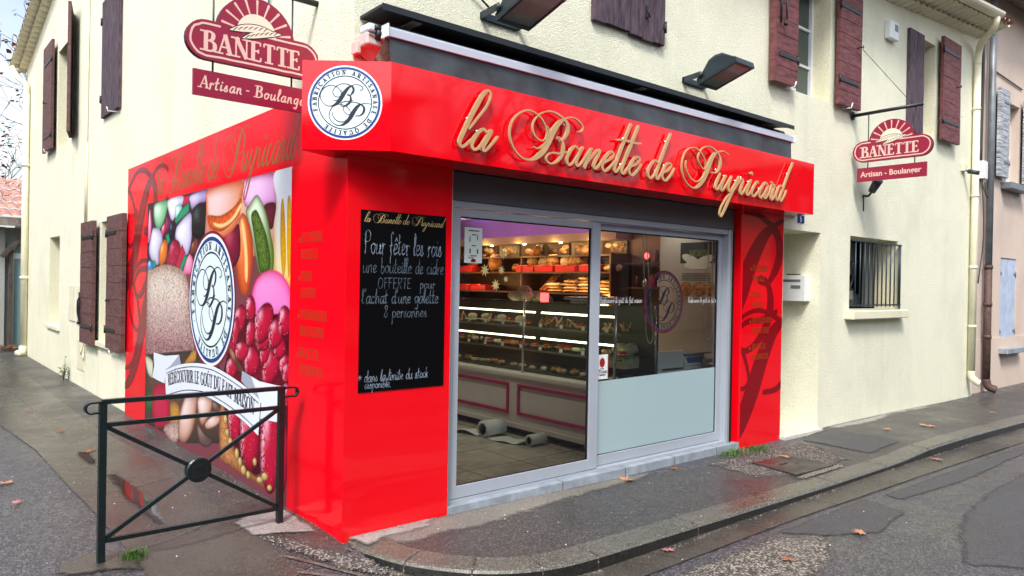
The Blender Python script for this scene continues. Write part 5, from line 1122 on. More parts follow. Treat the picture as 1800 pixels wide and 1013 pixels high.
# --- paint the print on a fine mesh
PY0, PY1, PZ0, PZ1 = .848, 4.65, -.02, 2.470
NY, NZ = 640, 430
ys = np.linspace(PY1, PY0, NY); zs = np.linspace(PZ0, PZ1, NZ); GY, GZ = np.meshgrid(ys, zs, indexing='ij')
def lin(c): return np.array(srgb(*c))
img = np.zeros((NY, NZ, 3)); img[:] = lin((120, 60, 70))
rng = np.random.RandomState(5); noise = rng.rand(NY, NZ)
def blur(a, n):
    for _ in range(n): a = (a + np.roll(a, 1, 0) + np.roll(a, -1, 0) + np.roll(a, 1, 1) + np.roll(a, -1, 1)) / 5
    return a
n1 = noise; n2 = blur(rng.rand(NY, NZ), 2); n2 = (n2 - n2.min()) / (n2.max() - n2.min()); n3 = blur(rng.rand(NY, NZ), 14); n3 = (n3 - n3.min()) / (n3.max() - n3.min())
# base colour, edge colour, highlight colour, highlight size, smooth outline, texture
PK = {'darkbg': ((58, 30, 52), (30, 16, 30), None, 0, 0, 0), 'green': ((130, 200, 150), (60, 130, 80), (225, 255, 235), .5, 1, 0), 'white': ((225, 222, 240), (160, 150, 190), (255, 255, 255), .6, 1, 0),
 'mint': ((150, 215, 205), (90, 170, 160), (230, 255, 250), .5, 1, 0), 'jade': ((20, 150, 105), (10, 90, 65), None, 0, 0, 0), 'crimson': ((195, 28, 70), (140, 15, 45), None, 0, 0, .1), 'lilac': ((165, 145, 195), (100, 80, 130), (220, 210, 240), .6, 1, 0),
 'black': ((14, 22, 26), (6, 10, 12), (60, 80, 85), .3, 1, .5), 'pinkjelly': ((235, 120, 165), (190, 50, 100), (255, 200, 220), .5, 1, 0), 'rosebean': ((220, 60, 110), (150, 20, 60), (255, 235, 240), .35, 1, 0), 'wine': ((110, 24, 70), (60, 10, 40), (190, 80, 140), .4, 1, 0),
 'navy': ((18, 14, 40), (8, 6, 18), (90, 110, 150), .25, 1, 0), 'pearl': ((212, 205, 232), (150, 140, 185), (250, 248, 255), .7, 1, 0), 'orange': ((228, 120, 28), (150, 60, 10), (255, 210, 140), .35, 1, 0), 'rasp': ((175, 22, 62), (95, 8, 35), (240, 110, 150), .3, 1, .9),
 'brown': ((120, 62, 48), (70, 30, 26), (235, 180, 160), .25, 1, 0), 'pink': ((232, 130, 175), (200, 70, 130), (250, 190, 215), .6, 1, 0), 'blue': ((30, 120, 190), (10, 60, 110), (200, 230, 255), .3, 1, 0), 'warmbg': ((222, 170, 150), (170, 110, 100), None, 0, 0, 0),
 'lilacmac': ((215, 150, 205), (150, 60, 110), (240, 200, 240), .8, 1, 0), 'plum': ((105, 35, 50), (60, 15, 25), None, 0, 1, .3), 'yellow': ((236, 196, 40), (205, 130, 20), (250, 250, 240), .9, 1, 0), 'greenmac': ((130, 160, 70), (60, 85, 25), (225, 240, 215), .8, 1, 0),
 'orangemac': ((226, 96, 40), (150, 50, 20), (250, 160, 100), .5, 1, .15), 'plummac': ((120, 20, 50), (60, 5, 25), (190, 70, 100), .4, 1, 0), 'topmac': ((238, 140, 50), (205, 80, 20), (240, 215, 215), .95, 1, 0), 'frill': ((215, 92, 35), (150, 50, 15), None, 0, 1, .8), 'creamfill': ((245, 205, 140), (225, 160, 90), None, 0, 1, .1),
 'darkgreen': ((90, 118, 45), (45, 66, 18), None, 0, 1, 1.0), 'yelline': ((214, 160, 24), (170, 110, 10), None, 0, 1, .3), 'sugar': ((205, 178, 150), (150, 95, 60), (225, 205, 190), 1.0, 1, 1.3), 'pinkmac': ((232, 120, 195), (225, 40, 110), (240, 150, 215), .8, 1, 0),
 'berrybg': ((110, 8, 34), (60, 3, 18), None, 0, 0, .5), 'lowbg': ((92, 66, 52), (52, 40, 38), None, 0, 0, .3), 'cream': ((215, 220, 195), (150, 150, 120), None, 0, 1, 0), 'greenleaf': ((50, 100, 50), (20, 60, 25), None, 0, 1, 0), 'gold': ((190, 140, 60), (130, 85, 40), None, 0, 1, .3),
 'sugarlow': ((190, 160, 150), (140, 110, 100), None, 0, 1, 1.0), 'almond': ((205, 150, 125), (120, 70, 55), (240, 225, 225), .7, 1, 0), 'almonddark': ((95, 70, 65), (45, 38, 40), (150, 120, 110), .5, 1, 0), 'crust': ((190, 130, 80), (120, 70, 35), None, 0, 0, .8), 'berry': ((186, 14, 56), (74, 0, 20), (255, 170, 200), .24, 1, .25),
 'nut': ((190, 160, 90), (120, 90, 40), (230, 210, 150), .5, 1, .2), 'stick': ((95, 52, 40), (50, 25, 20), (180, 120, 90), .3, 0, .4)}
def paint(kind, poly, idx):
    base, edge, hl, hs, sm, tx = PK[kind]
    P = [(p[0] / 1000, p[1] / 1000) for p in poly]
    if sm: P = [(p[0], p[1]) for p in spline(P, 4, True)]
    P = np.array(P); y0, z0 = P.min(0) - .03; y1, z1 = P.max(0) + .03
    iy = np.where((ys >= y0) & (ys <= y1))[0]; iz = np.where((zs >= z0) & (zs <= z1))[0]
    if len(iy) == 0 or len(iz) == 0: return
    sl = (slice(iy[0], iy[-1] + 1), slice(iz[0], iz[-1] + 1)); Y, Z = GY[sl], GZ[sl]
    d2 = np.full(Y.shape, 9e9); ins = np.zeros(Y.shape, bool)
    for k in range(len(P)):
        (ay, az), (by, bz) = P[k], P[(k + 1) % len(P)]; ey, ez = by - ay, bz - az; L2 = ey * ey + ez * ez + 1e-12
        t = np.clip(((Y - ay) * ey + (Z - az) * ez) / L2, 0, 1); d2 = np.minimum(d2, (Y - ay - t * ey) ** 2 + (Z - az - t * ez) ** 2)
        if abs(ez) > 1e-12:
            c = ((az > Z) != (bz > Z)) & (Y < ey * (Z - az) / ez + ay); ins ^= c
    d = np.sqrt(d2); sd_ = np.where(ins, d, -d); al = np.clip(sd_ / .012 + .5, 0, 1)[..., None]
    mxd = max(sd_.max(), 1e-4); hgt = np.clip(sd_ / (mxd * .8), 0, 1); hgt = hgt * (2 - hgt)
    col = lin(edge) + (lin(base) - lin(edge)) * hgt[..., None]
    if hl is not None:
        cy, cz = P.mean(0); sy, sz = P.std(0) * 1.5 + 1e-4
        g = np.exp(-(((Y - cy - .35 * sy) / (sy * hs)) ** 2 + ((Z - cz - .45 * sz) / (sz * hs * 1.25)) ** 2)) * np.clip(hgt * 1.3, 0, 1)
        col = col + (lin(hl) - col) * np.clip(g * .95, 0, 1)[..., None]
    if tx:
        nn = (n2[sl] - .5) * 2; col = col * np.clip(1 + nn * tx * .9, .25, 2.0)[..., None]
        if kind in ('rasp', 'berry', 'sugar'):
            sp = (n1[sl] > (.997 if kind != 'sugar' else .70)) & (hgt > .25); col = np.where(sp[..., None], col + (lin((250, 225, 225)) - col) * (.55 if kind != 'sugar' else .5), col)
        if kind == 'sugar':
            low = np.clip((1.52 - Z) / .55, 0, 1)[..., None]; col = col * (1 - .92 * low * np.array([.62, .92, .84])); col = np.where((n1[sl] < .22)[..., None], col * .55, col); sp = (n1[sl] > .62)[..., None]; col = np.where(sp, col + (lin((225, 215, 210)) - col) * .45, col)
        if kind == 'berry': st_ = np.exp(-((Y - cy - .62 * sy) / (.16 * sy)) ** 2) * np.exp(-((Z - cz - .1 * sz) / (.75 * sz)) ** 2) * (n2[sl] > .46); col = col + (lin((255, 190, 210)) - col) * (.75 * st_)[..., None]
        if kind == 'berrybg': col = col * (0.6 + .8 * n3[sl])[..., None]
    if kind == 'yellow':
        w_ = np.clip((Z - 1.95) / .35, 0, 1)[..., None]; col = col + (lin((225, 230, 240)) - col) * w_ * .9
    if kind == 'topmac':
        w_ = np.clip((3.0 - Y - 0) / 1.0, 0, 1)[..., None]; col = col * (1 - .12 * w_)
    img[sl] = img[sl] * (1 - al) + np.clip(col, 0, 1) * al
for i_, (k_, p_) in enumerate(POSTER): paint(k_, p_, i_)
img = np.clip(img * .92, 0, .9)
me = bpy.data.meshes.new('printed_picture')
co = np.zeros((NY * NZ, 3), np.float32); o0 = origin(pp_)
co[:, 0] = -.0135 - o0.x; co[:, 1] = GY.ravel() - o0.y; co[:, 2] = GZ.ravel() - o0.z
ii = (np.arange(NY - 1)[:, None] * NZ + np.arange(NZ - 1)[None]).ravel(); quads = np.stack([ii, ii + NZ, ii + NZ + 1, ii + 1], 1).astype(np.int32)
me.vertices.add(len(co)); me.vertices.foreach_set('co', co.ravel()); me.loops.add(quads.size); me.loops.foreach_set('vertex_index', quads.ravel())
me.polygons.add(len(quads)); me.polygons.foreach_set('loop_start', np.arange(0, quads.size, 4, dtype=np.int32)); me.update(calc_edges=True)
ca = me.color_attributes.new('print', 'FLOAT_COLOR', 'POINT'); cc = np.ones((NY * NZ, 4), np.float32); cc[:, :3] = img.reshape(-1, 3); ca.data.foreach_set('color', cc.ravel())
me.materials.append(MATS['picture_print']); pic = bpy.data.objects.new('printed_picture', me); COL.objects.link(pic); pic.parent = pp_; BASE[pic.name] = o0
mP = lambda u, v, n: (-.0135 - n, -u, v)     # u = -Y
crest(pp_, lambda u, v, n: (-.0135 - n, 2.535 - u, 1.462 + v), .592, .0016, rim='maroon_print')
# ribbon banner
def flat(pts, base, m, name, par):
    bm = bmesh.new(); f = bm.faces.new([bm.verts.new(mP(-y / 1000, z / 1000, base)) for y, z in pts]); bmesh.ops.triangulate(bm, faces=[f]); q = MB()
    bm.verts.index_update(); q.add([v.co.copy() for v in bm.verts], [tuple(v.index for v in f.verts) for f in bm.faces]); bm.free()
    return obj(name, q, m, par, recalc=False)
bn = flat(BANL, .0020, 'banner_print', 'banner', pp_); flat(BANR, .0021, 'banner_print', 'banner_tail', bn)
flat([(3420, 891), (3360, 800), (3420, 775), (3900, 690), (3700, 760)], .0032, 'banner_fold', 'banner_fold', bn); flat([(1748, 902), (1560, 880), (1370, 715), (1480, 735), (1762, 816)], .0032, 'banner_fold', 'banner_fold', bn)
top = spline([(y / 1000, z / 1000) for y, z in BANTOP], 4); bot = spline([(y / 1000, z / 1000) for y, z in BANBOT], 4); q = MB()
for a, b, c, d in zip(top, top[1:], bot[1:], bot): q.add([mP(-p[0], p[1], .0042) for p in (a, b, c, d)], [(0, 1, 2, 3)])
obj('banner_front', q, 'banner_print', bn, recalc=False)
q = MB()
for line, dz in ((top, -.035), (bot, .035)): ribbon(q, [(-p[0], p[1] + dz, .008) for p in line[1:-1]], mP, base=.0052, smooth=False)
tp = spline([(-y / 1000, z / 1000) for y, z in BANTXT], 8); ln = [0]
for a, b in zip(tp, tp[1:]): ln.append(ln[-1] + math.hypot(b[0] - a[0], b[1] - a[1]))
def bpath(s):
    s = min(max(s, 0), ln[-1] - 1e-4); i = max(j for j in range(len(ln)) if ln[j] <= s); i = min(i, len(tp) - 2); t = (s - ln[i]) / (ln[i + 1] - ln[i]); a, b = tp[i], tp[i + 1]
    return a[0] + (b[0] - a[0]) * t, a[1] + (b[1] - a[1]) * t, math.atan2(b[1] - a[1], b[0] - a[0])
bt = 'RED\u00c9COUVRIR LE GO\u00dbT DU FAIT MAISON'; put_text(q, bt, mP, 0, 0, .118, T=.17, t=.07, width=ln[-1], path=bpath, base=.0056)
obj('banner_lettering', q, 'ink', bn, recalc=False)
# gold title and dark initials on the red margin
q = MB(); mB = lambda u, v, n: (-.012 - n, -u, v); cl = (-5.54, -.22, -.04, 2.948)
put_script(q, ['la', 'B', 'anette', 'de', 'P', 'uyricard'], lambda x, z: (-(.754 + .86 * (4.75 - x / 1000)), z / 1000 - .005), mB, .00085, base=.0008, clip=cl, drift=.0004)
obj('gold_title', q, 'gold_ink', pp_, recalc=False)
q = MB(); cl = (-5.543, -4.655, -.04, 2.948)
put_script(q, ['B'], big('B', -4.52, 2.74, 1), mB, K / 1000, base=.0018, clip=cl, drift=.0004); put_script(q, ['P'], big('P', -4.29, 1.72, 1), mB, K / 1000, base=.0026, clip=cl, drift=.0004)
cl2 = (-4.66, -3.9, 2.475, 2.948); put_script(q, ['B'], big('B', -4.52, 2.74, 1), mB, K / 1000, base=.0018, clip=cl2, drift=.0004)
obj('monogram', q, 'dark_red_ink', pp_, recalc=False)

# ================================================================== shop window and sliding door
sw = thing('shop_window', 'grey aluminium shop front with one glazed sliding leaf and one fixed pane', 'shop window', (2.6, .08, .05))
mb = MB(); mb.box(.80, 4.50, .0, .30, -.14, .055, .004); st = obj('step', mb, 'sill_stone', sw)
mb = MB()
for x in (1.95, 2.72, 3.42, 4.1): mb.box(x - .0025, x + .0025, -.0012, .28, -.10, .0562)
obj('step_joint', mb, 'rubber', st)
mb = MB(); mb.box(.825, .868, .055, .16, .056, 2.245, .002); mb.box(4.325, 4.372, .055, .16, .056, 2.245, .002); mb.box(.869, 4.324, .062, .16, 2.196, 2.244, .002); mb.box(.869, 4.324, .07, .16, .056, .075)
obj('frame', mb, 'aluminium', sw)
mb = MB(); mb.box(.81, 4.42, .058, .30, 2.247, 2.452, .003); mb.box(.845, 4.36, .0565, .06, 2.243, 2.2465); obj('shutter_box', mb, 'grey_metal', sw)
mb = MB(); mb.box(4.376, 4.468, .075, .16, .056, 2.244); mb.box(4.42, 4.428, .06, .075, .056, 2.244); obj('shutter_guide', mb, 'rubber', sw)
mb = MB(); mb.box(4.373, 4.382, .045, .075, .056, 2.244); obj('guide_rail', mb, 'steel', sw)
def leafd(x0, x1, y, name, m):
    mb = MB(); s = .062
    mb.box(x0, x0 + s, y, y + .045, .08, 2.19, .002); mb.box(x1 - s, x1, y, y + .045, .08, 2.19, .002); mb.box(x0 + s, x1 - s, y + .001, y + .044, .08, .168, .002); mb.box(x0 + s, x1 - s, y + .001, y + .044, 2.135, 2.19, .002)
    o = obj(name, mb, 'aluminium', sw)
    r = MB(); g0, g1 = x0 + s, x1 - s
    for (a, b, c, d) in ((g0, g0 + .006, .168, 2.135), (g1 - .012, g1, .168, 2.135), (g0 + .006, g1 - .012, .168, .174), (g0 + .006, g1 - .012, 2.125, 2.135)): r.box(a, b, y + .016, y + .03, c, d)
    obj('gasket', r, 'rubber', o)
    g = MB(); g.add([(g0, y + .022, .168), (g1, y + .022, .168), (g1, y + .022, 2.135), (g0, y + .022, 2.135)], [(0, 1, 2, 3)])
    return o, obj('pane', g, 'shop_glass', o, recalc=False)
d1, p1_ = leafd(.872, 2.385, .075, 'sliding_leaf', None)
d2, p2_ = leafd(2.372, 4.322, .122, 'fixed_leaf', None)
mb = MB(); mb.box(2.386, 2.43, .076, .118, .08, 2.19, .002); mb.box(2.345, 2.36, .0735, .0752, .42, .46, .0); obj('meeting_stile', mb, 'aluminium', sw)
mb = MB(); mb.add([(2.44, .1425, .17), (4.25, .1425, .17), (4.25, .1425, .835), (2.44, .1425, .812)], [(0, 1, 2, 3)]); obj('frosted_film', mb, 'frosted_film', p2_, recalc=False)
mG = mapY(.141)
crest(p2_, lambda u, v, n: mG(3.395 + u, 1.505 + v, n), .292, .001, filled=False, sub=3)
q = MB()
for u in (2.50, 3.77):
    t_ = 'Red\u00e9couvrir le go\u00fbt du fait maison'; put_text(q, t_, mG, u, 1.498, .055, 'hw', T=.06, slant=.15, width=.57, base=.001)
obj('window_lettering', q, 'white_plastic', p2_, recalc=False)
# things stuck on the glass
nt_ = thing('paper_notice', 'white opening hours notice taped inside the sliding glass leaf', 'notice', (1.07, .09, 1.8))
mG1 = mapY(.093)
mb = MB(); mb.box(.985, 1.150, .0935, .0955, 1.800, 2.062, .0008); obj('sheet', mb, 'paper_notice', nt_)
q = MB()
for (u, v, w, h) in ((1.02, 2.035, .10, .008), (1.05, 2.005, .04, .008), (1.03, 1.955, .008, .04), (1.10, 1.97, .008, .04), (1.05, 1.925, .04, .007), (1.03, 1.87, .012, .035), (1.10, 1.87, .012, .035), (1.04, 1.85, .06, .007), (1.02, 1.835, .05, .006)): q.add([mG1(a, b, .001) for a, b in ((u, v), (u + w, v), (u + w, v + h), (u, v + h))], [(0, 1, 2, 3)])
obj('print_lines', q, 'lamp_metal', nt_, recalc=False)
q = MB(); q.add([mG1(a, b, .0014) for a, b in ((1.045, 1.808), (1.09, 1.808), (1.09, 1.824), (1.078, 1.832), (1.057, 1.832), (1.045, 1.824))], [(0, 1, 2, 3, 4, 5)]); obj('print_emblem', q, 'maroon_print', nt_, recalc=False)
tk = thing('voucher_sticker', 'white voucher sticker with a red disc on the fixed pane', 'sticker', (2.56, .135, .83)); mG2 = mapY(.140)
mb = MB(); mb.box(2.475, 2.625, .1395, .1408, .83, 1.045, .0004); obj('card', mb, 'white_plastic', tk)
q = MB(); ring(q, mG2, 2.545, .975, 0, .042, .0022, 24, .8); q.box(2.616, 2.6235, .1386, .1394, .84, 1.04); obj('red_disc', q, 'basket_red', tk, recalc=False)
q = MB(); q.box(2.52, 2.57, .1385, .1394, .918, .924)
_fc = bpy.data.curves.new('t', 'FONT'); _fc.body = 'Ticket'; _fc.size = .038; _fc.offset = .0006
_fo = bpy.data.objects.new('t', _fc); COL.objects.link(_fo); bpy.context.view_layer.update()
def font_mesh(body, size, offset=0.0):
    _fc.body = body; _fc.size = size; _fc.offset = offset; bpy.context.view_layer.update()
    me = bpy.data.meshes.new_from_object(_fo.evaluated_get(bpy.context.evaluated_depsgraph_get())); vs = [v.co.copy() for v in me.vertices]; fs = [tuple(p.vertices) for p in me.polygons]; bpy.data.meshes.remove(me); return vs, fs
for body, size, u, v in (('Ticket', .044, 2.497, .882), ('Restaurant', .022, 2.492, .862)):
    vs, fs = font_mesh(body, size, .0008); q.add([mG2(u + a.x, v + a.y, .0022) for a in vs], fs)
obj('sticker_lettering', q, 'ink', tk, recalc=False)
def star(cx, cz, r, lab):
    q = MB(); pts = []; r *= .82
    for k in range(16): a = math.pi * k / 8 + .2; rr = r if k % 2 == 0 else r * .42; pts.append((cx + rr * .9 * math.cos(a), cz + rr * math.sin(a)))
    c = mapY(.0962)(cx, cz, .001); q.add([mapY(.0962)(u, v, .001) for u, v in pts] + [c], [(k, (k + 1) % 16, 16) for k in range(16)])
    tag(obj('star_sticker', q, 'gold_foil', recalc=False), lab, 'sticker', 'gold star stickers on the sliding glass leaf')
for (x, z, r, l) in ((1.355, 1.878, .058, 'gold star sticker highest on the glass, right of the paper notice'), (1.182, 1.751, .062, 'gold star sticker lowest left of the notice corner on the glass'), (1.342, 1.755, .050, 'middle gold star sticker directly below the highest star'), (1.388, 1.686, .036, 'smallest gold star sticker on the glass'), (1.288, 1.640, .060, 'lowest gold star sticker on the glass')): star(x, z, r, l)

# ================================================================== awning above the fascia
aw = thing('rolled_awning', 'rolled awning with white front bar and dark grey valance above the red fascia', 'awning', (2.6, -.1, 2.9))
mb = MB(); mb.add([(.06, .018, 3.335), (5.06, .018, 3.39), (5.02, -.255, 3.345), (.065, -.255, 3.345), (.06, .018, 3.353), (5.06, .018, 3.408), (5.02, -.255, 3.363), (.065, -.255, 3.363)], [(0, 1, 2, 3), (7, 6, 5, 4), (0, 3, 7, 4), (3, 2, 6, 7), (2, 1, 5, 6), (0, 4, 5, 1)])
mb.box(.066, 5.02, -.258, -.252, 3.325, 3.366); obj('hood', mb, 'awning_hood', aw)
mb = MB(); mb.tube([(.2, -.10, 3.25), (5.03, -.10, 3.285)], .052, 14); obj('roller', mb, 'awning_cloth', aw)
mb = MB()
P = [(.13, -.215, 3.190), (.13, -.175, 3.190), (.13, -.165, 3.245), (.13, -.20, 3.255), (.13, -.225, 3.235)]
Q = [(5.085, p[1], p[2] + .022) for p in P]; mb.add(P + Q, [(0, 1, 2, 3, 4), (9, 8, 7, 6, 5)] + [(i, (i + 1) % 5, 5 + (i + 1) % 5, 5 + i) for i in range(5)])
mb.box(.118, .13, -.232, -.16, 3.18, 3.262, .003); mb.box(5.085, 5.097, -.232, -.16, 3.20, 3.284, .003)
obj('front_bar', mb, 'white_metal', aw)
mb = MB(); nx = 120
for i in range(nx + 1):
    t = i / nx; x = .15 + 4.92 * t; f = .016 * math.sin(x * 5.1) + .012 * math.sin(x * 11.7 + 1) + .006 * math.sin(x * 23) + (.022 * math.exp(-((x - 1.62) / .05) ** 2)) + .02 * math.exp(-((x - .2) / .1) ** 2)
    for k in range(6): v = k / 5; mb.v.append((x, -.195 - f * v - .012 * v * v, 3.192 + .02 * t - (.27) * v))
for i in range(nx):
    for k in range(5): mb.f.append((i * 6 + k, (i + 1) * 6 + k, (i + 1) * 6 + k + 1, i * 6 + k + 1)); mb.mi.append(0); mb.smooth.append(True)
obj('valance', mb, 'awning_cloth', aw)
mb = MB(); mb.box(.02, .13, -.15, .01, 3.13, 3.21, .012); mb.box(.0, .03, -.06, .018, 3.09, 3.17, .006); mb.add([(.03, .0, 3.12), (.03, -.16, 3.19), (.14, -.16, 3.17), (.14, .0, 3.05)], [(0, 1, 2, 3)]); obj('end_bracket', mb, 'pale_plastic', aw)
mb = MB(); mb.box(.02, .10, -.17, -.05, 3.21, 3.26, .012); mb.box(.10, .125, -.19, -.12, 3.17, 3.25, .006); obj('end_cap', mb, 'white_metal', aw)
mb = MB(); mb.tube([(.075, -.155, 3.20), (.115, -.155, 3.20)], .034, 14); mb.tube([(.06, -.17, 3.235), (.115, -.17, 3.235)], .018, 10); obj('gear', mb, 'rubber', aw)
mb = MB()
for x in (.32, 2.6, 4.75): mb = MB(); mb.box(x, x + .07, -.20, -.02, 3.325, 3.334); obj('hood_clip', mb, 'hood_top', aw)

# ================================================================== floodlights
def flood(x0, x1, lab, rest=None):
    t = thing('floodlight', lab, 'floodlight', ((x0 + x1) / 2, -.3, 3.55), 'floodlights above the shop fascia')
    a = Vector((0, -.135, 3.535)); b = Vector((0, -.545, 3.662)); d = (b - a).normalized(); nrm = Vector((0, -d.z, d.y)); nrm = nrm if nrm.z > 0 else -nrm
    def P(x, s, n): p = a + d * s + nrm * n; return (x, p.y, p.z)
    L = (b - a).length; mb = MB(); prof = [(0, .0), (L, .0), (L, .045), (L * .93, .07), (L * .72, .155), (L * .55, .175), (L * .38, .165), (L * .15, .085), (0, .045)]
    xs = (x0, x0 + .015, x1 - .015, x1); rings = []
    for x, k in zip(xs, (.86, 1, 1, .86)): rings.append([P(x, s, n * (k if n > .05 else 1)) for s, n in prof])
    n_ = len(prof); vs = [p for r_ in rings for p in r_]; fs = [tuple(range(n_)), tuple(3 * n_ + i for i in range(n_))[::-1]]
    for i in range(3):
        for k in range(1, n_): fs.append((i * n_ + k, i * n_ + (k + 1) % n_, (i + 1) * n_ + (k + 1) % n_, (i + 1) * n_ + k))
    mb.add(vs, fs); obj('housing', mb, 'lamp_metal', t)
    mb = MB()
    for (u0, u1, s0, s1) in ((x0, x1, 0, .035), (x0, x1, L - .035, L), (x0, x0 + .022, .035, L - .035), (x1 - .022, x1, .035, L - .035)):
        vs = [P(u, s, n) for n in (-.008, .004) for u, s in ((u0, s0), (u1, s0), (u1, s1), (u0, s1))]; mb.add(vs, [(3, 2, 1, 0), (4, 5, 6, 7), (0, 1, 5, 4), (1, 2, 6, 5), (2, 3, 7, 6), (3, 0, 4, 7)])
    obj('bezel', mb, 'lamp_metal', t)
    mb = MB(); mb.add([P(u, s, -.003) for u, s in ((x0 + .022, .035), (x1 - .022, .035), (x1 - .022, L - .035), (x0 + .022, L - .035))], [(0, 1, 2, 3)]); obj('front_glass', mb, 'lamp_glass', t, recalc=False)
    mb = MB(); c = P((x0 + x1) / 2, .09, .05); mb.bar((x0 - .02, .02, 3.60), (x0 - .02, -.19, 3.615), .012, .05); mb.bar((x1 + .02, .02, 3.60), (x1 + .02, -.19, 3.615), .012, .05); mb.box(x0 - .026, x1 + .026, .0, .02, 3.575, 3.625)
    mb.tube([(x0 - .034, -.18, 3.613), (x0 + .01, -.18, 3.613)], .02, 10); mb.tube([(x1 - .01, -.18, 3.613), (x1 + .034, -.18, 3.613)], .02, 10)
    obj('bracket', mb, 'lamp_metal', t)
    return t
flood(1.06, 1.375, 'black floodlight above the left half of the awning, cut by the picture top')
flood(3.475, 3.765, 'black floodlight above the right half of the awning')

# ================================================================== the two hanging signs
def hanging_sign(mp, u0, lab, k=1.0, vb=2.99, style='sans', zpole=.84, rodlen=.66):
    """u runs to the right along the board; u0 = left end of the plate, vb = bottom of the plate"""
    c = mp(u0 + .4 * k, vb, 0); t = thing('hanging_sign', lab, 'hanging sign', (c[0], c[1], vb)); th = .022
    U = lambda u: u0 + u * k; V = lambda v: vb + v * k
    # outline: stadium with a half sun rising from it
    q = MB(); pts = []
    r = .128; cl_, cr_ = .075, .735; cy = .365
    for i in range(13): a = math.pi * 1.5 - math.pi * i / 12; pts.append((cl_ + r * math.cos(a) * 1.0 - .0, cy + r * math.sin(a)))
    sc_, sr = .405, .262
    a0 = math.asin((r + .0) / (sr * 1.30)); pts2 = []
    for i in range(17): a = math.pi - .16 - (math.pi - .32) * i / 16; pts2.append((sc_ + sr * 1.02 * math.cos(a), cy + .085 + sr * 1.02 * math.sin(a)))
    pts = pts + pts2
    for i in range(13): a = math.pi * .5 - math.pi * i / 12; pts.append((cr_ + r * math.cos(a), cy + r * math.sin(a)))
    P = [(U(a), V(b)) for a, b in pts]
    bm = bmesh.new(); fv = [bm.verts.new(mp(a, b, th)) for a, b in P]; bk = [bm.verts.new(mp(a, b, -th)) for a, b in P]
    f1 = bm.faces.new(fv); f2 = bm.faces.new(bk[::-1]); bmesh.ops.triangulate(bm, faces=[f1, f2]); bm.verts.index_update()
    q.add([v.co.copy() for v in bm.verts], [tuple(v.index for v in f.verts) for f in bm.faces]); bm.free(); q.cur = 1
    n_ = len(P)
    for i in range(n_): a, b = P[i], P[(i + 1) % n_]; q.add([mp(*a, th), mp(*b, th), mp(*b, -th), mp(*a, -th)], [(0, 1, 2, 3)])
    bo = obj('sign_board', q, None, t, slots=['sign_red', 'sign_edge'])
    q = MB(); ol = []
    rr = r * .80
    rdm = random.Random(3); jit = lambda: rdm.uniform(-.003, .003)
    L_ = [(cl_ + .085, cy + rr)] + [(cl_ + rr * math.cos(a) + jit(), cy + rr * math.sin(a) + jit()) for a in [math.pi / 2 + math.pi * i / 12 for i in range(13)]]
    R_ = [(cl_ + .1 + (cr_ - cl_ - .1) * i / 8, cy - rr + jit()) for i in range(9)] + [(cr_ + rr * math.cos(a) + jit(), cy + rr * math.sin(a) + jit()) for a in [-math.pi / 2 + math.pi * i / 12 for i in range(13)]] + [(cr_ - .1, cy + rr), (cr_ - .28, cy + rr), (cr_ - .36, cy + rr - .002)]
    for line in (L_ + R_, [(.235, cy + rr), (.32, cy + rr)]): ribbon(q, [(U(a), V(b), .0135 * k) for a, b in line], mp, base=th + .001, smooth=False)
    for i in range(9):   # rays
        a = math.pi * (i + .55) / 9.1; 
        ribbon(q, [(U(sc_ + math.cos(a) * s), V(cy + .085 + .012 + math.sin(a) * s), w * k) for s, w in ((.145, .010), (.20, .013), (.235, .017))], mp, base=th + .001, smooth=False)
    put_text(q, 'BANETTE', mp, U(.05), V(cy - .075), .132 * k, T=.205, t=.085, squash=1.03, track=.0035 * k, base=th + .001)
    obj('sign_lettering', q, 'sign_pink', bo, recalc=False)
    q = MB(); pts = [(U(sc_ + .135 * math.cos(a)), V(cy + .105 + .135 * math.sin(a))) for a in [math.pi * i / 20 for i in range(21)]]; q.add([mp(a, b, th + .0016) for a, b in pts], [tuple(range(21))]); sun_ = obj('sun_emblem', q, 'sign_cream', bo, recalc=False)
    q = MB(); g = MB()
    for (x0, y0, x1, y1, w) in ((.225, cy + .098, .50, cy + .150, .050), (.31, cy + .062, .57, cy + .142, .046)):     # two loaves
        m_ = [(x0 + (x1 - x0) * s + 0, y0 + (y1 - y0) * s + .014 * math.sin(math.pi * s)) for s in [i / 8 for i in range(9)]]; wd = [.10, .5, .8, .95, 1, .95, .8, .55, .12]
        ribbon(g, [(U(a), V(b), w * z * k + .012) for (a, b), z in zip(m_, wd)], mp, base=th + .0022, smooth=False); ribbon(q, [(U(a), V(b), w * z * k) for (a, b), z in zip(m_, wd)], mp, base=th + .003, smooth=False)
        for i in range(1, 8):
            a, b = m_[i]; ribbon(g, [(U(a - .014), V(b - .012), .004 * k), (U(a + .0), V(b + .004), .006 * k), (U(a + .016), V(b + .014), .003 * k)], mp, base=th + .0036, smooth=False, cap=False)
    obj('loaf_emblem', q, 'sign_cream', bo, recalc=False); obj('loaf_outline', g, 'sign_edge', bo, recalc=False)
    # plate
    q = MB(); P = [mp(U(a), V(b), n) for n in (.010, -.010) for a, b in ((0, 0), (.80, 0), (.80, .168), (0, .168))]; q.add(P, [(0, 1, 2, 3), (7, 6, 5, 4), (0, 4, 5, 1), (1, 5, 6, 2), (2, 6, 7, 3), (3, 7, 4, 0)]); pb = obj('name_plate', q, 'sign_red', t)
    q = MB()
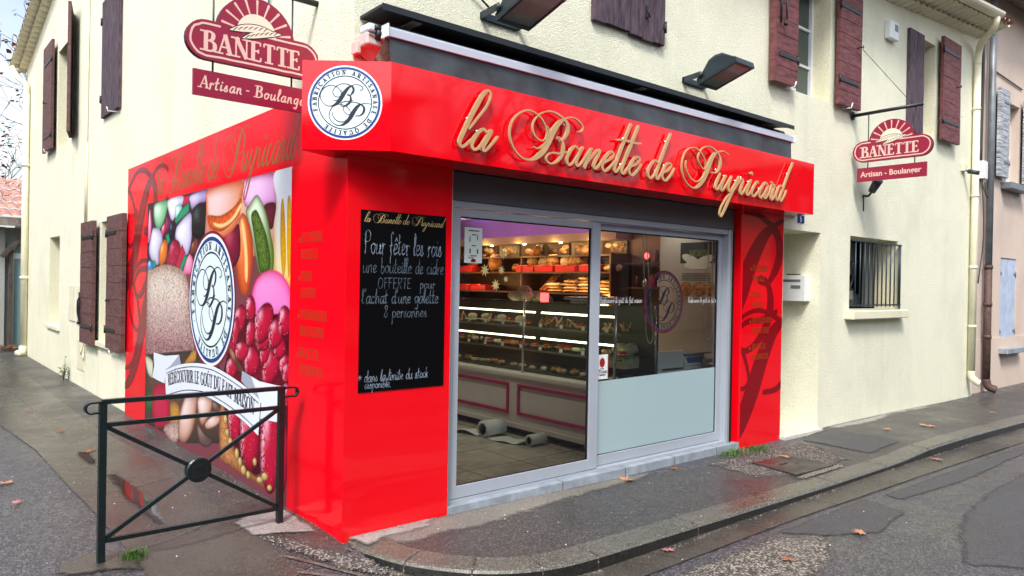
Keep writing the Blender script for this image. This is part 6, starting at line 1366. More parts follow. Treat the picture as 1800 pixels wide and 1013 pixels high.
    if style == 'sans':
        vs, fs = font_mesh('Artisan - Boulanger', .098 * k, .0022 * k); w = max(v.x for v in vs); s = .70 * k / w; q.add([mp(U(.045) + v.x * s, V(.055) + v.y * s * 1.05, .0115) for v in vs], fs)
    else:
        put_text(q, 'A', mp, U(.035), V(.05), .082 * k, T=.16, t=.09, slant=.12, base=.0115); put_text(q, 'rtisan', mp, U(.095), V(.05), .082 * k, 'hw', T=.125, slant=.2, track=.008, base=.0115)
        put_text(q, '-', mp, U(.335), V(.05), .082 * k, T=.16, t=.1, base=.0115); put_text(q, 'B', mp, U(.40), V(.05), .082 * k, T=.18, t=.09, slant=.12, base=.0115); put_text(q, 'oulanger', mp, U(.462), V(.05), .082 * k, 'hw', T=.125, slant=.2, track=.009, base=.0115)
    obj('plate_lettering', q, 'sign_pink', pb, recalc=False)
    q = MB()
    for u in (.125, .665): q = MB(); q.tube([mp(U(u), V(.168), 0), mp(U(u), V(zpole), 0)], .0065, 8); obj('hanger_rod', q, 'iron', t)
    return t, U, V
mRS = lambda u, v, n: (6.909 - n, -u, v)
hs1, U1, V1 = hanging_sign(mRS, .066, 'maroon bakery sign hanging from an iron arm by the barred window', 1.0, 2.985)
mb = MB(); mb.tube([(6.909, .02, 3.816), (6.909, -.81, 3.828)], .021, 12); mb.lathe([(.05, -.012), (.05, 0)], (6.909, .008, 3.816), 14, 'y'); obj('arm', mb, 'iron', hs1)
hs2, U2, V2 = hanging_sign(mapY(.55), -.802, 'maroon bakery sign over the lane, partly hidden by the fascia end', .965, 2.795, 'hand', zpole=.80)
mb = MB(); mb.tube([(-.85, .55, V2(.80)), (.02, .55, V2(.80))], .021, 12); obj('arm', mb, 'iron', hs2)
# spotlight that lights the right sign
sp = thing('sign_spotlight', 'small dark spotlight on the wall below the right hanging sign', 'spotlight', (7.25, -.1, 2.84))
mb = MB(); mb.tube([(7.24, -.10, 2.90), (7.19, -.20, 3.03)], [.045, .06], 14); obj('lamp_head', mb, 'lamp_metal', sp)
mb = MB(); mb.tube(spline([(7.27, .02, 2.86), (7.26, -.05, 2.85), (7.25, -.09, 2.89)], 4), .014, 8); mb.tube([(7.27, .012, 2.85), (7.27, .012, 2.66)], .007, 6); obj('bracket', mb, 'iron', sp)

# ================================================================== small things on the front wall
mbx = thing('letter_box', 'white metal letter box on the wall of the doorway recess', 'letter box', (6.12, .28, 1.51))
mb = MB(); mb.box(6.045, 6.184, .135, .52, 1.505, 1.815, .006); obj('box', mb, 'white_plastic', mbx)
mb = MB(); mb.box(6.0425, 6.046, .19, .49, 1.735, 1.765); obj('flap', mb, 'zinc', mbx)
mb = MB(); mb.box(6.0425, 6.046, .19, .31, 1.655, 1.695); mb.tube([(6.043, .47, 1.66), (6.038, .47, 1.66)], .010, 8); obj('name_slot', mb, 'zinc', mbx)
mb = MB(); mb.box(6.10, 6.165, .25, .40, 1.817, 1.832, .003); tag(obj('folded_paper', mb, 'shop_brown'), 'folded brown paper left on top of the letter box', 'paper')
hn = thing('house_number', 'small blue enamel house number plate 5 above the doorway recess', 'house number', (5.7, .015, 2.41))
mb = MB(); mb.box(5.625, 5.775, .010, .019, 2.405, 2.49, .002); obj('plate', mb, 'enamel_blue', hn)
q = MB(); put_text(q, '5', mapY(.010), 5.672, 2.420, .055, T=.18, t=.14, base=.001); obj('numeral', q, 'white_plastic', hn, recalc=False)
al_ = thing('alarm_box', 'white alarm box with a slotted grille high on the wall', 'alarm box', (7.92, -.03, 5.0))
mb = MB(); mb.box(7.80, 8.07, -.06, .02, 4.99, 5.23, .012); obj('case', mb, 'white_plastic', al_)
mb = MB()
for k in range(6): mb.box(7.93 + k * .018, 7.938 + k * .018, -.063, -.0605, 5.10, 5.19)
obj('grille', mb, 'zinc', al_)
cm = thing('security_camera', 'small security camera and junction box beside the cream downpipe', 'camera', (10.8, -.08, 3.52))
mb = MB(); mb.box(10.66, 10.80, -.03, .02, 3.56, 3.67, .008); obj('junction_box', mb, 'cream_paint', cm)
mb = MB(); mb.tube([(10.76, -.05, 3.56), (10.80, -.20, 3.52)], .035, 10); mb.tube([(10.74, -.02, 3.58), (10.76, -.05, 3.56)], .014, 8); obj('camera_body', mb, 'lamp_metal', cm)

# ================================================================== inside the shop
mb = MB(); mb.add([(.83, .16, .052), (4.97, .16, .052), (4.97, 5.5, .052), (.30, 5.5, .052), (.30, .16, .052)], [(0, 1, 2, 3, 4)])
flo = obj('shop_floor', mb, 'shop_floor', house, recalc=False)
mb = MB()
for y in (.75, 1.35, 1.95, 2.55, 3.15): mb.box(.31, 2.9, y - .0025, y + .0025, .052, .0535)
for x in (.95, 1.55, 2.15, 2.75): mb.box(x - .0025, x + .0025, .17, 5.4, .052, .0535)
obj('floor_joint', mb, 'shop_dark', flo)
mb = MB(); mb.add([(.30, .16, 2.66), (5.0, .16, 2.66), (5.0, 5.5, 2.66), (.30, 5.5, 2.66)], [(0, 1, 2, 3)]); obj('shop_ceiling', mb, 'shop_ceiling', house, recalc=False)
mb = MB(); mb.add([(.30, 5.5, .05), (5.0, 5.5, .05), (5.0, 5.5, 2.66), (.30, 5.5, 2.66)], [(0, 1, 2, 3)]); mb.add([(.30, .31, .05), (.30, 5.5, .05), (.30, 5.5, 2.66), (.30, .31, 2.66)], [(0, 1, 2, 3)])
mb.add([(5.0, 1.25, .05), (5.0, 5.5, .05), (5.0, 5.5, 2.66), (5.0, 1.25, 2.66)], [(0, 1, 2, 3)]); obj('shop_wall', mb, 'shop_wall', house, recalc=False)
mb = MB(); mb.add([(.30, .31, .05), (.82, .31, .05), (.82, .31, 2.66), (.30, .31, 2.66)], [(0, 1, 2, 3)]); mb.add([(.82, .31, 2.47), (4.47, .31, 2.47), (4.47, .31, 2.66), (.82, .31, 2.66)], [(0, 1, 2, 3)]); mb.box(4.472, 5.0, .18, .31, .05, 2.66)
mb.box(4.70, 5.0, .311, 1.22, .05, 2.66); obj('shop_partition', mb, 'shop_grey', house)
# lamps that light the shop: the lilac cove, the warm shelf spots, the tubes in the case
def area(name, loc, rot, sx, sy, power, col):
    l = bpy.data.lights.new(name, 'AREA'); l.shape = 'RECTANGLE'; l.size = sx; l.size_y = sy; l.energy = power; l.color = col
    o = bpy.data.objects.new(name, l); COL.objects.link(o); o.location = loc; o.rotation_euler = rot; return o
area('cove_lamp', (4.60, 3.2, 2.36), (R(180), R(-35), 0), .06, 3.8, 26, (.40, .24, 1.0))
def point(name, loc, power, col, r=.05):
    l = bpy.data.lights.new(name, 'POINT'); l.energy = power; l.color = col; l.shadow_soft_size = r
    o = bpy.data.objects.new(name, l); COL.objects.link(o); o.location = loc; return o
def spotlamp(x, y, lab, pw=12):
    t = thing('ceiling_spotlight', lab, 'ceiling spotlight', (x, y, 2.63), 'recessed ceiling spotlights')
    q = MB(); q.lathe([(.055, 0), (.055, .028), (.038, .028)], (x, y, 2.632), 18); obj('rim', q, 'steel', t)
    q = MB(); q.lathe([(.034, 0), (.034, .01)], (x, y, 2.629), 14); obj('bulb', q, 'spot_glow', t)
    l = bpy.data.lights.new('spot_lamp', 'SPOT'); l.energy = pw * 3; l.color = (1, .86, .66) if x < 2.5 or y < 1.2 else (1, .66, .34); l.spot_size = R(105); l.spot_blend = .6; l.shadow_soft_size = .04
    o = bpy.data.objects.new('spot_lamp', l); COL.objects.link(o); o.location = (x, y, 2.62)
for (x, y, lab, pw) in ((1.9, 1.6, 'unseen ceiling spotlight added just inside the sliding leaf', 9), (4.2, 3.35, 'lit ceiling spotlight nearest the lilac cornice middle', 14), (4.28, 2.2, 'lit ceiling spotlight above the near end of the bread shelves', 12), (4.2, 4.6, 'lit ceiling spotlight above the far end of the bread shelves', 12), (2.2, 4.2, 'unseen ceiling spotlight added over the customer side of the counter', 9), (4.45, .95, 'ceiling spotlight above the pastry poster', 3)): spotlamp(x, y, lab, pw)  # the two customer-side spots are unseen fill, added to brighten the shop front
# wall shelves along the right wall
sh = thing('bread_shelves', 'dark wall shelves full of bread under a lilac lit cornice', 'shelves', (4.82, 3.6, .05))
mb = MB(); mb.box(4.97, 4.995, 1.9, 5.45, .06, 2.05); mb.box(4.60, 4.97, 1.9, 1.925, .06, 2.06); mb.box(4.60, 4.97, 5.42, 5.45, .06, 2.06); mb.box(4.62, 4.97, 3.6, 3.62, .06, 2.04); obj('carcass', mb, 'shop_brown', sh)
for z in (1.30, 1.545, 1.825, 2.045):
    mb = MB(); mb.box(4.62, 4.969, 1.926, 5.419, z - .022, z, .003); obj('shelf', mb, 'shop_brown', sh)
mb = MB(); mb.box(4.60, 4.98, 1.88, 5.45, .06, 1.0); obj('base_cabinet', mb, 'shop_dark', sh)
mb = MB(); mb.box(4.68, 4.995, 1.9, 5.45, 2.235, 2.335); obj('cornice', mb, 'shop_wall', sh)
mb = MB(); mb.box(4.90, 4.995, 1.3, 5.45, 2.336, 2.655); obj('lilac_band', mb, 'cornice_lilac', sh)
rd = random.Random(11)
y = 1.95; i = 0
while y < 5.3:          # picture panels of loaves above the shelves
    w = .42; q = MB(); q.cur = 0; q.box(4.955, 4.968, y, y + w, 2.05, 2.23); 
    for k in range(7):
        q.cur = rd.choice((1, 2, 3)); q.blob((4.955, y + rd.uniform(.07, w - .07), 2.14 + rd.uniform(-.05, .05)), .012, rd.uniform(.035, .075), rd.uniform(.02, .045), seed=k + i * 9, n=10, m=6)
    obj('loaf_picture', q, None, sh, slots=['shop_brown', 'bread', 'bread_pale', 'bread_dark'], recalc=False); y += w + .10; i += 1
for k, y in enumerate((2.3, 3.0, 3.75, 4.5)): 
    mb = MB(); mb.lathe([(.022, 0), (.022, .012)], (4.80, y, 2.222), 10); obj('shelf_spot', mb, 'spot_glow', sh)
    point('shelf_lamp', (4.66, y, 2.19), 2.6, (1, .60, .24)); 
for y in (2.2, 2.9, 3.7, 4.5): point('shelf_lamp', (4.40, y, 2.0), 2.6, (1, .55, .20)); point('shelf_lamp', (4.42, y + .2, 1.68), 2.2, (1, .50, .18))
# breads and baskets
def loaf(x, y, z, l, w, h, yaw, m, lab, grp, seed, tilt=0):
    q = MB(); M = Matrix.Rotation(yaw, 3, 'Z') @ Matrix.Rotation(tilt, 3, 'Y'); q.blob((x, y, z + h * .92), l / 2, w / 2, h, seed=seed, n=14, m=8, rough=.10, M=M); q.cur = 1
    for k in range(3):
        a = (k - 1) * l * .24; c = M @ Vector((a, 0, h * .9)); q.blob((x + c.x, y + c.y, z + h * .92 + c.z), .016, w * .30, .012, seed=seed + k, n=8, m=5, rough=.05, M=M @ Matrix.Rotation(.5, 3, 'Z'))
    return tag(obj('loaf', q, None, slots=[m, 'bread_pale'], recalc=False), lab, 'bread', grp)
def basket(x, y, z, w, d, h, lab, seed):
    t = thing('bread_basket', lab, 'basket', (x, y, z), 'red bread baskets on the shelves'); q = MB()
    q.box(x - d / 2, x + d / 2, y - w / 2, y + w / 2, z + .002, z + .012)
    for (a, b, c, e) in ((x - d / 2, x - d / 2 + .012, y - w / 2, y + w / 2), (x + d / 2 - .012, x + d / 2, y - w / 2, y + w / 2), (x - d / 2 + .012, x + d / 2 - .012, y - w / 2, y - w / 2 + .012), (x - d / 2 + .012, x + d / 2 - .012, y + w / 2 - .012, y + w / 2)): q.box(a, b, c, e, z + .012, z + h, .003)
    obj('tray', q, 'basket_red', t); q = MB(); P = [(x - d / 2, y - w / 2, z + h), (x + d / 2, y - w / 2, z + h), (x + d / 2, y + w / 2, z + h), (x - d / 2, y + w / 2, z + h)]; q.tube(P, .011, 6, closed=True); obj('rim', q, 'basket_red', t); return t
for k, (y, z, where) in enumerate(((2.75, 1.825, 'second from the near end of the upper shelf'), (3.16, 1.825, 'in the middle of the upper shelf, holding two round loaves'), (3.55, 1.825, 'third from the near end of the upper shelf'), (4.95, 1.825, 'at the far end of the upper shelf'), (4.62, 1.545, 'at the far end of the lower shelf'), (5.05, 1.545, 'hard against the far end of the lower shelf'), (2.3, 1.825, 'nearest the door on the upper shelf'))): basket(4.76, y, z, .36, .26, .085, 'red bread basket ' + where, k)
up = 'loaves on the upper bread shelf'; lo = 'flat loaves stacked on the lower bread shelf'; hi_ = 'round loaves above the shelves'
L = [(2.68, .22, .17, .075, 'bread', 'golden round loaf in the basket second from the near end'), (2.84, .2, .16, .07, 'bread_pale', 'pale round loaf in the basket second from the near end'), (3.10, .24, .19, .085, 'bread', 'big golden round loaf in the middle basket'), (3.28, .20, .16, .07, 'bread_pale', 'pale round loaf in the middle basket'), (3.52, .22, .16, .07, 'bread', 'golden loaf in the third basket'), (4.9, .26, .18, .08, 'bread_dark', 'dark loaf in the far basket of the upper shelf')]
for i, (y, l, w, h, m, lab) in enumerate(L): loaf(4.76, y, 1.90, l, w, h, 1.5, m, lab, up, 40 + i)
for i, (y, l, w, h, m, lab) in enumerate([(1.99, .30, .15, .055, 'bread_pale', 'long pale loaf lying nearest the door on the upper shelf'), (2.12, .34, .13, .05, 'bread', 'long golden loaf beside the pale one on the upper shelf'), (3.86, .20, .15, .06, 'bread_dark', 'dark loaf lying bare on the upper shelf'), (4.35, .30, .20, .14, 'bread_dark', 'tall ridged dark loaf standing near the far end of the upper shelf')]): loaf(4.76, y, 1.826, l, w, h, 1.4, m, lab, up, 60 + i)
n = 0
for cy, cnt in ((2.10, 4), (2.42, 5), (2.72, 4), (3.02, 3)):
    for k in range(cnt):
        n += 1; loaf(4.75 + .01 * (k % 2), cy + .012 * ((k * 7) % 3 - 1), 1.547 + k * .042, .30, .24, .024, 1.57, 'bread' if (k + n) % 3 else 'bread_pale', 'flat round loaf, %s of the %s stack from the near end of the lower shelf' % (('bottom', 'second', 'third', 'fourth', 'top')[k if k < cnt - 1 else 4], {2.10: 'first', 2.42: 'second', 2.72: 'third', 3.02: 'fourth'}[cy]), lo, 80 + n)
for i, (y, z, r, lab, m) in enumerate(((2.55, 2.13, .10, 'big ridged round loaf hung above the shelves near the end', 'bread'), (3.55, 2.13, .085, 'dim golden loaf hung above the middle of the shelves', 'bread_dark'), (2.62, 1.95, .075, 'small orange round loaf leaning above the upper shelf', 'bread_dark'))): loaf(4.86, y, z - r, r * 1.7, r * 1.5, r, 0, m, lab, hi_, 120 + i, tilt=.8)
for i, (y, lab) in enumerate(((3.3, 'dark bread stick leaning on the back of the lower shelf'), (3.22, 'second bread stick leaning beside the first on the lower shelf'))): 
    q = MB(); q.tube([(4.72, y, 1.56), (4.86, y - .16, 1.80)], [.03, .025], 10); tag(obj('baguette', q, 'bread_dark'), lab, 'bread', 'bread sticks leaning on the lower shelf')
q = MB(); q.lathe([(.035, 0), (.038, .01), (.038, .15), (.014, .20), (.014, .25), (.016, .255)], (4.70, 3.05, 1.302), 14); tag(obj('bottle', q, 'shop_dark'), 'dark bottle standing behind the counter top', 'bottle')
# display counter
CX = 2.85
dc = thing('display_counter', 'long glass display counter with a white front framed in magenta', 'counter', (3.15, 1.95, .05))
mb = MB(); mb.box(2.96, 3.55, .33, 3.7, .055, .155); obj('kick_plate', mb, 'shop_dark', dc)
mb = MB(); mb.box(CX, 3.58, .30, 3.72, .155, .665, .006); obj('front_panel', mb, 'counter_white', dc)
mb = MB(); mb.box(CX - .03, 2.99, .30, 3.72, .655, .715, .018); mb.box(CX - .02, CX, .30, 3.72, .13, .185, .012); obj('ledge', mb, 'counter_white', dc)
for (a, b) in ((.36, 1.60), (1.74, 3.1)):
    q = MB(); x = CX - .008
    for (c, d, e, f) in ((a, b, .565, .60), (a, b, .27, .305), (a, a + .035, .305, .565), (b - .035, b, .305, .565)): q.box(x - .012, x + .006, c, d, e, f, .004)
    obj('trim_frame', q, 'magenta', dc)
mb = MB(); mb.box(2.99, 3.55, .33, 3.70, .70, .735); obj('deck', mb, 'case_back', dc)
mb = MB(); mb.add([(2.905, .31, .715), (2.905, 3.7, .715), (2.925, 3.7, 1.455), (2.925, .31, 1.455)], [(0, 1, 2, 3)]); mb.add([(2.91, .315, .715), (3.52, .315, .715), (3.50, .315, 1.455), (2.93, .315, 1.455)], [(0, 1, 2, 3)]); obj('glass_front', mb, 'case_glass', dc, recalc=False)
mb = MB(); mb.box(2.92, 3.52, .31, 3.7, 1.456, 1.468, .002); obj('glass_top', mb, 'case_glass', dc)
mb = MB()
for y in (.315, 1.60, 3.0): mb = MB(); mb.tube([(2.905, y, .715), (2.915, y, 1.49)], .014, 10); mb.blob((2.915, y, 1.495), .022, .022, .022, n=8, m=6, rough=0); obj('post', mb, 'steel', dc)
mb = MB(); mb.tube([(3.50, .315, .715), (3.50, .315, 1.46)], .012, 8); obj('post', mb, 'steel', dc)
for z in (1.20, .955):
    q = MB(); q.box(3.02, 3.50, .34, 3.68, z, z + .012, .002); obj('glass_shelf', q, 'case_glass', dc)
    q = MB(); q.box(3.02, 3.04, .34, 3.68, z - .02, z, .002); obj('shelf_edge', q, 'steel', dc)
for z in (1.355, 1.085):
    for (a, b) in ((.40, 1.42), (1.52, 3.2)):
        q = MB(); q.tube([(3.00, a, z), (3.00, b, z)], .0095, 8); obj('light_tube', q, 'tube_light', dc)
mb = MB(); mb.box(3.53, 3.56, .33, 3.70, .74, 1.45); obj('back_door', mb, 'case_back', dc)
# pastries on the counter shelves
pg = 'pastries behind the counter glass'
rd = random.Random(4); cnt = {}
names = {1.212: 'upper', .967: 'lower', .735: 'bottom'}; ordn = ['first', 'second', 'third', 'fourth', 'fifth', 'sixth', 'seventh', 'eighth', 'ninth', 'tenth', 'eleventh', 'twelfth', 'thirteenth', 'fourteenth', 'fifteenth', 'sixteenth', 'seventeenth', 'eighteenth', 'nineteenth', 'twentieth']
for z in (1.212, .967, .735):
    y = .48; k = 0
    while y < 3.1 and k < 20:
        kind = {1.212: rd.choice(('tart', 'tall', 'tall', 'plate')), .967: rd.choice(('tart', 'bun', 'bun', 'cream')), .735: rd.choice(('cream', 'cream', 'bun'))}[z]
        x = rd.uniform(3.12, 3.25) if z > .8 else rd.uniform(3.04, 3.10); q = MB()
        if kind == 'tall':
            for j in range(5): q.cur = j % 3; q.tube([(x + rd.uniform(-.05, .05), y + rd.uniform(-.05, .05), z + .002), (x + rd.uniform(-.05, .05), y + rd.uniform(-.06, .06), z + rd.uniform(.06, .10))], [.016, .006], 7)
            sl = ['bread', 'bread_dark', 'bread_pale']; nm, what = 'pastry_twist', 'bundle of upright golden pastry twists'
        elif kind == 'tart':
            q.lathe([(.045, 0), (.062, .025), (.055, .025)], (x, y, z + .002), 14); q.cur = 1
            for j in range(7): a = j * .9; q.blob((x + .03 * math.cos(a), y + .03 * math.sin(a), z + .036), .016, .016, .014, n=8, m=5, rough=.05)
            sl = ['bread', 'fruit_red']; nm, what = 'fruit_tart', 'small tart topped with red fruit'
        elif kind == 'plate':
            q.lathe([(.04, 0), (.085, .014), (.088, .018)], (x, y, z + .002), 16); q.cur = 1; q.blob((x, y, z + .05), .06, .06, .035, n=12, m=6, rough=.1, seed=k)
            sl = ['white_plastic', 'cream_cake']; nm, what = 'cream_cake', 'pale cream cake on a white plate'
        elif kind == 'bun':
            q.blob((x, y, z + .03), .055, .06, .032, n=12, m=6, seed=k, rough=.12); q.cur = 1; q.blob((x, y, z + .055), .03, .03, .014, n=8, m=5, rough=.1)
            sl = ['bread', 'choco']; nm, what = 'bun', 'glazed brown bun'
        else:
            for j in range(4): q.blob((x + rd.uniform(-.03, .03), y + rd.uniform(-.05, .05), z + .022), rd.uniform(.02, .035), rd.uniform(.02, .035), .024, n=9, m=5, rough=.25, seed=j + k)
            sl = ['cream_cake']; nm, what = 'meringue', 'heap of white meringues'
        tag(obj(nm, q, None, slots=sl, recalc=False), '%s, %s from near end of %s counter shelf' % (what, ordn[k], names[z]), 'pastry', pg)
        y += rd.uniform(.135, .20); k += 1
for z in (1.212, .967):
    for k in range(9):
        q = MB(); y = .52 + k * .31; q.add([(3.012, y - .022, z - .01), (3.012, y + .022, z - .01), (3.018, y + .022, z + .028), (3.018, y - .022, z + .028), (3.014, y - .022, z - .01), (3.014, y + .022, z - .01), (3.020, y + .022, z + .028), (3.020, y - .022, z + .028)], [(0, 1, 2, 3), (7, 6, 5, 4), (0, 4, 5, 1), (1, 5, 6, 2), (2, 6, 7, 3), (3, 7, 4, 0)]); tag(obj('price_tag', q, 'white_plastic'), 'small white price tag on the edge of a counter shelf', 'price tag', 'price tags along the counter shelves')
# things on top of the counter
for i, (x, y) in enumerate(((3.1, 1.95), (3.25, 2.0), (3.12, 1.78), (3.3, 1.84), (3.2, 1.62), (3.16, 1.88))): loaf(x, y, 1.47 + (.06 if i == 5 else 0), .22, .14, .05, .3 * i, 'bread_pale', ('pale roll at the far end of the pile on the counter', 'pale roll at the back of the pile on the counter', 'pale roll at the front middle of the pile on the counter', 'pale roll at the back right of the pile on the counter', 'pale roll at the near end of the pile on the counter', 'pale roll lying on top of the pile on the counter')[i], 'pile of pale rolls on the counter top', 150 + i)
q = MB(); q.box(3.05, 3.08, 1.40, 1.50, 1.47, 1.56, .003); tag(obj('price_card', q, 'red_glow'), 'small bright red price card beside the rolls on the counter', 'price card')
q = MB(); q.box(3.05, 3.45, .62, 1.15, 1.50, 1.53, .01); q.box(3.10, 3.40, .70, 1.10, 1.468, 1.50); q.box(3.22, 3.30, .85, .95, 1.53, 1.575, .006); tag(obj('weighing_plate', q, 'zinc'), 'flat grey appliance lying on the counter top near the door', 'appliance')
# cake ornament with glowing trim, and a red lamp in the back doorway
mb = MB(); mb.blob((4.66, 1.95, 1.38), .10, .12, .07, n=12, m=7, seed=3, rough=.3)
for k in range(9): mb.blob((4.62 + .05 * math.cos(k), 1.95 + .09 * math.sin(k * 1.3), 1.40 + .012 * k), .03, .03, .025, n=8, m=5, rough=.3, seed=k)
tag(obj('glazed_cake', mb, 'bread'), 'brightly lit glazed cake piled high at the near end of the shelves', 'cake')
point('cake_lamp', (4.58, 1.98, 1.52), 2.2, (1, .62, .22))
# doorway to the back room with its shelf of jars
mb = MB(); mb.box(4.74, 4.98, 1.24, 1.80, .06, 1.0); tag(obj('back_counter', mb, 'shop_brown'), 'low brown cabinet in the doorway between shelves and poster wall', 'cabinet')
mb = MB(); mb.box(4.76, 4.98, 1.24, 1.86, 1.62, 1.64); mb.box(4.76, 4.98, 1.24, 1.86, 1.92, 1.94); tag(obj('jar_shelf', mb, 'shop_brown'), 'pair of narrow shelves holding jars in the back doorway', 'shelf')
for i, (y, z, r, h, m) in enumerate(((1.32, 1.64, .035, .12, 'paper_white'), (1.44, 1.64, .03, .16, 'fruit_red'), (1.55, 1.64, .036, .11, 'steel'), (1.68, 1.64, .032, .14, 'choco'), (1.38, 1.94, .03, .15, 'choco'), (1.52, 1.94, .034, .12, 'shop_dark'))):
    q = MB(); q.lathe([(r * .9, 0), (r, .01), (r, h * .7), (r * .5, h * .85), (r * .5, h)], (4.84, y, z), 12)
    tag(obj('jar', q, m), ['white jar nearest the poster on the lower jar shelf', 'red jar on the lower jar shelf', 'steel jar on the lower jar shelf', 'brown jar farthest along the lower jar shelf', 'brown jar on the upper jar shelf', 'black jar on the upper jar shelf'][i], 'jar', 'jars in the back doorway')
q = MB(); q.blob((4.80, 1.50, 2.02), .03, .03, .04, n=10, m=7, rough=0); tag(obj('red_lamp', q, 'red_glow'), 'small glowing red lamp in the back doorway', 'lamp')
# poster on the grey partition
po = thing('wall_poster', 'bakery poster with flour, loaves and croissants on the grey partition', 'poster', (4.69, .68, 1.55))
mX = lambda u, v, n: (4.70 - n, -u, v)
def pq(par, name, u0, u1, v0, v1, m, n, **k): q = MB(); q.add([mX(u0, v0, n), mX(u1, v0, n), mX(u1, v1, n), mX(u0, v1, n)], [(0, 1, 2, 3)]); return obj(name, q, m, par, recalc=False)
mb = MB(); mb.box(4.694, 4.70, .44, .93, 1.53, 2.16); obj('sheet', mb, 'shop_grey', po); mX = lambda u, v, n: (4.694 - n, -u, v)
pq(po, 'dark_field', -.925, -.445, 1.92, 2.155, 'lamp_metal', .001)
q = MB()
for (u, v, a, b, an) in ((-.78, 1.96, .13, .05, -.4), (-.60, 1.95, .13, .05, .35), (-.69, 1.90, .18, .05, 0)): 
    pts = [(u + a * math.cos(t) * math.cos(an) - b * math.sin(t) * math.sin(an), v + a * math.cos(t) * math.sin(an) + b * math.sin(t) * math.cos(an)) for t in [k * .45 for k in range(14)]]; pts = [(min(max(p, -.92), -.45), z) for p, z in pts]; q.add([mX(p, z, .002 + .0004 * abs(an)) for p, z in pts], [tuple(range(14))])
obj('flour_picture', q, 'paper_notice', po, recalc=False)
q = MB(); put_text(q, 'MORIN', mX, -.80, 2.0, .07, T=.16, t=.10, base=.003); obj('poster_title', q, 'weed_light', po, recalc=False)
q = MB()
for k in range(5): q.add([mX(-.90, 1.80 - k * .018, .002), mX(-.52 + .03 * (k % 2), 1.80 - k * .018, .002), mX(-.52 + .03 * (k % 2), 1.806 - k * .018, .002), mX(-.90, 1.806 - k * .018, .002)], [(0, 1, 2, 3)])
obj('print_lines', q, 'lamp_metal', po, recalc=False)
q = MB()
for j, (u, a) in enumerate(((-.84, .085), (-.66, .095), (-.52, .07))):
    for k in range(5): q.cur = k % 2; pts = [(u + a * (1 - k * .13) * math.cos(t), 1.63 + .08 * (1 - k * .17) * math.sin(t)) for t in [i * .449 for i in range(14)]]; q.add([mX(p, z, .002 + k * .0006 + j * .0001) for p, z in pts], [tuple(range(14))])
obj('croissant_picture', q, None, po, slots=['bread_dark', 'bread'], recalc=False)
# till desk, scale, white table
mb = MB(); mb.box(3.70, 4.66, .40, .72, .06, .80, .008); mb.box(3.66, 4.69, .36, .76, .801, .83, .004); tag(obj('till_desk', mb, 'counter_white'), 'white till desk behind the frosted pane', 'desk')
mb = MB(); mb.box(3.60, 4.02, .36, .385, .10, 1.00, .004); mb.box(3.60, 3.625, .385, .76, .10, .995, .004); tag(obj('screen_panel', mb, 'counter_white'), 'upright white screen panel rising above the frosted pane', 'panel')
scl = thing('shop_scale', 'grey weighing scale with blue display on the till desk', 'scale', (4.3, .5, .83))
mb = MB(); mb.add([(4.06, .37, .835), (4.46, .37, .835), (4.46, .66, .835), (4.06, .66, .835), (4.08, .41, .935), (4.44, .41, .935), (4.44, .65, .935), (4.08, .65, .935)], [(3, 2, 1, 0), (4, 5, 6, 7), (0, 1, 5, 4), (1, 2, 6, 5), (2, 3, 7, 6), (3, 0, 4, 7)]); obj('body', mb, 'paper_notice', scl)
mb = MB(); mb.add([(4.11, .374, .86), (4.41, .374, .86), (4.40, .398, .915), (4.12, .398, .915)], [(0, 1, 2, 3)]); obj('display', mb, 'scale_blue', scl, recalc=False)
mb = MB(); mb.box(4.0, 4.52, .36, .68, .945, .962, .006); obj('pan', mb, 'zinc', scl)
mb = MB(); mb.box(4.32, 4.62, .33, .345, .845, .895, .002); tag(obj('small_frame', mb, 'window_white'), 'small white frame standing on the till desk edge', 'frame')
q = MB()
for k in range(5): q.blob((3.42 + .10 * (k % 3), .62 + .08 * (k // 3), 1.00 + .02 * (k % 2)), .10, .08, .055, n=12, m=7, seed=k, rough=.2)
q.box(3.3, 3.72, .54, .76, .83, .95); tag(obj('bag_pile', q, 'bread_pale'), 'heap of pale bread bags at the near counter end', 'bag')
# paper roll unrolled over the floor
prl = thing('paper_roll', 'big white paper roll unrolling over the shop floor', 'paper roll', (2.6, 1.75, .055))
mb = MB()
for r0 in (.085, .06, .045): mb.lathe([(r0, -.13), (r0, .13)], (2.62, 1.74, .142), 24, 'x')
obj('roll', mb, 'paper_white', prl)
def strip(path, w, par, name):
    q = MB()
    for (x, y, z) in path: q.v += [(x - w / 2, y + .03, z), (x + w / 2, y - .03, z)]
    for i in range(len(path) - 1): q.f.append((2 * i, 2 * i + 1, 2 * i + 3, 2 * i + 2)); q.mi.append(0); q.smooth.append(True)
    return obj(name, q, 'paper_white', par, recalc=False)
strip(spline([(2.62, 1.66, .06), (2.60, 1.5, .058), (2.61, 1.36, .075), (2.66, 1.25, .058), (2.70, 1.17, .10)], 5), .24, prl, 'loose_end'); strip(spline([(2.60, 1.80, .06), (2.56, 1.95, .10), (2.52, 2.1, .075), (2.46, 2.25, .06)], 5), .24, prl, 'loose_end')
pr2 = thing('paper_roll', 'small white paper roll lying nearer the door on the shop floor', 'paper roll', (2.7, 1.15, .055)); mb = MB()
for r0 in (.055, .038): mb.lathe([(r0, -.10), (r0, .10)], (2.70, 1.14, .112), 20, 'x')
obj('roll', mb, 'paper_white', pr2)
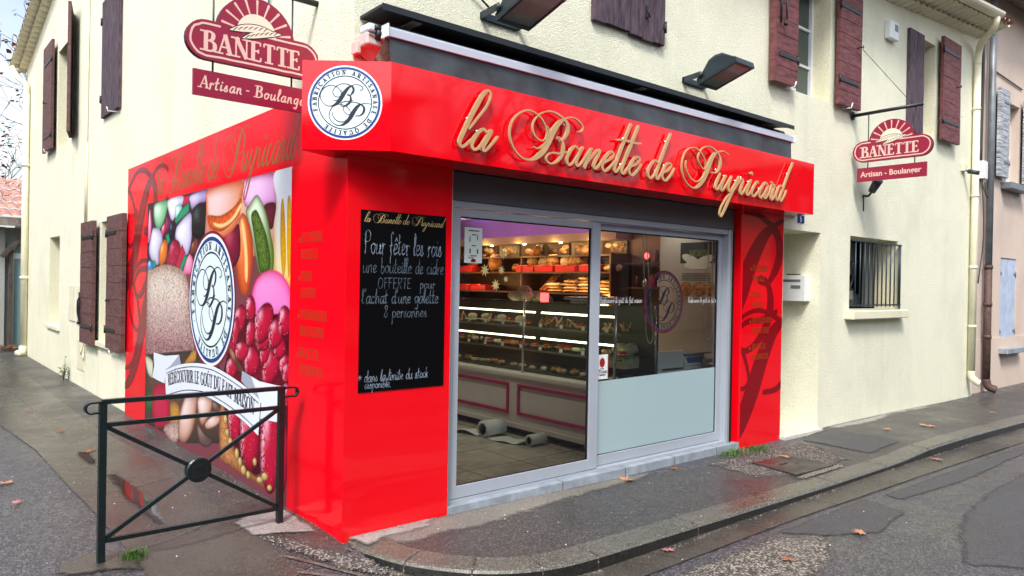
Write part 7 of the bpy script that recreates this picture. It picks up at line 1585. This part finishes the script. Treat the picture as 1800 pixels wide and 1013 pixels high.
# blind cords hanging behind the fixed pane
for (pts, lab) in (([(3.12, .2, 2.30), (3.14, .2, 2.1), (3.20, .2, 1.35), (3.225, .2, 1.17), (3.27, .2, 1.11), (3.315, .2, 1.18), (3.28, .2, 1.45), (3.16, .2, 2.30)], 'white blind cord loop hanging left of the glass emblem'), ([(4.19, .2, 2.30), (4.185, .2, 1.9), (4.17, .2, 1.35), (4.18, .2, 1.17), (4.22, .2, 1.12), (4.275, .2, 1.18), (4.27, .2, 1.5), (4.25, .2, 2.30)], 'white blind cord loop hanging by the right window edge')):
    q = MB(); q.tube(spline(pts, 5), .0052, 6); tag(obj('blind_cord', q, 'cord_white'), lab, 'cord', 'blind cords behind the glass')

# ================================================================== barrier at the corner
br = thing('street_barrier', 'dark green metal crowd barrier with a crossed frame and central disc at the corner', 'barrier', (-.74, .52, 0))
bA, bB = Vector((-1.283, .50, 0)), Vector((-.200, .540, 0)); bd = (bB - bA).normalized(); bn_ = Vector((-bd.y, bd.x, 0))
for p, zt in ((bA, .925), (bB, .905)):
    q = MB(); q.bar(p + Vector((0, 0, -.06)), p + Vector((0, 0, zt)), .038, .038, up=bn_); obj('post', q, 'barrier_paint', br)
zA, zB = .925, .915
def bp(s, z): return bA.lerp(bB, s) + Vector((0, 0, z))
q = MB(); q.bar(bp(-.005, .93), bp(1.02, .918), .042, .026); obj('top_rail', q, 'barrier_paint', br)
for s, sg in ((0, -1), (1, 1)):
    q = MB(); L0 = (bB - bA).length; pts = []; ln_ = .060 if sg < 0 else .085
    for k in range(11):
        a = math.pi / 2 - math.pi * 1.15 * k / 10; pts.append(bp(s, (.898 if s == 0 else .888) + .031 * math.sin(a)) + bd * sg * (ln_ + .031 * math.cos(a)))
    pts = [bp(s, .930 if s == 0 else .919)] + pts + [bp(s, .868 if s == 0 else .858) + bd * sg * .012]
    for a, b in zip(pts, pts[1:]): q.bar(a, b, .042, .010, up=bn_.cross(b - a))
    obj('scroll_end', q, 'barrier_paint', br)
q = MB(); q.bar(bp(0, .795), bp(1, .79), .025, .024); obj('middle_rail', q, 'barrier_paint', br)
q = MB(); q.bar(bp(0, .125), bp(1, .108), .025, .024); obj('bottom_rail', q, 'barrier_paint', br)
mid = bp(.5, .455)
for (s, z) in ((0.015, .785), (.985, .78), (.015, .135), (.985, .12)):
    q = MB(); q.bar(bp(s, z), mid, .018, .024); obj('cross_brace', q, 'barrier_paint', br)
q = MB(); ax = bn_
def disc(q, c, r, h):
    u = bd; v = Vector((0, 0, 1)); n_ = 28; prof = [(r * .9, -h), (r, -h * .7), (r, h * .7), (r * .9, h)]; vs = []
    for rr, hh in prof:
        for k in range(n_): a = 2 * math.pi * k / n_; vs.append(c + (u * math.cos(a) + v * math.sin(a)) * rr + ax * hh)
    fs = [(i * n_ + k, i * n_ + (k + 1) % n_, (i + 1) * n_ + (k + 1) % n_, (i + 1) * n_ + k) for i in range(3) for k in range(n_)] + [tuple(range(n_)), tuple(3 * n_ + k for k in range(n_))]
    q.add(vs, fs)
disc(q, mid, .078, .024); obj('centre_disc', q, 'barrier_paint', br)
q = MB(); rb = .062
for (a, b) in ((-.045, .020), (-.05, .030)): q.bar(mid + bd * a + Vector((0, 0, b)) - ax * .025, mid - bd * a + Vector((0, 0, b + .004)) - ax * .025, .003, .006)
q.bar(mid + bd * -.045 + Vector((0, 0, .018)) - ax * .025, mid + bd * -.043 + Vector((0, 0, -.04)) - ax * .025, .003, .006); q.bar(mid + bd * .045 + Vector((0, 0, .018)) - ax * .025, mid + bd * .043 + Vector((0, 0, -.04)) - ax * .025, .003, .006); q.bar(mid + bd * -.043 + Vector((0, 0, -.04)) - ax * .025, mid + bd * .043 + Vector((0, 0, -.04)) - ax * .025, .003, .006)
obj('cast_emblem', q, 'iron', br)
# ================================================================== manhole plate, leaves, weeds
mp_ = [(4.14, -.37), (4.74, -.42), (4.70, -.90), (4.06, -.875)]
q = MB(); z = pz(4.4, -.6) + .012
q.add([(x, y, z + h) for h in (-.03, .008) for x, y in mp_], [(3, 2, 1, 0), (4, 5, 6, 7), (0, 1, 5, 4), (1, 2, 6, 5), (2, 3, 7, 6), (3, 0, 4, 7)]); mh = obj('access_cover', q, 'manhole_iron'); tag(mh, 'square rusty iron access cover set in the pavement before the right pillar', 'access cover')
q = MB(); q.box(4.28, 4.40, -.60, -.575, z + .0085, z + .0105); q.box(4.45, 4.50, -.66, -.645, z + .0085, z + .0105); obj('lifting_slot', q, 'rubber', mh)
def maple(x, y, z, s, rot, m, lab, seed, cup=.25):
    rd = random.Random(seed); q = MB(); pts = []
    prof = [(0, .06), (20, .55), (38, .95), (50, .52), (62, .62), (78, 1.05), (90, .6), (104, 1.0), (120, .58), (134, .9), (150, .5), (165, .4), (180, .08), (195, .4), (212, .8), (228, .5), (243, .85), (258, .55), (270, 1.0), (285, .6), (300, 1.05), (318, .55), (335, .7), (348, .4)]
    for a, r in prof: a = R(a) + rot; r *= s * rd.uniform(.85, 1.1); pts.append((x + r * math.cos(a), y + r * math.sin(a), z + cup * r * rd.uniform(.0, .9) + .002))
    q.add(pts + [(x, y, z + .006)], [(k, (k + 1) % len(pts), len(pts)) for k in range(len(pts))], False); a = rot; q.tube([(x, y, z + .006), (x - s * .9 * math.cos(a), y - s * .9 * math.sin(a), z + .004)], .0022, 4)
    tag(obj('fallen_leaf', q, m, recalc=False), lab, 'leaf', 'fallen plane leaves')
for i, (x, y, s, m, lab) in enumerate(((2.62, -.10, .085, 'leaf_pale', 'large pale brown leaf on the pavement before the shop step'), (3.30, -.08, .05, 'leaf_brown', 'curled brown leaf close to the step, left of the grass'), (4.62, -.45, .075, 'leaf_pale', 'tan leaf lying on the iron access cover'), (2.19, -1.82, .055, 'leaf_brown', 'orange leaf on the gravelly road patch'), (3.10, -1.87, .065, 'leaf_pale', 'tan leaf on the smooth road patch'), (7.55, -.70, .10, 'leaf_pale', 'widest leaf on the far pavement under the right wall'), (6.85, -.50, .07, 'leaf_pale', 'smaller leaf left of the widest one on the far pavement'), (6.10, -1.32, .075, 'leaf_pink', 'reddish leaf lying in the street gutter by the kerb'), (1.72, -1.23, .05, 'leaf_pink', 'reddish leaf caught at the kerb foot in front of the door'), (-.74, 3.70, .075, 'leaf_brown', 'brown leaf on the lane channel behind the barrier post'), (-.77, 4.9, .05, 'leaf_brown', 'dark leaf farther along the lane channel'), (-1.50, 2.75, .07, 'leaf_pale', 'tan leaf on the lane asphalt at the picture edge'), (-1.50, 2.10, .055, 'leaf_pink', 'pink leaf on the lane asphalt nearest the barrier'), (-.86, 6.5, .05, 'leaf_brown', 'small brown leaf in the lane far behind the barrier'), (9.6, -.8, .06, 'leaf_pale', 'farthest leaf on the pavement by the downpipe'))):
    z = (pz(x, y) + .008) if (x > .1 and y > -1.1) else gz(x, y) + .016
    if 'access cover' in lab: z = pz(4.4, -.6) + .022
    maple(x, y, z, s, i * 1.3, m, lab, i + 5)
def tuft(x, y, z, n, h, spread, m, lab, seed, name='grass_tuft', cat='grass tuft'):
    rd = random.Random(seed); q = MB()
    for _ in range(n):
        bx_, by_ = x + rd.gauss(0, spread), y + rd.gauss(0, spread * .6); a = rd.uniform(0, 6.28); hh = h * rd.uniform(.5, 1.1); w = rd.uniform(.002, .004); dx, dy = math.cos(a), math.sin(a); lean = hh * rd.uniform(.2, .8)
        P0 = Vector((bx_, by_, z)); P1 = P0 + Vector((dx * lean * .4, dy * lean * .4, hh * .7)); P2 = P0 + Vector((dx * lean, dy * lean, hh)); s_ = Vector((-dy, dx, 0)) * w
        q.cur = rd.random() < .35 and 1 or 0; q.add([P0 - s_, P0 + s_, P1 + s_ * .8, P1 - s_ * .8, P2], [(0, 1, 2, 3), (3, 2, 4)])
    tag(obj(name, q, None, slots=[m, 'weed_light'], recalc=False), lab, cat)
tuft(4.28, -.06, pz(4.28, -.06), 240, .07, .085, 'weed', 'low grass tuft at the right end of the shop step', 1)
tuft(4.66, -.09, pz(4.66, -.09), 240, .06, .10, 'weed', 'low grass tuft at the foot of the right red pillar', 2)
tuft(-1.12, .47, gz(-1.1, .47) + .01, 170, .06, .028, 'weed', 'small green grass tuft beside the left barrier post', 3)
def weed(x, y, lab, seed):
    rd = random.Random(seed); q = MB()
    for k in range(9):
        a = rd.uniform(0, 6.28); h = rd.uniform(.14, .42); tip = Vector((x + math.cos(a) * h * .35, y + math.sin(a) * h * .35, h)); q.tube([(x, y, 0), tuple(Vector((x, y, 0)).lerp(tip, .5) + Vector((0, 0, .03))), tuple(tip)], .003, 4)
        for j in range(9):
            p = Vector((x, y, .0)).lerp(tip, .25 + j * .085); b = rd.uniform(0, 6.28); l = rd.uniform(.035, .07); d = Vector((math.cos(b), math.sin(b), rd.uniform(-.1, .5))) * l; s_ = Vector((-math.sin(b), math.cos(b), 0)) * l * .28
            q.cur = j % 2; q.add([p, p + d * .5 + s_, p + d, p + d * .5 - s_], [(0, 1, 2, 3)])
    tag(obj('weed', q, None, slots=['weed', 'weed_light'], recalc=False), lab, 'weed')
weed(-.06, 9.2, 'leafy weed growing at the foot of the side wall', 4)

# ================================================================== neighbours
pk = thing('pink_house', 'pink rendered house with weathered grey shutters right of the cream house', 'house', (14, .1, -.1))
mPk = mapY(.10); Wup = (12.95, 13.85, 3.62, 5.1); Wlo = (12.88, 13.87, .64, 2.30)
mb = MB(); wall(mb, mPk, 11.37, 22, -.4, 7.0, [Wup, (12.95, 13.85, .66, 2.28)]); mb.poly([mPk(11.37, 7, 0), mPk(22, 7, 0), mPk(22, 7.9, 0), mPk(11.37, 6.62, 0)]) if False else None
reveal(mb, mPk, Wup, .22); reveal(mb, mPk, (12.95, 13.85, .66, 2.28), .1); mb.poly([(11.37, .1, -.4), (11.37, 9, -.4), (11.37, 9, 7), (11.37, .1, 7)]); mb.poly([(22, .1, -.4), (22, 9, -.4), (22, 9, 7), (22, .1, 7)]); obj('wall', mb, 'pink_render', pk)
mb = MB(); mb.box(11.38, 21.9, .085, .0985, -.4, .85); obj('wall_base', mb, 'brown_wall' if False else 'pink_render', pk)
mb = MB(); mb.add([(11.3, -.45, 6.62), (22.2, -.45, 7.1), (22.2, 4.6, 8.6), (11.3, 4.6, 8.2), (11.3, -.45, 6.74), (22.2, -.45, 7.22), (22.2, 4.6, 8.72), (11.3, 4.6, 8.32)], [(3, 2, 1, 0), (4, 5, 6, 7), (0, 1, 5, 4), (1, 2, 6, 5), (2, 3, 7, 6), (3, 0, 4, 7)])
for k in range(54):
    x = 11.35 + k * .2; zz = 6.70 + (x - 11.3) * .044; mb.tube([(x, -.50, zz + .03), (x, 1.0, zz + .03 + 1.5 * .30)], .085, 8)
obj('roof', mb, 'old_tile', pk)
house_keep = house; house = pk
window(mPk, Wup, .2, bars=2)
leaf(mPk, 12.42, 12.94, 3.68, 5.22, .05, .10, 'shutter_grey', True, 15, straps=((3.95, 1, .3), (5.0, 1, .3)), seed=21, sm='zinc'); leaf(mPk, 13.86, 14.40, 3.68, 5.22, .05, .10, 'shutter_grey', True, 15, straps=((3.95, -1, .3), (5.0, -1, .3)), seed=22, sm='zinc')
leaf(mPk, 12.96, 13.40, .67, 2.27, -.06, -.015, 'shutter_blue', False, 4, straps=((.95, -1, .1), (2.0, -1, .1)), seed=23, sm='zinc'); leaf(mPk, 13.41, 13.84, .67, 2.27, -.06, -.015, 'shutter_blue', False, 4, straps=((.95, 1, .1), (2.0, 1, .1)), seed=24, sm='zinc')
house = house_keep
mb = MB(); mb.box(12.85, 13.95, -.08, .12, 3.50, 3.615, .01); obj('window_sill', mb, 'zinc', pk); mb = MB(); mb.box(12.88, 13.95, -.06, .12, .56, .655, .01); obj('window_sill', mb, 'sill_stone', pk)
mb = MB(); mb.tube([(11.98, .0, 7.0), (11.98, .0, 2.1)], .055, 10); obj('downpipe', mb, 'zinc', pk)
mb = MB(); mb.tube([(11.98, .0, 2.1), (11.98, .0, .15)], .06, 10); mb.tube(spline([(11.98, .0, .18), (11.99, -.03, .06), (12.03, -.14, .01)], 4), .065, 10)
for z in (2.08, 1.45, .9): mb.lathe([(.07, -.03), (.07, .03)], (11.98, .0, z), 12)
obj('downpipe', mb, 'rust', pk)
mb = MB(); mb.box(11.66, 11.86, .0, .10, 3.55, 3.85, .01); obj('cable_box', mb, 'white_plastic', pk)
mb = MB()
for k in range(3): mb.tube(spline([(11.74 + k * .03, .07, 6.4), (11.72 + k * .03, .07, 5), (11.70 + k * .03, .07, 3.86)], 4), .012, 6)
mb.tube(spline([(11.70, .06, 3.55), (11.72, .0, 3.35), (11.86, .0, 3.25), (11.88, .05, 3.5)], 5), .012, 6); mb.tube(spline([(11.78, .06, 3.55), (11.80, .03, 2.6), (11.68, .06, 1.8)], 4), .010, 6); mb.tube([(12.2, .08, 5.50), (13.9, .08, 5.45)], .012, 5)
obj('wire', mb, 'cable', pk)
# low annex behind the house, with its tiled roof and slanted glass door
an = thing('annex', 'low annex with a pink tiled roof and glazed door at the end of the lane', 'annex', (-1.5, 16, 0))
mb = MB(); mb.box(-4.6, -.18, 15.6, 19, -.2, 2.72); mb.box(-.18, 3.4, 15.75, 19, -.2, 2.72); obj('wall', mb, 'shop_grey', an)
mb = MB()
for k in range(42):
    x = -4.9 + k * .2
    for j in range(4):
        a, b = math.pi * j / 4, math.pi * (j + 1) / 4; X = lambda t: x + .1 * (1 - math.cos(t)); Zt = lambda t: .055 * math.sin(t)
        for rrow in range(6):
            ya, yb = 15.25 + rrow * .5, 15.25 + (rrow + 1) * .5 + .03; za, zb_ = 2.92 + rrow * .19 + .015, 2.92 + (rrow + 1) * .19 - .01
            mb.add([(X(a), ya, za + Zt(a)), (X(b), ya, za + Zt(b)), (X(b), yb, zb_ + Zt(b)), (X(a), yb, zb_ + Zt(a))], [(0, 1, 2, 3)], True)
obj('roof', mb, 'clay_tile', an)
mb = MB(); mb.box(-4.9, 3.4, 15.18, 15.30, 2.74, 2.92); obj('gutter', mb, 'old_tile', an)
mb = MB(); P = [(-.045, 0.05), (.33, .0), (.33, 2.72), (.16, 2.64), (-.045, 2.20)]; mb.prism(P, lambda u, v, n: (u, 15.55 - n, v), 0, .05); gd = obj('glass_door', mb, 'teal_door', an)
mb = MB(); mb.box(-.045, .30, 15.49, 15.498, 2.02, 2.14); mb.box(-.045, -.02, 15.49, 15.498, .06, 2.02); mb.bar((-.04, 15.494, 2.2), (.16, 15.494, 2.64), .01, .03); obj('door_frame', mb, 'white_plastic', gd)
mb = MB(); mb.bar((-.26, 15.4, 2.05), (.55, 15.4, 3.05), .12, .09); mb.box(-.12, -.05, 15.4, 15.55, -.1, 2.3); obj('timber', mb, 'bark', an)
q = MB(); rd = random.Random(9)
for _ in range(160): x, y = rd.uniform(-.9, .0), rd.uniform(15.0, 15.5); a = rd.uniform(0, 6.28); s_ = rd.uniform(.03, .07); z = rd.uniform(.0, .10); q.add([(x + s_ * math.cos(a + k * 2.1), y + s_ * math.sin(a + k * 2.1), z + rd.uniform(0, .04)) for k in range(3)], [(0, 1, 2)])
obj('leaf_drift', q, 'leaf_brown', kind='stuff', label='drift of brown leaves before the annex door', cat='leaves', recalc=False)

# ================================================================== trees and the houses across the street (seen in the gloss and the glass)
def tree(x, y, h, seed, lab, leaves=120, lean=(0, 0), levels=5, r0=.16, crown=None):
    rd = random.Random(seed); t = thing('bare_tree', lab, 'tree', (x, y, 0), 'bare plane trees'); q = MB(); tips = []
    def grow(p, d, l, r, lv):
        n = 3; pts = [p]; rs = [r]
        for i in range(n):
            d = (d + Vector((rd.gauss(0, .13), rd.gauss(0, .13), rd.gauss(.03, .08)))).normalized(); pts.append(pts[-1] + d * l / n); rs.append(max(.009, r * (1 - .35 * (i + 1) / n)))
        q.tube(pts, rs, 7 if lv < 2 else (5 if lv < 4 else 3), cap=False); e = pts[-1]
        if lv >= levels: tips.append(e); return
        for k in range(rd.choice((3, 3, 4) if lv < 3 else (2, 3))):
            nd = (d + Vector((rd.gauss(0, .55), rd.gauss(0, .55), rd.gauss(.12, .35)))).normalized(); grow(pts[-1 if k else -2], nd, l * rd.uniform(.62, .82), rs[-1] * rd.uniform(.6, .75), lv + 1)
    grow(Vector((x, y, -.2)), Vector((lean[0], lean[1], 1)).normalized(), h * .30, r0, 0)
    obj('trunk', q, 'bark', t); q = MB()
    for _ in range(leaves):
        p = rd.choice(tips) + Vector((rd.gauss(0, .2), rd.gauss(0, .2), rd.gauss(-.1, .2))); a = rd.uniform(0, 6.28); s_ = rd.uniform(.05, .10); q.cur = rd.randrange(2)
        u = Vector((math.cos(a), math.sin(a), rd.uniform(-.5, .5))) * s_; v = Vector((-math.sin(a), math.cos(a), rd.uniform(-.8, .8))) * s_; q.add([p - u, p + v * .7, p + u, p - v * .7], [(0, 1, 2, 3)])
    obj('crown', q, None, t, slots=['leaf_brown', 'leaf_pale'], recalc=False); return t
tree(.6, 24.5, 12.5, 3, 'bare tree with a few brown leaves rising behind the annex', 1500, (.02, 0), 6, .26)
tree(-2.6, 22.5, 9, 8, 'bare tree standing left of the annex roof', 900, (.12, 0), 6, .24)
tree(9.7, -12.4, 10, 12, 'bare plane tree on the far side of the street', 260, (0, 0), 6, .38)
tree(13.6, -12.8, 10, 15, 'second bare plane tree across the street', 260, (0, 0), 6, .34)
tree(-5.0, 17, 9, 17, 'bare plane tree on the far side of the lane', 700, (0, 0), 6, .34)
tree(-6.8, 22, 9.5, 19, 'bare plane tree across the lane farther back', 700, (0, 0), 6, .34)
def side_house(x0, x1, y0, y1, h, lab):
    t = thing('town_house', lab, 'house', ((x0 + x1) / 2, (y0 + y1) / 2, -.1)); q = MB(); q.box(x0, x1, y0, y1, -.4, h); obj('wall', q, 'facade_far_dark', t)
    xm = (x0 + x1) / 2; q = MB(); q.add([(x0 - .3, y0 - .3, h), (x0 - .3, y1 + .3, h), (xm, y1 + .3, h + 1.6), (xm, y0 - .3, h + 1.6), (x1 + .4, y0 - .3, h), (x1 + .4, y1 + .3, h)], [(0, 1, 2, 3), (3, 2, 5, 4), (0, 3, 4), (1, 5, 2), (0, 4, 5, 1)]); obj('roof', q, 'clay_tile', t)
    for i in range(int((y1 - y0) / 2.6)):
        yy = y0 + 1.3 + i * 2.6; q = MB(); q.box(x1 + .002, x1 + .03, yy - .45, yy + .45, 1.0, 2.4); obj('window', q, 'dark_glass', t)
def far_house(x0, x1, y0, y1, h, m, lab, rot=0):
    t = thing('town_house', lab, 'house', ((x0 + x1) / 2, (y0 + y1) / 2, -.1)); q = MB(); q.box(x0, x1, y0, y1, -.4, h); obj('wall', q, m, t)
    q = MB(); ym = (y0 + y1) / 2; q.add([(x0 - .3, y0 - .4, h), (x1 + .3, y0 - .4, h), (x1 + .3, ym, h + 1.5), (x0 - .3, ym, h + 1.5), (x0 - .3, y1 + .4, h), (x1 + .3, y1 + .4, h)], [(0, 1, 2, 3), (3, 2, 5, 4), (0, 3, 4), (1, 5, 2), (0, 4, 5, 1)]); obj('roof', q, 'clay_tile', t)
    n = int((x1 - x0) / 2.4)
    for i in range(n):
        for z in (1.0, 3.9):
            xx = x0 + (i + .5) * (x1 - x0) / n; q = MB(); q.box(xx - .45, xx + .45, y1 + .002, y1 + .03, z, z + 1.4); w = obj('window', q, 'dark_glass', t)
            q = MB(); q.box(xx - .95, xx - .47, y1 + .004, y1 + .06, z - .02, z + 1.42); q.box(xx + .47, xx + .95, y1 + .004, y1 + .06, z - .02, z + 1.42); obj('shutter', q, 'shutter_brown', w)
    return t
far_house(-2.5, 8.2, -19, -12.5, 6.3, 'facade_far', 'tan house opposite the shop, seen only in reflections')
far_house(8.6, 23.6, -20, -13.5, 4.1, 'facade_far', 'low long house opposite the shop, seen only in reflections')
far_house(-22, -4, -22, -14, 7.8, 'facade_far_dark', 'dark house on the far street corner, seen only in reflections')
far_house(24, 40, -18, -11, 6.4, 'facade_far_dark', 'dark stone house farther along the street, seen only in reflections')
side_house(-16, -9.0, 4, 22, 5.2, 'dark house across the lane, seen only in reflections')
side_house(-17, -9.5, 23, 44, 6.0, 'second dark house across the lane, seen only in reflections')
bpy.data.objects.remove(_fo)
